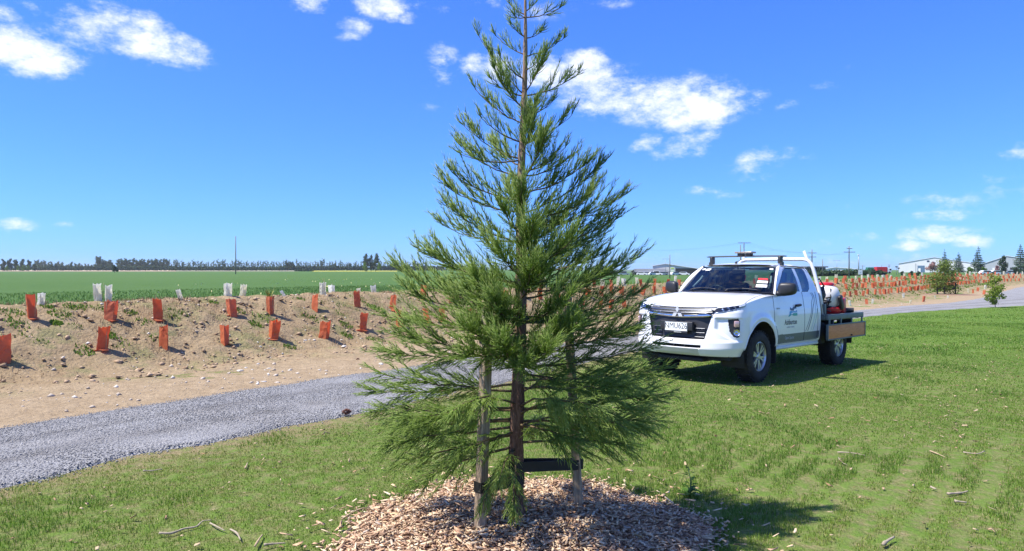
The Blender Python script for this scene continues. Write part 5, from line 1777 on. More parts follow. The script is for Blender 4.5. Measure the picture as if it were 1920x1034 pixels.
# headboard hoop and ladder stops
hb = MB()
hx = -2.28
path = [(hx, -.87, .90), (hx, -.80, 1.30), (hx, -.70, 1.66), (hx, -.655, 1.77), (hx, -.60, 1.825), (hx, -.52, 1.845), (hx, 0, 1.850), (hx, .52, 1.845), (hx, .60, 1.825), (hx, .655, 1.77), (hx, .70, 1.66), (hx, .80, 1.30), (hx, .87, .90)]
hb.tube([tuple(p) for p in np.vstack([catmull(path, 5)])] if False else path, .030, 10)
ho_ = hb.build('headboard', M_alu, car, smooth='all')
for s in (-1, 1):
    MB().rbox((hx - .01, s * .56, 1.91), (.018, .045, .165), .005, Matrix.Rotation(R(22 * s), 3, 'X')).build('ladder_stop', M_alu, ho_, smooth=True)
rail = MB()
for z in (.98, 1.13, 1.28): rail.tube([(hx, -(.87 - (z - .9) * .175), z), (hx, (.87 - (z - .9) * .175), z)], .016, 8)
for y in (-.55, -.28, 0, .28, .55): rail.tube([(hx, y, .90), (hx, y, 1.28)], .013, 8)
rail.build('headboard_rail', M_steelg, ho_, smooth='all')
MB().rbox((TX0 - .04, .88, .98), (.05, .05, .22), .006).build('corner_post', M_steelg, to, smooth=True)

# ---- load on the tray: separate things
def onto_car(name, loc, label, cat, group=None, rz=0):
    m = car.matrix_basis if False else Matrix.Translation(CAR_O) @ Matrix.Rotation(R(-135), 4, 'Z') @ Matrix.Rotation(-.0150, 4, 'Y')
    p = m @ Vector(loc)
    e = empty(name, p, R(-135) + rz)
    return tag(e, label, cat, group)
DECK = .9075
M_tank = simple('tank_poly', (.74, .70, .64), .5, var=.08, scale=5)
tk = onto_car('spray_tank', (-2.96, .64, DECK), 'white spray tank with red lid and red base on the truck tray', 'spray tank')
tb2 = MB()
tb2.lathe([(.02, .10), (.17, .10), (.225, .15), (.25, .26), (.245, .36), (.20, .45), (.13, .492), (.11, .50), (.02, .50)], 28)
tb2.v = [(x * 1.05, y * .92, z) for (x, y, z) in tb2.v]
tb2.build('tank', M_tank, tk, smooth=True)
MB().lathe([(.001, .545), (.10, .543), (.135, .530), (.142, .50), (.10, .488)], 24).build('lid', M_red, tk, smooth=True)
bs = MB(); bs.lathe([(.001, 0), (.21, 0), (.245, .03), (.258, .06), (.256, .10), (.235, .12)], 28); bs.build('base', M_red, tk, smooth=True)
st_ = MB()
for a in (.5, 2.4, 4.0): st_.tube([(.262 * cos(a), .24 * sin(a), .10), (.262 * cos(a + .2), .245 * sin(a + .2), .27), (.21 * cos(a + .3), .20 * sin(a + .3), .44)], .010, 6)
st_.build('strap', M_under, tk, smooth='all')
MB().rbox((.02, .27, .20), (.10, .06, .26), .02, Matrix.Rotation(R(25), 3, 'Y')).build('pump_cover', M_blackpl, tk, smooth=True)
hs = MB()
hs.tube([(.28 + .05 * sin(k * .9), .10 + .10 * cos(k * .9), .05 + .012 * k) for k in range(22)], .012, 6); hs.build('hose', M_blackpl, tk, smooth='all')
jc = onto_car('fuel_can', (-3.30, .76, DECK), 'red plastic fuel can beside the white spray tank', 'fuel can', rz=.2)
j = MB(); j.rbox((0, 0, .135), (.25, .17, .27), .025); j.rbox((.0, 0, .285), (.16, .03, .025), .01)
for s in (-1, 1): j.rbox((s * .07, 0, .272), (.03, .03, .03), .006)
j.build('body', M_red, jc, smooth=True)
MB().lathe([(.03, .26), (.032, .30), (.02, .312), (.001, .312)], 14, 'z', (.09, .03, 0)).build('cap', M_blackpl, jc, smooth=True)
bg = onto_car('work_bag', (-2.44, .72, DECK + .17), 'black crumpled bag slung in front of the spray tank', 'bag')
bm = bmesh.new(); bmesh.ops.create_icosphere(bm, subdivisions=4, radius=1)
for v_ in bm.verts:
    c = v_.co.copy(); nn_ = .16 * sin(c.x * 6 + c.z * 4) * cos(c.y * 5 + c.z * 3) + .08 * sin(c.z * 13 + c.x * 9)
    v_.co = Vector((c.x * .13, c.y * .11, c.z * .15 + .17)) * (1 + nn_ * .6)
me = bpy.data.meshes.new('bag_body'); bm.to_mesh(me); bm.free(); me.materials.append(simple('bag_cloth', (.030, .030, .032), .6, var=.3)); me.polygons.foreach_set('use_smooth', [True] * len(me.polygons)); link('bag_body', me, bg)
MB().tube([(.05, -.05, .30), (.02, .02, .44), (-.05, .08, .30)], .014, 6).build('handle', M_under, bg, smooth='all')
cr = onto_car('crate', (-2.46, .56, DECK), 'crate of orange guards behind the cab under the black bag', 'crate')
c_ = MB()
for s in (-1, 1): c_.box((0, s * .22, .09), (.36, .012, .18)); c_.box((s * .18, 0, .09), (.012, .44, .18))
c_.box((0, 0, .01), (.36, .44, .015)); c_.build('box', M_under, cr)
og = MB()
for k in range(7): og.box((-.12 + .04 * k, .02 * (k % 3) - .02, .21 + .02 * (k % 2)), (.014, .34, .36), Matrix.Rotation(.10 * (k - 3), 3, 'X'))
og.build('folded_guard', simple('folded_orange', (.60, .16, .08), .6), cr)
pp = onto_car('pipe', (-3.55, .80, DECK + .045), 'short black pipe lying at the rear of the tray', 'pipe', rz=.5)
MB().lathe([(.034, -.1), (.045, -.1), (.045, .1), (.034, .1), (.034, -.1)], 16, 'y').build('tube', M_blackpl, pp, smooth=True)

# ================================================================== PLANT GUARDS ON THE BANK
n = NT('orange_guard')
v = n.coord('Object')
rn = n.objrand()
oc = n.ramp(n.noise(v, 9, 4, .6), [(.3, (.72, .215, .085)), (.7, (.82, .30, .125))])
oc = n.mix(n.math('MULTIPLY', rn, .45), oc, (.76, .33, .20))
n.set(Base_Color=oc, Roughness=.55, Specular_IOR_Level=.3); n.translucent(oc, .58); M_orange = n.mat
n = NT('white_guard')
v = n.coord('Object')
wc_ = n.mix(n.objrand(), (.86, .83, .66), (.90, .90, .86))
wc_ = n.mix(.35, wc_, n.ramp(n.noise(v, 7, 4, .6), [(.3, (.70, .67, .54)), (.7, (.92, .91, .84))]))
n.set(Base_Color=wc_, Roughness=.5, Specular_IOR_Level=.3); n.translucent(wc_, .70); M_wguard = n.mat
M_cane = simple('cane', (.42, .33, .18), .7, var=.2, scale=20)
n = NT('sapling_leaf'); n.set(Base_Color=n.ramp(n.attr('hue'), [(0, (.14, .07, .035)), (.5, (.16, .17, .04)), (1, (.26, .24, .07))]), Roughness=.6); M_sapl = n.mat

def sleeve_mesh(name, sides, w, h, seed, mat, flare=1.08):
    """thin folded plastic sleeve, open at the top, crumpled a little"""
    r = random.Random(seed)
    ang = [2 * pi * k / sides + r.uniform(-.18, .18) for k in range(sides)]
    rad = w / (sqrt(3) if sides == 3 else sqrt(2) if sides == 4 else 2)
    rad = rad * (1.0)
    # points round the section: corners and mid-sides
    sec = []
    for k in range(sides):
        a, b = ang[k], ang[(k + 1) % sides] + (2 * pi if k == sides - 1 else 0)
        p, q = Vector((cos(a), sin(a), 0)) * rad, Vector((cos(b), sin(b), 0)) * rad
        for t in (0, .33, .67): sec.append(p.lerp(q, t))
    m = len(sec); rows = 7
    vs = []
    lean = Vector((r.uniform(-.05, .05), r.uniform(-.05, .05), 0))
    def ring(z, inset, top):
        out = []
        for i, p in enumerate(sec):
            f = 1 + (flare - 1) * z / h
            d = p.normalized()
            j = d * r.gauss(0, .006) * (1 if 0 < z else .4)
            zz = z + (r.uniform(-.018, .018) if top else 0) + (.02 * (i % 3 == 0) if top else 0)
            out.append(p * f - d * inset + j + lean * (z / h) + Vector((0, 0, zz)))
        return out
    rr = [ring(h * k / (rows - 1) - (.03 if k == 0 else 0), 0, k == rows - 1) for k in range(rows)]
    V = [p for ro in rr for p in ro]
    Vi = [p - Vector((p.x, p.y, 0)).normalized() * .003 for p in V]
    nV = len(V)
    fs = []
    for k in range(rows - 1):
        for i in range(m):
            j = (i + 1) % m
            fs.append((k * m + i, k * m + j, k * m + m + j, k * m + m + i))
            fs.append((nV + k * m + j, nV + k * m + i, nV + k * m + m + i, nV + k * m + m + j))
    t = (rows - 1) * m
    for i in range(m):
        j = (i + 1) % m
        fs.append((t + i, t + j, nV + t + j, nV + t + i))
    me = bpy.data.meshes.new(name); me.from_pydata([tuple(p) for p in V + Vi], [], fs); me.materials.append(mat); me.update()
    return me
OS = [sleeve_mesh('sleeve', 3 if k % 3 else 4,   .16 if k % 3 else .165, .385 + .02 * (k % 3 - 1), 40 + k, M_orange) for k in range(7)]
WS = [sleeve_mesh('sleeve', 6 if k % 2 else 4, .17 if k % 2 else .16, .34 + .05 * (k % 3), 80 + k, M_wguard, 1.03) for k in range(6)]
def flap_mesh(mat, seed):
    r = random.Random(seed); mb = MB()
    for k in range(2):
        a = r.uniform(0, 6.28); d = Vector((cos(a), sin(a), 0)); s = Vector((-d.y, d.x, 0))
        p = [d * .06 - s * .07, d * .06 + s * .07, d * .15 + s * .05, d * .155 - s * .045]
        mb.add([tuple(q + Vector((0, 0, .018 if i < 2 else .006))) for i, q in enumerate(p)] + [tuple(q + Vector((0, 0, .022 if i < 2 else .009))) for i, q in enumerate(p)],
               [(3, 2, 1, 0), (4, 5, 6, 7), (0, 1, 5, 4), (1, 2, 6, 5), (2, 3, 7, 6), (3, 0, 4, 7)])
    me = bpy.data.meshes.new('base_flap'); me.from_pydata(mb.v, [], mb.f); me.materials.append(mat); me.update(); return me
OFL = [flap_mesh(M_orange, k) for k in range(4)]
def cane_mesh(seed):
    r = random.Random(seed); mb = MB()
    for k in range(2):
        a = r.uniform(0, 6.28); p = Vector((cos(a) * .075, sin(a) * .075, -.05))
        mb.tube([p, p + Vector((r.uniform(-.02, .02), r.uniform(-.02, .02), .47 + r.uniform(0, .07)))], .004, 5)
    me = bpy.data.meshes.new('cane'); me.from_pydata(mb.v, [], mb.f); me.materials.append(M_cane); me.update(); return me
CN = [cane_mesh(k) for k in range(4)]
def sapling_mesh(seed, hgt, m, mat):
    r = random.Random(seed); V = []; Fc = []; H = []
    for k in range(m):
        z = hgt * r.uniform(.35, 1.0); a = r.uniform(0, 6.28); rad = r.uniform(0, .035)
        c = Vector((cos(a) * rad, sin(a) * rad, z)); d = Vector((cos(a), sin(a), r.uniform(.2, 1.2))).normalized() * r.uniform(.02, .045)
        s = d.cross(Vector((0, 0, 1))).normalized() * .008
        b = len(V); V += [c, c + d * .5 + s, c + d, c + d * .5 - s]; Fc.append((b, b + 1, b + 2, b + 3)); H += [r.random()] * 4
    me = np_mesh('sapling', [tuple(v) for v in V], Fc, [mat], attrs={'hue': H}); return me
SP = [sapling_mesh(k, .46, 26, M_sapl) for k in range(3)]

def guard(x, y, kind, label, group, scale=1.0, parts=True, sapl=False, lean=None):
    z = ground_z(x, y)
    idx_ = random.randrange(100)
    o = empty('plant_guard', (x, y, z)) if parts else None
    rot = (random.gauss(0, .06), random.gauss(0, .06), random.uniform(0, 6.28)) if lean is None else (lean[0], lean[1], random.uniform(0, 6.28))
    me = (OS if kind == 'o' else WS)[idx_ % (7 if kind == 'o' else 6)]
    if not parts:
        o = link('plant_guard', me)
        o.location = (x, y, z)
    o.rotation_euler = rot; o.scale = (scale,) * 3
    tag(o, label, 'plant guard', group)
    if parts:
        link('sleeve', me, o)
        if kind == 'o': link('base_flap', OFL[idx_ % 4], o)
        link('cane', CN[idx_ % 4], o)
        if sapl: link('sapling', SP[idx_ % 3], o)
    return o
rnk = ['leftmost', 'second from the left', 'third from the left', 'fourth from the left', 'fifth from the left', 'sixth from the left', 'seventh from the left', 'eighth from the left', 'ninth from the left', 'tenth from the left', 'eleventh from the left']
row1 = [(8, 681, 50), (190, 658, 45), (310, 657, 42), (422, 648, 36), (512, 637, 36), (607, 638, 35), (680, 622, 32), (748, 614, 32), (803, 606, 28)]
row2 = [(58, 600, 43), (206, 603, 38), (296, 602, 40), (436, 593, 34), (507, 590, 32), (592, 585, 31), (670, 577, 29), (737, 582, 28), (792, 563, 28)]
GO, GWH = 'orange plant guards on the bank', 'pale plant guards along the top of the bank'
for i, (px, py, h) in enumerate(row1):
    p = ray_ground(px, py, 6); d = p.y
    guard(p.x, p.y, 'o', 'orange plastic plant guard, %s in the lower row on the earth bank' % rnk[i], GO, scale=h * d / F / .40, sapl=i in (0, 2))
for i, (px, py, h) in enumerate(row2):
    p = ray_ground(px, py, 6); d = p.y
    lb_ = 'orange plastic plant guard, %s in the upper row on the earth bank' % rnk[i]
    if i == 4: lb_ = 'orange plant guard with bright strappy leaves sticking out of its top'
    g_ = guard(p.x, p.y, 'o', lb_, GO, scale=h * d / F / .40, sapl=i in (1, 6))
    if i == 4:
        fx = []
        r_ = random.Random(4); mb = MB()
        for k in range(26):
            a = r_.uniform(0, 6.28); t = r_.uniform(.05, .14); b = Vector((cos(a) * .03, sin(a) * .03, .2)); s = Vector((-sin(a), cos(a), 0)) * .009
            m_ = b + Vector((cos(a) * t * .4, sin(a) * t * .4, .27)); e_ = b + Vector((cos(a) * t * 1.1, sin(a) * t * 1.1, r_.uniform(.34, .46)))
            mb.add([b - s, b + s, m_ + s, m_ - s, e_], [(0, 1, 2, 3), (3, 2, 4)])
        n = NT('flax_leaf'); n.set(Base_Color=n.ramp(n.noise(n.coord('Object'), 14, 2), [(.35, (.10, .17, .03)), (.65, (.38, .36, .05))]), Roughness=.5)
        mb.build('flax_plant', n.mat, g_, fix=False)
crest = [(77, 561, 22, 'w'), (184, 563, 31, 'w'), (203, 562, 28, 'w'), (340, 558, 20, 'w'), (427, 558, 25, 'w'), (453, 553, 27, 'w'), (534, 547, 12, 'w'), (605, 550, 26, 'w'), (622, 545, 22, 'w'), (672, 541, 13, 'w'), (701, 544, 21, 'w')]
cl = ['short white plant guard at the left end of the bank top', 'wide grey-white plant guard beside a narrow yellowish one on the bank top', 'narrow yellowish plant guard beside the wide grey-white one on the bank top',
      'short leaning cream plant guard alone on the bank top', 'cream plant guard on the bank top below the tall power pole', 'tall narrow yellow plant guard right of the power pole', 'collapsed white plant guard lying low on the bank top',
      'upright cream plant guard with brown twigs, left one of a close pair', 'tilted white plant guard, right one of a close pair on the bank top', 'small white plant guard behind the bank top', 'broad pale plant guard nearest the conifer on the bank top']
def crest_pt(px, back):
    u = (px - 960) / F; d = np.arange(8, 40, .05)
    o = Loff(u * d, d); q = .7 * u * d + .7 * d
    i = int(np.argmin(np.abs(o - (3.2 + 1.7 * sstep(8, 45, q) + back))))
    return Vector((u * d[i], d[i], 0))
for (px, py, h, k), lb_ in zip(crest, cl):
    p = crest_pt(px, 2.35 + (.9 if px in (622, 672, 701, 453) else 0)); d = p.y
    guard(p.x, p.y, 'w', lb_, GWH, scale=h * d / F / .39, sapl=px in (427, 605, 203), lean=(.1, .35) if px in (340, 622) else ((.5, .2) if px == 534 else None))
MB().rbox((0, 0, .05), (.16, .1, .12), .03).build('stone', M_pebble, None) if False else None
# the rows go on behind the conifer, past the pickup and round the bend
far_lab = 'orange plant guard in the long rows on the bank beyond the pickup and conifer'
far_w = 'pale plant guard standing along the bank top beyond the pickup and conifer'
cand = []
r_ = random.Random(12)
for row, (uL, uR) in enumerate(((.62, .80), (1.42, 1.95), (2.12, 2.95), (2.45, 3.70))):
    s = 18.6 if row < 2 else 26
    while s < 190:
        s += r_.uniform(.72, 1.25) * (1.1 if s < 60 else 1.35 if s < 90 else 2.1) * (1 if row < 2 else 1.5)
        if r_.random() < .08: s += 1.5
        p = on_poly(LC, LA, np.array([s]))[0]; nn = poly_normal(LC, LA, np.array([s]))[0]
        q = .7 * p[0] + .7 * p[1]; k = float(sstep(8, 45, q)); toe = 3.2 + 1.7 * k
        o = toe + uL + (uR - uL) * k + r_.gauss(0, .035)
        x, y = p + nn * o
        px = 960 + x / y * F
        if px > 1935 or px < 815: continue
        kind = 'o'
        if row == 3: kind = 'w' if r_.random() < (.75 if q < 60 else .5) else 'o'
        if row == 2 and q < 28: kind = 'w' if r_.random() < .2 else 'o'
        if row == 3 and r_.random() < .3: continue
        cand.append((x, y, kind))
cand.sort(key=lambda c: c[1])
no_ = nw_ = 0
for (x, y, k) in cand:
    if k == 'o':
        if no_ > 268: continue
        no_ += 1
    else:
        nw_ += 1
    near = y < 32
    guard(x, y, k, far_lab if k == 'o' else far_w, GO if k == 'o' else GWH, scale=r_.uniform(.88, 1.05) * (.88 if y < 45 else 1.08 if y < 80 else 1.2), parts=near)
# loose ones on the flat by the path, right of the pickup
for (px, py, h, k, lb_) in ((1625, 571, 11, 'o', 'single orange plant guard on bare ground just behind the truck tray'), (1636, 570, 8, 'w', 'pale plant guard beside the single orange one behind the truck tray'), (1594, 575, 11, 'w', 'pale plant guard seen just over the rear of the tray'),
                        (1694, 560, 8, 'w', 'pale plant guard on bare ground left of the small staked tree'), (1706, 570, 8, 'w', 'pale plant guard at the path edge left of the staked tree'), (1731, 567, 11, 'o', 'orange plant guard at the path edge in front of the staked tree'),
                        (1754, 561, 6, 'w', 'small pale plant guard left below the staked tree'), (1777, 560, 6, 'w', 'small pale plant guard right below the staked tree'),
                        (1816, 549, 7, 'w', 'pale plant guard among pale stones right of the staked tree'), (1825, 551, 8, 'o', 'short orange plant guard right of the staked tree'), (1833, 547, 8, 'o', 'leaning orange plant guard right of the staked tree'), (1845, 553, 9, 'o', 'orange plant guard near the leafy sapling by the path'), (1847, 542, 7, 'w', 'pale plant guard behind the leafy sapling by the path')):
    p = ray_ground(px, py, 20, 150)
    guard(p.x, p.y, k, lb_, GO if k == 'o' else GWH, scale=max(.6, h * p.y / F / .40), parts=False)

# ================================================================== STONES, STICKS AND CONES ON THE GROUND
def rock_mesh(seed, mat=None):
    r = random.Random(seed); bm = bmesh.new(); bmesh.ops.create_icosphere(bm, subdivisions=2, radius=1)
    sx, sy, sz = r.uniform(.8, 1.3), r.uniform(.6, 1.0), r.uniform(.5, .75)
    ph = [r.uniform(0, 6) for _ in range(6)]
    for v in bm.verts:
        c = v.co; k = 1 + .16 * sin(3 * c.x + ph[0]) * cos(2.6 * c.y + ph[1]) + .12 * sin(5 * c.z + ph[2] + 3 * c.x) + r.gauss(0, .04)
        v.co = Vector((c.x * sx, c.y * sy, c.z * sz)) * k
    me = bpy.data.meshes.new('stone'); bm.to_mesh(me); bm.free(); me.materials.append(mat or M_rock); return me
M_rock = simple('pale_rock', (.50, .46, .39), .9, var=.25, scale=8, bump=.3, bscale=30)
RK = [rock_mesh(k) for k in range(6)]
stones = [(450, 698, 9, 'largest pale rounded stone on the lower bank left of the conifer'), (461, 692, 6, ''), (504, 693, 7, 'pale stone with a flat top low on the bank'), (497, 696, 5, ''), (543, 697, 8, 'smooth tan stone alone low on the bank'),
          (473, 696, 5, ''), (572, 640, 6, ''), (580, 640, 5, ''), (645, 652, 9, 'whitish jagged stone beside an orange guard in the lower row'), (424, 704, 5, ''), (530, 665, 5, ''), (483, 663, 4, ''), (488, 653, 5, ''), (590, 690, 4, ''), (612, 680, 4, ''),
          (660, 664, 4, ''), (370, 648, 5, ''), (430, 630, 4, ''), (250, 690, 4, ''), (330, 700, 4, ''), (205, 745, 5, ''), (78, 743, 5, ''), (355, 565, 4, ''), (570, 579, 4, ''), (640, 640, 4, '')]
for k, (px, py, w, lb_) in enumerate(stones):
    p = ray_ground(px, py, 5); o = link('stone', RK[k % 6]); s = w * p.y / F * .55
    o.location = (p.x, p.y, p.z + s * .25); o.scale = (s,) * 3; o.rotation_euler = (0, 0, k * 1.7)
    tag(o, lb_ or 'small pale stone lying among others on the bare earth bank', 'stone', 'stones on the bare earth')
M_stick = simple('bleached_stick', (.33, .27, .19), .9, var=.3, scale=20)
M_stick2 = simple('tan_stick', (.40, .29, .17), .9, var=.3, scale=20)
def stick(pxs, r, label, mat, hz=.016):
    P = []
    for (px, py) in pxs:
        v = (HY - py) / F; d = (CAMH - hz) / -v
        P.append(Vector(((px - 960) / F * d, d, float(base_z((px - 960) / F * d, d)) + hz + random.uniform(-.006, .010))))
    c = P[0].copy(); mb = MB()
    Q = catmull([tuple(p - c) for p in P], 4)
    m = len(Q)
    mb.tube([Vector(q) for q in Q], [r * .72 * (1 - .55 * i / m) * random.uniform(.7, 1.25) for i in range(m)], 6)
    o = mb.build('fallen_stick', mat, None, smooth='all'); o.location = c
    tag(o, label, 'stick', 'sticks lying on the lawn')
stick([(298, 1002), (322, 1000), (345, 991), (368, 986), (380, 979), (396, 977)], .010, 'long wavy grey stick lying on the grass at the lower left', M_stick)
stick([(394, 981), (406, 989), (422, 994)], .009, 'short pale stick touching the end of the long wavy grey stick', M_stick)
stick([(432, 994), (444, 1002), (451, 1012)], .010, 'short bent pale stick right of the long wavy grey stick', M_stick)
stick([(268, 884), (285, 882), (304, 880)], .009, 'thin pale stick on the grass near the gravel edge', M_stick)
stick([(478, 1026), (486, 1012), (492, 1002)], .010, 'brown stick pointing away on the lower left grass', M_stick2)
stick([(495, 1024), (515, 1020), (535, 1018)], .010, 'pale broken stick on the grass left of the wood chips', M_stick)
stick([(460, 878), (464, 868)], .012, 'stubby tan stick standing in the grass left of the conifer', M_stick2)
stick([(1570, 847), (1595, 849), (1622, 853)], .011, 'long pale stick lying on the lawn right of the conifer', M_stick)
stick([(1572, 858), (1580, 868), (1588, 872)], .006, 'thin curved stick below the long pale one on the lawn', M_stick)
stick([(1744, 844), (1758, 850), (1772, 856)], .009, 'thin brown stick on the far right lawn', M_stick2)
stick([(1806, 847), (1832, 849), (1846, 846)], .010, 'pale forked stick at the right on the lawn', M_stick)
stick([(1745, 914), (1755, 917)], .012, 'small white stick fragment on the right lawn', M_stick)
stick([(1777, 925), (1800, 922), (1815, 920)], .014, 'thick white bark piece on the lower right lawn', M_stick)
stick([(1790, 940), (1812, 941)], .014, 'grey bark chunk on the lower right lawn', M_stick)
stick([(1655, 1021), (1668, 1012), (1676, 1008)], .016, 'pale bark piece at the bottom right of the lawn', M_stick)
stick([(641, 974), (668, 960), (692, 951)], .008, 'tan twig lying across the left edge of the wood chips', M_stick2, .05)
M_cone = simple('cone_brown', (.17, .075, .05), .9, var=.4, scale=40, bump=.8, bscale=60)
for (px, py, w, lb_) in ((650, 781, 17, 'big reddish brown pine cone at the edge of the gravel'), (671, 676, 7, 'dark brown pine cone on the bare dirt behind the path'), (1342, 826, 5, 'small orange-brown cone standing on the lawn')):
    p = ray_ground(px, py, 4); s = w * p.y / F * .5; r_2 = random.Random(px); mb = MB()
    for k in range(60):
        t = k / 60; a = k * 2.4; rr_ = s * .52 * sin(pi * min(.97, t + .06)) ; c = Vector((s * (2 * t - 1) * .9, rr_ * cos(a), rr_ * sin(a)))
        d = Vector((.5, cos(a), sin(a))).normalized(); q = d.to_track_quat('X', 'Z').to_matrix()
        mb.box(c, (s * .42, s * .30, s * .10), q)
    o = mb.build('pine_cone', M_cone, None); o.location = (p.x, p.y, p.z + s * .42 + .03 * (py > 700)); o.rotation_euler = (0, 0, .4)
    tag(o, lb_, 'pine cone')
# tall weed at the edge of the chips
wd = ray_ground(1293, 930, 3.5); we = empty('thistle_weed', wd); tag(we, 'tall leafy weed growing at the shaded right edge of the wood chips', 'weed')
mb = MB(); mb.tube([(0, 0, -.02), (.01, 0, .10), (-.01, .01, .20)], [.006, .005, .002], 6); mb.build('stem', simple('weed_stem', (.10, .16, .05), .7), we, smooth='all')
V, Fc, Hh = [], [], []
for k in range(24):
    a = random.uniform(0, 6.28); z = .005 + .19 * (k / 24) ** 1.8; L_ = random.uniform(.07, .12) * (1 - .72 * k / 24) + .012
    d = Vector((cos(a), sin(a), .35)); s = Vector((-sin(a), cos(a), 0)) * L_ * .22; b0 = Vector((0, 0, z)); b = len(V)
    V += [b0, b0 + d * L_ * .5 + s, b0 + d * L_ - Vector((0, 0, L_ * .2)), b0 + d * L_ * .5 - s]; Fc.append((b, b + 1, b + 2, b + 3)); Hh += [.15 + .2 * random.random()] * 4
link('leaves', np_mesh('leaves', [tuple(v) for v in V], Fc, [M_blade], attrs={'hue': Hh, 'tip': [.2] * len(V)}), we)

# ================================================================== FAR SCENERY
def leaf_mat(name, c0, c1, c2, tr=.22):
    n = NT(name)
    k = n.ramp(n.attr('hue'), [(0, c0), (.5, c1), (1, c2)])
    n.set(Base_Color=k, Roughness=.75, Specular_IOR_Level=.15); n.translucent(k, tr); return n.mat
ML_dark = leaf_mat('leaf_dark', (.022, .045, .022), (.040, .075, .034), (.075, .115, .045))
ML_pine = leaf_mat('leaf_pine', (.035, .065, .026), (.062, .10, .038), (.10, .14, .05))
ML_pale = leaf_mat('leaf_pale', (.09, .14, .09), (.14, .20, .12), (.20, .26, .15), .35)
ML_bright = leaf_mat('leaf_bright', (.055, .11, .015), (.10, .19, .025), (.17, .27, .05))
ML_olive = leaf_mat('leaf_olive', (.07, .11, .02), (.14, .20, .035), (.24, .28, .07), .35)
ML_fir = leaf_mat('leaf_fir', (.035, .07, .045), (.07, .12, .07), (.12, .17, .09))
ML_pink = leaf_mat('leaf_pink', (.20, .10, .09), (.32, .18, .16), (.42, .27, .24))
ML_fresh = leaf_mat('leaf_fresh', (.09, .15, .018), (.19, .27, .04), (.32, .38, .08), .4)
M_bark = simple('bark', (.11, .085, .06), .9, var=.3, scale=8)

def crown_mesh(seed, blobs, nl, ls, mat):
    """leaf faces spread through the volume of several uneven lobes; blobs: (x, y, z, rx, ry, rz)"""
    g = np.random.default_rng(seed)
    vol = np.array([b[3] * b[4] * b[5] for b in blobs]) ** .7; vol /= vol.sum()
    bi = g.choice(len(blobs), nl, p=vol); B = np.array(blobs)[bi]
    d = g.normal(size=(nl, 3)); d /= np.linalg.norm(d, axis=1, keepdims=True)
    r = g.random(nl) ** .42
    c = B[:, :3] + d * r[:, None] * B[:, 3:]
    nrm = norm(d + g.normal(0, .7, (nl, 3))); a = norm(np.cross(nrm, g.normal(size=(nl, 3)))); b = np.cross(nrm, a)
    s = ls * (.55 + .9 * g.random(nl))[:, None]
    P = np.stack([c - a * s, c + b * s * .55, c + a * s, c - b * s * .55], 1)
    P[:, 2] += g.normal(0, .25, (nl, 3)) * s
    hue = np.clip(.5 + .22 * g.normal(size=nl) + .25 * (g.random(len(blobs))[bi] - .5), 0, 1)
    return np_mesh('crown', P.reshape(-1, 3), np.arange(nl * 4).reshape(nl, 4), [mat], attrs={'hue': np.repeat(hue, 4)})
def lobes(seed, n_, h0, h1, w, prof):
    g = random.Random(seed); out = []
    for k in range(n_):
        t = (k + g.random()) / n_; z = h0 + (h1 - h0) * t; ww = w * prof(t); a = g.uniform(0, 6.28); rr = ww * g.uniform(.15, .62)
        s = max(.12 * w, ww * g.uniform(.35, .62)); out.append((rr * cos(a), rr * sin(a), z, s, s, s * g.uniform(.6, 1.0)))
    return out
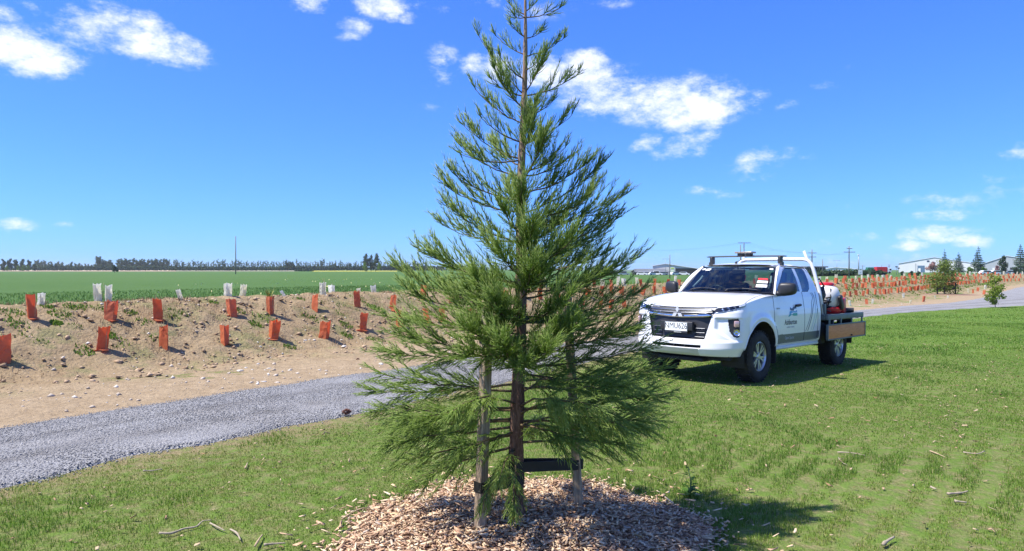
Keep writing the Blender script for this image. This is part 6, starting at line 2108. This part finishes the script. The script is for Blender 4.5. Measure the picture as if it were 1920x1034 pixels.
def tree_proto(seed, kind):
    """unit-height trees (1 m tall), scaled up where they stand"""
    g = random.Random(seed)
    if kind == 'pine':
        lb_ = lobes(seed, 15, .22, .93, .26, lambda t: (.75 + .5 * sin(pi * t)) * (1 - .35 * t)); cm = crown_mesh(seed, lb_, 900, .036, ML_pine)
    elif kind == 'dark':
        lb_ = lobes(seed, 16, .12, .90, .46, lambda t: .9 - .35 * t * t); cm = crown_mesh(seed, lb_, 1100, .05, ML_dark)
    elif kind == 'poplar':
        lb_ = lobes(seed, 13, .14, .96, .13, lambda t: .55 + .6 * sin(pi * min(1, t * 1.1))); cm = crown_mesh(seed, lb_, 420, .026, ML_pale)
    elif kind == 'cypress':
        lb_ = lobes(seed, 16, .10, .95, .20, lambda t: .35 + .8 * sin(pi * (.15 + .8 * t))); cm = crown_mesh(seed, lb_, 1200, .03, ML_dark)
    elif kind == 'bush':
        lb_ = lobes(seed, 10, .25, .80, .55, lambda t: .9 - .3 * t); cm = crown_mesh(seed, lb_, 700, .065, ML_bright)
    elif kind == 'darkbush':
        lb_ = lobes(seed, 11, .25, .85, .42, lambda t: .95 - .45 * t); cm = crown_mesh(seed, lb_, 900, .06, ML_dark)
    elif kind == 'fir':
        lb_ = []
        for k in range(15):
            t = k / 14; z = .14 + .82 * t; w = .30 * (1 - t) ** .85 + .018
            for j in range(6 if t < .7 else 4):
                a = j * 1.05 + k * .7 + g.uniform(-.3, .3); q = w * g.uniform(.55, 1.0)
                lb_.append((q * .62 * cos(a), q * .62 * sin(a), z - q * .10, q * .48 + .008, q * .48 + .008, .016 + .014 * (1 - t)))
        cm = crown_mesh(seed, lb_, 2400, .022, ML_fir)
    elif kind == 'pinktree':
        lb_ = lobes(seed, 13, .32, .88, .40, lambda t: .9 - .3 * t); cm = crown_mesh(seed, lb_, 800, .045, ML_pink)
    elif kind == 'olive':
        lb_ = lobes(seed, 26, .12, .94, .36, lambda t: (.75 + .5 * sin(pi * (.15 + .7 * t))) * (1.0 - .50 * t * t)); cm = crown_mesh(seed, lb_, 3600, .020, ML_olive)
    elif kind == 'fresh':
        lb_ = lobes(seed, 20, .12, .95, .30, lambda t: .65 + .4 * sin(pi * t)); cm = crown_mesh(seed, lb_, 1500, .030, ML_fresh)
    mb = MB(); r0 = {'fir': .018, 'olive': .014, 'fresh': .010, 'poplar': .012}.get(kind, .022)
    mb.tube([(0, 0, -.03), (.004, 0, .3), (-.004, .003, .6), (0, 0, .88)], [r0, r0 * .8, r0 * .5, r0 * .15], 7)
    for k in range(7):
        a = g.uniform(0, 6.28); z = g.uniform(.2, .75); L_ = g.uniform(.08, .2) * (.6 if kind in ('poplar',) else 1)
        mb.tube([(0, 0, z), (cos(a) * L_ * .6, sin(a) * L_ * .6, z + L_ * .35), (cos(a) * L_, sin(a) * L_, z + L_ * .8)], [r0 * .45, r0 * .3, r0 * .1], 5)
    me = bpy.data.meshes.new('trunk'); me.from_pydata(mb.v, [], mb.f); me.materials.append(M_bark); me.update()
    return cm, me
PROTO = {}
for kd, m in (('pine', 5), ('dark', 3), ('poplar', 5), ('cypress', 2), ('bush', 2), ('darkbush', 2), ('fir', 3), ('pinktree', 2), ('olive', 1), ('fresh', 1)):
    PROTO[kd] = [tree_proto(100 + 17 * j + len(kd), kd) for j in range(m)]
TN = {'pine': 'pine_tree', 'dark': 'shelter_tree', 'poplar': 'poplar_tree', 'cypress': 'cypress_tree', 'bush': 'green_bush', 'darkbush': 'dark_bush', 'fir': 'fir_tree', 'pinktree': 'blossom_tree', 'olive': 'staked_tree', 'fresh': 'sapling_tree'}
_tc = [0]
def place_tree(kind, px, ytop, ybase, d, label, group=None, wscale=1.0, z=None, cat='tree'):
    b = at(px, ybase, d)
    if z is None:
        zz = float(field_z(b.x, b.y)); b.z = min(b.z, zz) if b.z > zz else b.z
        b.z = zz - .15
    else: b.z = z
    top = CAMH + (HY - ytop) / F * d
    H = (top - b.z) / .97
    cm, tm = PROTO[kind][_tc[0] % len(PROTO[kind])]; _tc[0] += 1
    o = empty(TN[kind], b, rz=_tc[0] * 1.3); o.scale = (H * wscale, H * wscale, H)
    tag(o, label, cat, group)
    link('crown', cm, o); link('trunk', tm, o)
    return o
rt_ = random.Random(9)
FT = 'trees along the far edge of the field'
# dark block at the far left, with bright bushes before it
for px, yt in ((-6, 487), (6, 486), (18, 486), (30, 486), (42, 486), (54, 488), (64, 494)):
    place_tree('dark', px, yt, 508, 640, 'dark flat-topped evergreen in the dense block at the far left of the field', FT, .75)
for px, w in ((13, .8), (34, .7), (45, 1.0), (53, .8)):
    place_tree('bush', px, 497 if w < 1 else 496, 508, 600, 'bright green round bush in front of the dark evergreen block', 'bright bushes before the evergreens', .9 * w, cat='bush')
for px, yt in ((66, 488), (72, 487), (78, 489), (83, 488), (91, 491), (96, 490), (110, 490), (117, 491), (104, 493), (124, 496), (160, 494), (166, 495), (172, 496), (153, 496), (128, 495)):
    place_tree('pine', px, yt, 506, 950, 'hazy far tree in the thin line between evergreen block and tall pines', FT, 1.0)
place_tree('darkbush', 97, 496, 508, 640, 'rounded dark bush standing left of a narrower one in the stubble', None, 1.0, cat='bush')
place_tree('darkbush', 105, 494, 508, 650, 'narrow dark bush standing alone at the stubble edge', None, .55, cat='bush')
for px, yt in ((134, 491), (141, 494), (148, 493)):
    place_tree('dark', px, yt, 505, 850, 'low dark tree clump left of the tall pines', FT, .7)
for px, yt in ((183, 480), (187, 481), (193, 486), (197, 488), (204, 487), (208, 487)):
    place_tree('pine', px, yt, 507, 760, 'tall dark pine in the clump above the lone round conifer', FT, 1.0)
x_ = 222
while x_ < 318:
    place_tree('pine', x_, rt_.uniform(484, 488), 507, 800, 'dark pine in the long row left of the power pole', FT, 1.05); x_ += rt_.uniform(4.5, 7)
for px in (286, 293, 299):
    place_tree('dark', px, 492 + rt_.uniform(-2, 2), 508, 780, 'brownish dark tree filling the pine row low down', FT, .6)
x_ = 318
while x_ < 800:
    tall = rt_.random() < .18
    if not (684 < x_ < 712): place_tree('poplar', x_, rt_.uniform(488.5, 493) - (4 if tall else 0), 508, 850, 'pale slender poplar in the long see-through row behind the field', FT, rt_.uniform(1.0, 1.5))
    x_ += rt_.uniform(3.2, 5.6)
for px in range(322, 800, 7):
    if rt_.random() < (.40 if px < 530 else .75):
        place_tree('dark', px + rt_.uniform(-2, 2), rt_.uniform(493, 500), 508, 790, 'dark bushy tree standing low among the poplars', FT, rt_.uniform(.5, .8))
for px, yt in ((537, 491), (543, 490), (549, 491)):
    place_tree('dark', px, yt, 509, 700, 'dense dark tree in the squarish clump in the poplar row', FT, .75)
for px, yt in ((688, 476), (696, 477), (704, 475.5)):
    place_tree('cypress', px, yt, 510, 520, {688: 'left of three dark pointed cypresses', 696: 'slimmest, middle one of three dark pointed cypresses', 704: 'right, tallest of three dark pointed cypresses'}[px] + ' beyond the field', FT, 1.05 if px != 696 else .8)
place_tree('bush', 684, 489, 510, 505, 'green tree at the left foot of three cypresses', FT, .5); place_tree('bush', 711, 490, 510, 505, 'green tree at the right foot of three cypresses', FT, .5)
place_tree('darkbush', 215, 496, 512.5, 300, 'lone round dark conifer standing in the green field', None, 1.0, cat='tree')
for px in list(range(804, 1150, 9)):
    place_tree('dark', px + rt_.uniform(-3, 3), rt_.uniform(496, 502), 508, 900, 'low dark tree on the horizon behind the conifer', FT, 1.1)
# clipped shelter hedges
def hedge(px0, px1, y0, d, label, wob=.6, th=3.0):
    a = at(px0, HY, d); b = at(px1, HY, d); m = max(8, int((b.x - a.x) / 2.2)); g = np.random.default_rng(int(px0) + 7)
    top = CAMH + (HY - y0) / F * d; zb = float(field_z(.5 * (a.x + b.x), d)) - .1
    bl = [(a.x + (b.x - a.x) * (k + .5) / m, d, zb + (top - zb) * .5, 2.0, th / 2, (top - zb) * .5 * g.uniform(.85, 1.05)) for k in range(m)]
    P = crown_mesh(int(px0) + 3, bl, m * 110, .8, ML_dark)
    o = link('shelter_hedge', P); tag(o, label, 'hedge')
hedge(60, 330, 498.6, 700, 'long low dark hedge along the back of the stubble')
hedge(322, 535, 499.5, 660, 'long dark clipped hedge in front of the poplars')
hedge(535, 690, 498.5, 720, 'dark hedge under the pale poplars left of the three cypresses')
hedge(712, 830, 498.5, 720, 'dark hedge under the pale poplars right of the three cypresses')
hedge(556, 585, 506.5, 520, 'short olive hedge left of the yellow flowering strip')
hedge(1520, 1655, 508.0, 210, 'low dark hedge along the road behind the bank top', th=2.0)

# ---- power poles and lamps
M_pole = simple('pole_timber', (.17, .155, .13), .9, var=.2, scale=3)
M_lampc = simple('lamp_galv', (.32, .34, .36), .5, .3)
M_wire = simple('wire', (.05, .05, .055), .6)
def pole(px, ytop, ybase, d, label, arms=(), r=.14, insul=0, kind='power_pole', cat='power pole', lamp=None, group=None):
    b = at(px, ybase, d); t = CAMH + (HY - ytop) / F * d; H = t - b.z
    o = empty(kind, b); tag(o, label, cat, group)
    MB().tube([(0, 0, -.8), (0, 0, H * .5), (0, 0, H)], [r, r * .85, r * .65], 10).build('post', M_pole if kind == 'power_pole' else M_lampc, o, smooth='all')
    for (h, w) in arms:
        a = MB(); a.box((0, -r - .05, H * h), (w, .10, .12)); a.build('crossarm', M_pole, o)
        ib = MB()
        for k in (-.46, -.2, .2, .46): ib.lathe([(.03, 0), (.06, .04), (.06, .12), (.03, .18)], 8, 'z', (w * k, -r - .05, H * h + .06))
        ib.build('insulators', M_grey, o)
    for k in range(insul):
        MB().tube([(-.02, 0, H * (.985 - .22 * k)), (-.45, 0, H * (.99 - .22 * k))], [.05, .09], 8).build('insulator', M_grey, o)
    if lamp == 'arm':
        a = MB(); a.tube([(-.9, 0, H), (.9, 0, H)], .05, 6); a.rbox((-1.0, 0, H - .02), (.6, .25, .12), .03); a.rbox((1.0, 0, H - .02), (.6, .25, .12), .03); a.build('lamp_head', M_lampc, o)
    if lamp == 'disc':
        MB().lathe([(.01, H + .25), (.35, H + .2), (.42, H + .05), (.30, H - .12), (.05, H - .15)], 14).build('lamp_head', M_under, o, smooth=True)
    if lamp == 'tower':
        MB().rbox((0, 0, H), (.9, .5, .5), .08).build('lamp_head', M_white, o)
    return o
pole(442, 443.5, 514, 229, 'tall lone power pole with three side insulators in the green field', insul=3, r=.17)
pole(1256, 478, 517, 150, 'plain timber pole in front of the white shed', r=.11)
pole(1395, 455, 514, 170, 'double-armed power pole rising behind the pickup roof bar', arms=((.985, 3.0),), r=.15)
pole(1388.5, 459, 514, 171, 'second pole of the pair behind the pickup roof bar', r=.14)
pole(1522.5, 468, 516, 165, 'power pole with two crossarms just right of the pickup headboard', arms=((.86, 1.9), (.70, 1.7)), r=.15)
pole(1592, 462, 518, 150, 'tallest power pole with a crossarm right of the pickup', arms=((.80, 2.4), (.92, 1.2)), r=.14)
pole(1542.5, 486, 513, 200, 'short plain pole at the end of the dark building', r=.12)
pole(1610, 478.5, 510, 330, 'pale lighting tower right of the tallest power pole', r=.28, kind='light_tower', cat='light tower', lamp='tower')
pole(1569, 489, 512, 260, 'thin double-headed street lamp left of the tallest pole', r=.07, kind='street_lamp', cat='street lamp', lamp='arm')
pole(1617.5, 498, 511, 300, 'short power pole behind the white sign board', arms=((.9, 1.6),), r=.12)
pole(1653, 497, 511, 320, 'thin pole left of the big warehouse, nearer the red truck', r=.09)
pole(1667, 496, 511, 320, 'thin pole with a small arm close to the warehouse end', arms=((.9, 1.2), (.7, 1.0)), r=.09)
pole(1681, 501, 512, 230, 'round-headed black lamp at the warehouse end, taller one', r=.08, kind='street_lamp', cat='street lamp', lamp='disc')
pole(1685, 503.5, 512, 240, 'round-headed black lamp at the warehouse end, shorter one', r=.08, kind='street_lamp', cat='street lamp', lamp='disc')
pole(1248, 486, 514, 260, 'thin double lamp above the white shed roof', r=.07, kind='street_lamp', cat='street lamp', lamp='arm')
def wire(a, b, sag, label):
    P = [a.lerp(b, t) - Vector((0, 0, sag * 4 * t * (1 - t))) for t in np.linspace(0, 1, 17)]
    m = MB(); m.tube([p - a for p in P], .007, 4); o = m.build('power_line', M_wire, None); o.location = a
    tag(o, label, 'power line', 'overhead wires')
for k, (dx, yy) in enumerate(((-1.3, 456), (0, 455.6), (1.3, 456))):
    a = at(1395, yy, 170) + Vector((dx, -.2, 0)); wire(at(1190, 466 + k, 330), a, 1.2, 'overhead wire running left from the double-armed pole')
    wire(a, at(1522.5, 475, 165) + Vector((dx * .7, -.2, 0)), .6, 'overhead wire between the double-armed pole and the next pole')
    wire(at(1522.5, 475, 165) + Vector((dx * .7, -.2, 0)), at(1592, 473, 150) + Vector((dx * .8, -.2, 0)), .5, 'overhead wire between the two poles right of the pickup')

# ---- buildings
def wallmat(name, c, sx=1.2):
    n = NT(name); v = n.coord('Object'); w = n.N.new('ShaderNodeTexWave'); w.inputs['Scale'].default_value = sx; n.L.new(v, w.inputs['Vector'])
    k = n.ramp(n.noise(v, .3, 4, .6), [(.3, tuple(x * .9 for x in c)), (.7, c)])
    n.set(Base_Color=k, Roughness=.6, Specular_IOR_Level=.3); n.bump(w.outputs['Color'], .4, .05); return n.mat
MW_cream = wallmat('clad_cream', (.62, .60, .55)); MW_white = wallmat('clad_white', (.70, .70, .68)); MW_grey = wallmat('clad_grey', (.40, .42, .43))
MW_dark = wallmat('clad_dark', (.060, .058, .055)); MR_white = wallmat('roof_white', (.78, .78, .76)); MR_grey = wallmat('roof_grey', (.15, .155, .165)); MW_brown = wallmat('clad_brown', (.26, .19, .14))
M_dkin = simple('dark_opening', (.018, .020, .022), .8)
M_bluegl = simple('blue_glass', (.10, .17, .25), .15)
def shed(name, label, d, px0, px1, zb, eave, ridge, depth, mw, mr, ridge_at=.5, extra=None):
    """gabled shed whose gable end faces the camera; ridge runs away"""
    a = at(px0, HY, d); b = at(px1, HY, d); o = empty(name, (a.x, d, zb)); tag(o, label, 'building')
    o.rotation_euler = (0, 0, -atan2(.5 * (a.x + b.x), d))
    W = (b.x - a.x) * cos(atan2(a.x, d)); rx = W * ridge_at
    w = MB()
    e0, e1 = eave if isinstance(eave, tuple) else (eave, eave)
    gab = [(0, 0, -1), (W, 0, -1), (W, 0, e1), (rx, 0, ridge), (0, 0, e0)]
    w.prism(gab, (0, depth, 0)); w.build('wall', mw, o)
    r = MB()
    for (x0, z0, x1, z1) in ((-.35, e0 - .1, rx, ridge), (rx, ridge, W + .35, e1 - .1)):
        r.prism([(x0, -.35, z0 + .02), (x1, -.35, z1 + .02), (x1, -.35, z1 + .22), (x0, -.35, z0 + .22)], (0, depth + .7, 0))
    r.build('roof', mr, o)
    return o, W
def panel(o, name, x0, x1, z0, z1, mat, y=-.06, dep=.12):
    return MB().box(((x0 + x1) / 2, y, (z0 + z1) / 2), (x1 - x0, dep, z1 - z0)).build(name, mat, o)
zf = float(field_z(60, 290))
d = 300; sc_ = d / F
zb = CAMH - 12.5 * sc_
o, W = shed('farm_shed', 'white gabled shed with a wide dark opening behind the parked cars', d, 1224, 1322, zb, (18.5 * sc_, 11 * sc_), 22 * sc_, 26, MW_cream, MR_white, .24)
panel(o, 'doorway', W * .43, W * .86, 0, 14.0 * sc_, M_dkin); panel(o, 'sign', W * .33, W * .415, 6.5 * sc_, 16 * sc_, simple('sign_pale', (.70, .72, .62), .6), -.05)
panel(o, 'emblem', W * .345, W * .40, 12.5 * sc_, 15.2 * sc_, simple('sign_lime', (.40, .58, .10), .6), -.12); panel(o, 'stripe', W * .34, W * .405, 8 * sc_, 9 * sc_, simple('sign_lime2', (.40, .58, .10), .6), -.12)
a = at(1190, HY, 292); o = empty('office_building', (a.x, 292, CAMH - 12.5 * 292 / F)); tag(o, 'long low building with a grey roof left of the white shed', 'building')
s2_ = 292 / F; W = 63 * s2_
MB().box((W / 2, 3, 3 * s2_), (W, 6, 7 * s2_)).build('wall', MW_dark, o)
MB().prism([(-.6, -1, 6.3 * s2_), (W + .6, -1, 6.3 * s2_), (W - 1, 3.2, 12 * s2_), (.6, 3.2, 12 * s2_)], (0, .05, .25)).build('roof', MR_grey, o)
MB().prism([(.6, 3.3, 12 * s2_), (W - 1, 3.3, 12 * s2_), (W + .6, 7.2, 6.3 * s2_), (-.6, 7.2, 6.3 * s2_)], (0, .05, .25)).build('roof', MR_grey, o)
for k in range(7): panel(o, 'window', 1 + k * W / 7.2, 1 + k * W / 7.2 + 1.1, 1.2 * s2_, 4.6 * s2_, M_bluegl if k % 2 else MW_cream, -.04)
a = at(1147, HY, 296); o = empty('brick_building', (a.x, 296, CAMH - 12.5 * 296 / F)); tag(o, 'small brown building at the left end of the sheds', 'building')
W = 26 * s2_; MB().box((W / 2, 3, 3.5 * s2_), (W, 6, 8 * s2_)).build('wall', MW_brown, o); MB().rbox((W / 2, 3, 8 * s2_), (W + .8, 7, .5), .05).build('roof', MR_grey, o)
panel(o, 'window', W * .2, W * .35, 2 * s2_, 5 * s2_, M_bluegl); panel(o, 'window', W * .6, W * .75, 2 * s2_, 5 * s2_, M_bluegl)
# dark timber building and long white shed right of the pickup
a = at(1512, HY, 215); s3 = 215 / F; o = empty('dark_building', (a.x, 215, CAMH - 9 * s3)); tag(o, 'dark slatted building with a flat roof behind the pickup tray', 'building')
W = 36 * s3; MB().box((W / 2, 3, 5.5 * s3), (W, 6, 13 * s3)).build('wall', MW_dark, o); MB().rbox((W / 2, 2.6, 13.2 * s3), (W + .7, 7.4, .35), .05).build('roof', MR_grey, o)
for k in range(9): panel(o, 'slat', W * k / 9 + .1, W * k / 9 + .22, 0, 11.5 * s3, MW_grey, -.05)
o, W = shed('long_shed', 'low white shed with a curved roof line behind the tallest power pole', 300, 1546, 1606, CAMH - 7.5 * 300 / F, 7.5 * 300 / F, 10.5 * 300 / F, 12, MW_white, MR_white, .35)
# big warehouses at the right
d = 430; s4 = d / F; zb = CAMH - 6.5 * s4
o, W = shed('warehouse', 'large pale warehouse with a sloping roof line left of the firs', d, 1685, 1840, zb, (17 * s4, 14 * s4), 28 * s4, 60, MW_white, MR_white, .42)
panel(o, 'roller_door', W * .225, W * .31, 0, 13 * s4, M_bluegl); panel(o, 'side_door', W * .235, W * .262, 0, 8 * s4, MR_white, -.14); panel(o, 'sign', W * .335, W * .365, 20 * s4, 22.5 * s4, M_navy, -.1)
for k in (.2, .37): panel(o, 'downpipe', W * k, W * k + .3, 0, 17 * s4, MW_grey, -.1)
d = 380; s5 = d / F; zb = CAMH - 7 * s5
o, W = shed('warehouse', 'grey gabled warehouse at the right edge behind the firs', d, 1838, 1990, zb, 15 * s5, 31 * s5, 50, MW_grey, MR_white, .32)
panel(o, 'window', W * .36, W * .42, 6 * s5, 10 * s5, M_dkin); panel(o, 'roller_door', W * .15, W * .24, 0, 9 * s5, MR_white)
# sign board
p = at(1613, 518, 150); o = empty('sign_board', p); tag(o, 'white sign board on posts with a dark emblem beyond the bank', 'sign'); s6 = 150 / F
for k in (-1, 1): MB().box((k * .35, 0, .5), (.07, .07, 1.2)).build('post', M_pole, o)
MB().rbox((0, -.05, 7 * s6), (8 * s6, .05, 8.4 * s6), .02).build('panel', MR_white, o)
MB().prism([(-.22, -.09, 7.8 * s6), (-.06, -.09, 6.5 * s6), (.2, -.09, 8.0 * s6), (.05, -.09, 7.2 * s6)], (0, -.01, 0)).build('emblem', M_navy, o)

# ---- small parked vehicles far off
def tiny_car(px, d, ybase, colr, label, L_=4.3, van=False, rz=0):
    b = at(px, ybase, d); o = empty('parked_car', b, rz=rz); tag(o, label, 'car', 'cars parked by the far sheds')
    h = 1.45 if not van else 1.9
    prof = [(-L_ / 2, .35), (L_ / 2, .35), (L_ / 2, .75), (L_ / 2 - .9, .92), (L_ / 2 - 1.5, h), (-L_ / 2 + .8, h), (-L_ / 2 + .15, .95), (-L_ / 2, .8)]
    MB().prism([(x, -.85, z) for x, z in prof], (0, 1.7, 0)).build('body', colr, o)
    MB().prism([(L_ / 2 - 1.05, -.87, .95), (L_ / 2 - 1.55, -.87, h - .12), (-L_ / 2 + .9, -.87, h - .12), (-L_ / 2 + .4, -.87, .97)], (0, 1.74, 0)).build('window', M_dkin, o)
    for x in (-L_ * .3, L_ * .3):
        for y in (-.8, .8): MB().lathe([(.01, y - .1), (.33, y - .1), (.33, y + .1), (.01, y + .1)], 14, 'y', (x, 0, .33)).build('wheel', M_tyre, o)
M_silv = simple('car_silver', (.45, .46, .48), .3, .5)
for k, px in enumerate((1204, 1214, 1224, 1233, 1243, 1266, 1283, 1170)):
    tiny_car(px, 285, 517, M_white if k not in (4, 7) else M_silv, ['white car parked left in front of the grey-roofed building', 'second white car in front of the grey-roofed building', 'white car in the middle of the far car row', 'white van-like car beside the pole in the far row', 'silver car at the shed corner', 'white car low in front of the shed wall', 'white car inside the dark shed doorway', 'silver car in front of the brown building'][k], van=k == 3, rz=.4 * (k % 3 - 1))
def truck(px, d, ybase, colr, label, L_=6.5):
    b = at(px, ybase, d); o = empty('parked_truck', b); tag(o, label, 'truck')
    MB().rbox((-.8, 0, 1.75), (L_ - 2, 2.3, 2.2), .08).build('box_body', colr, o); MB().rbox((L_ / 2 - .9, 0, 1.35), (1.7, 2.2, 1.9), .15).build('cab', M_white, o)
    MB().box((L_ / 2 - .55, -1.11, 1.75), (.8, .03, .7)).build('window', M_dkin, o)
    for x in (-2.4, L_ / 2 - .9): 
        for y in (-1.0, 1.0): MB().lathe([(.01, y - .14), (.48, y - .14), (.48, y + .14), (.01, y + .14)], 14, 'y', (x, 0, .48)).build('wheel', M_tyre, o)
truck(1655, 300, 513.5, M_red, 'bright red truck parked beyond the bank')
truck(1638, 320, 513.5, simple('truck_green', (.03, .16, .09), .5), 'dark green truck parked left of the red one')
for px, col_, lb_ in ((1868, M_white, 'white car parked below the pink blossom tree'), (1895, M_silv, 'silver car parked before the right warehouse'), (1850, M_white, 'white car parked between the firs'), (1912, M_white, 'white car at the right edge before the warehouse')):
    tiny_car(px, 230, 516, col_, lb_)
# ---- trees near the warehouses
for (kd, px, yt, yb, dd, lb_, w_) in (
    ('fir', 1834, 463, 512, 270, 'tall dark layered fir in front of the pale warehouse', .92), ('fir', 1797, 474, 512, 280, 'bluish fir partly behind the staked tree', 1.0), ('fir', 1771, 468, 512, 275, 'slender blue fir whose tip rises over the staked tree', .70),
    ('fir', 1914, 459, 513, 230, 'big fir at the right edge of the scene', .95), ('cypress', 1882, 478, 514, 220, 'narrow green conifer before the grey gabled warehouse', 1.1),
    ('pinktree', 1748, 489, 513, 260, 'pinkish blossom tree left of the firs', 1.15), ('pinktree', 1868, 497, 513, 235, 'pinkish blossom tree by the narrow green conifer', 1.0),
    ('bush', 1818, 499, 512, 240, 'light green bush at the foot of the tall dark fir, left', 1.0), ('bush', 1845, 499, 512, 238, 'light green bush at the foot of the tall dark fir, right', .9), ('darkbush', 1692, 508, 514, 180, 'round clipped dark shrub before the warehouse, leftmost', 1.2),
    ('darkbush', 1708, 507.5, 514, 181, 'round clipped dark shrub before the warehouse, second', 1.3), ('darkbush', 1722, 508, 514, 182, 'round clipped dark shrub before the warehouse, third', 1.2), ('darkbush', 1905, 500, 514, 200, 'dark shrub under the big fir', 1.0),
    ('darkbush', 1607, 503, 512, 350, 'dark tree on the horizon behind the white sign board', .9), ('darkbush', 1629, 503.5, 512, 350, 'dark tree on the horizon left of the green truck', 1.0), ('darkbush', 1570, 507, 513, 300, 'olive shrub before the long white shed', 1.4), ('darkbush', 1585, 508, 513, 300, 'brownish shrub before the tallest pole', 1.2)):
    place_tree(kd, px, yt, yb, dd, lb_, None, w_, cat='bush' if 'bush' in kd else 'tree')
# the young staked tree on the far side of the path and the leafy sapling on the lawn
p = ray_ground(1771, 553, 30, 120)
so_ = place_tree('olive', 1771, 486, 553, p.y, 'young olive-green tree held by stakes on bare ground across the path', None, 1.22, z=p.z)
MB().lathe([(.01, .06), (1.7, .05), (2.6, .03), (3.0, -.05)], 28).build('mulch_ring', M_chip, None).location = p
mr_o = bpy.context.scene.objects[-1] if False else [o for o in col.objects if o.name.startswith('mulch_ring')][0]
tag(mr_o, kind='stuff')
for dx, lb_ in ((-.75, 'left stake of the small staked tree across the path'), (.85, 'right stake of the small staked tree across the path')):
    o = empty('tree_stake', (p.x + dx, p.y - .2, p.z)); tag(o, lb_, 'stake'); MB().box((0, 0, .5), (.09, .09, 1.2)).build('post', M_under, o)
o = MB().box((0, 0, 0), (1.6, .03, .10)).build('tree_tie', M_rubber, None); o.location = (p.x + .05, p.y - .28, p.z + .58); tag(o, 'black strap between the two stakes of the small staked tree', 'tree tie')
p = ray_ground(1866, 577.5, 25, 80)
fo_ = place_tree('fresh', 1866, 516, 577.5, p.y, 'small bright green leafy sapling at the lawn edge on the right', None, 1.0, z=p.z)

# ---- the air: things far off fade slightly towards the sky
n = NT('air'); n.N.remove(n.bs)
pv = n.N.new('ShaderNodeVolumePrincipled'); pv.inputs['Color'].default_value = (.90, .95, .95, 1); pv.inputs['Density'].default_value = .00013
pv.inputs['Anisotropy'].default_value = .2
n.L.new(pv.outputs[0], n.out.inputs['Volume'])
hz = MB(); hz.box((0, 1900, 11), (6400, 4100, 36)); tag(hz.build('haze', n.mat, None), kind='stuff')
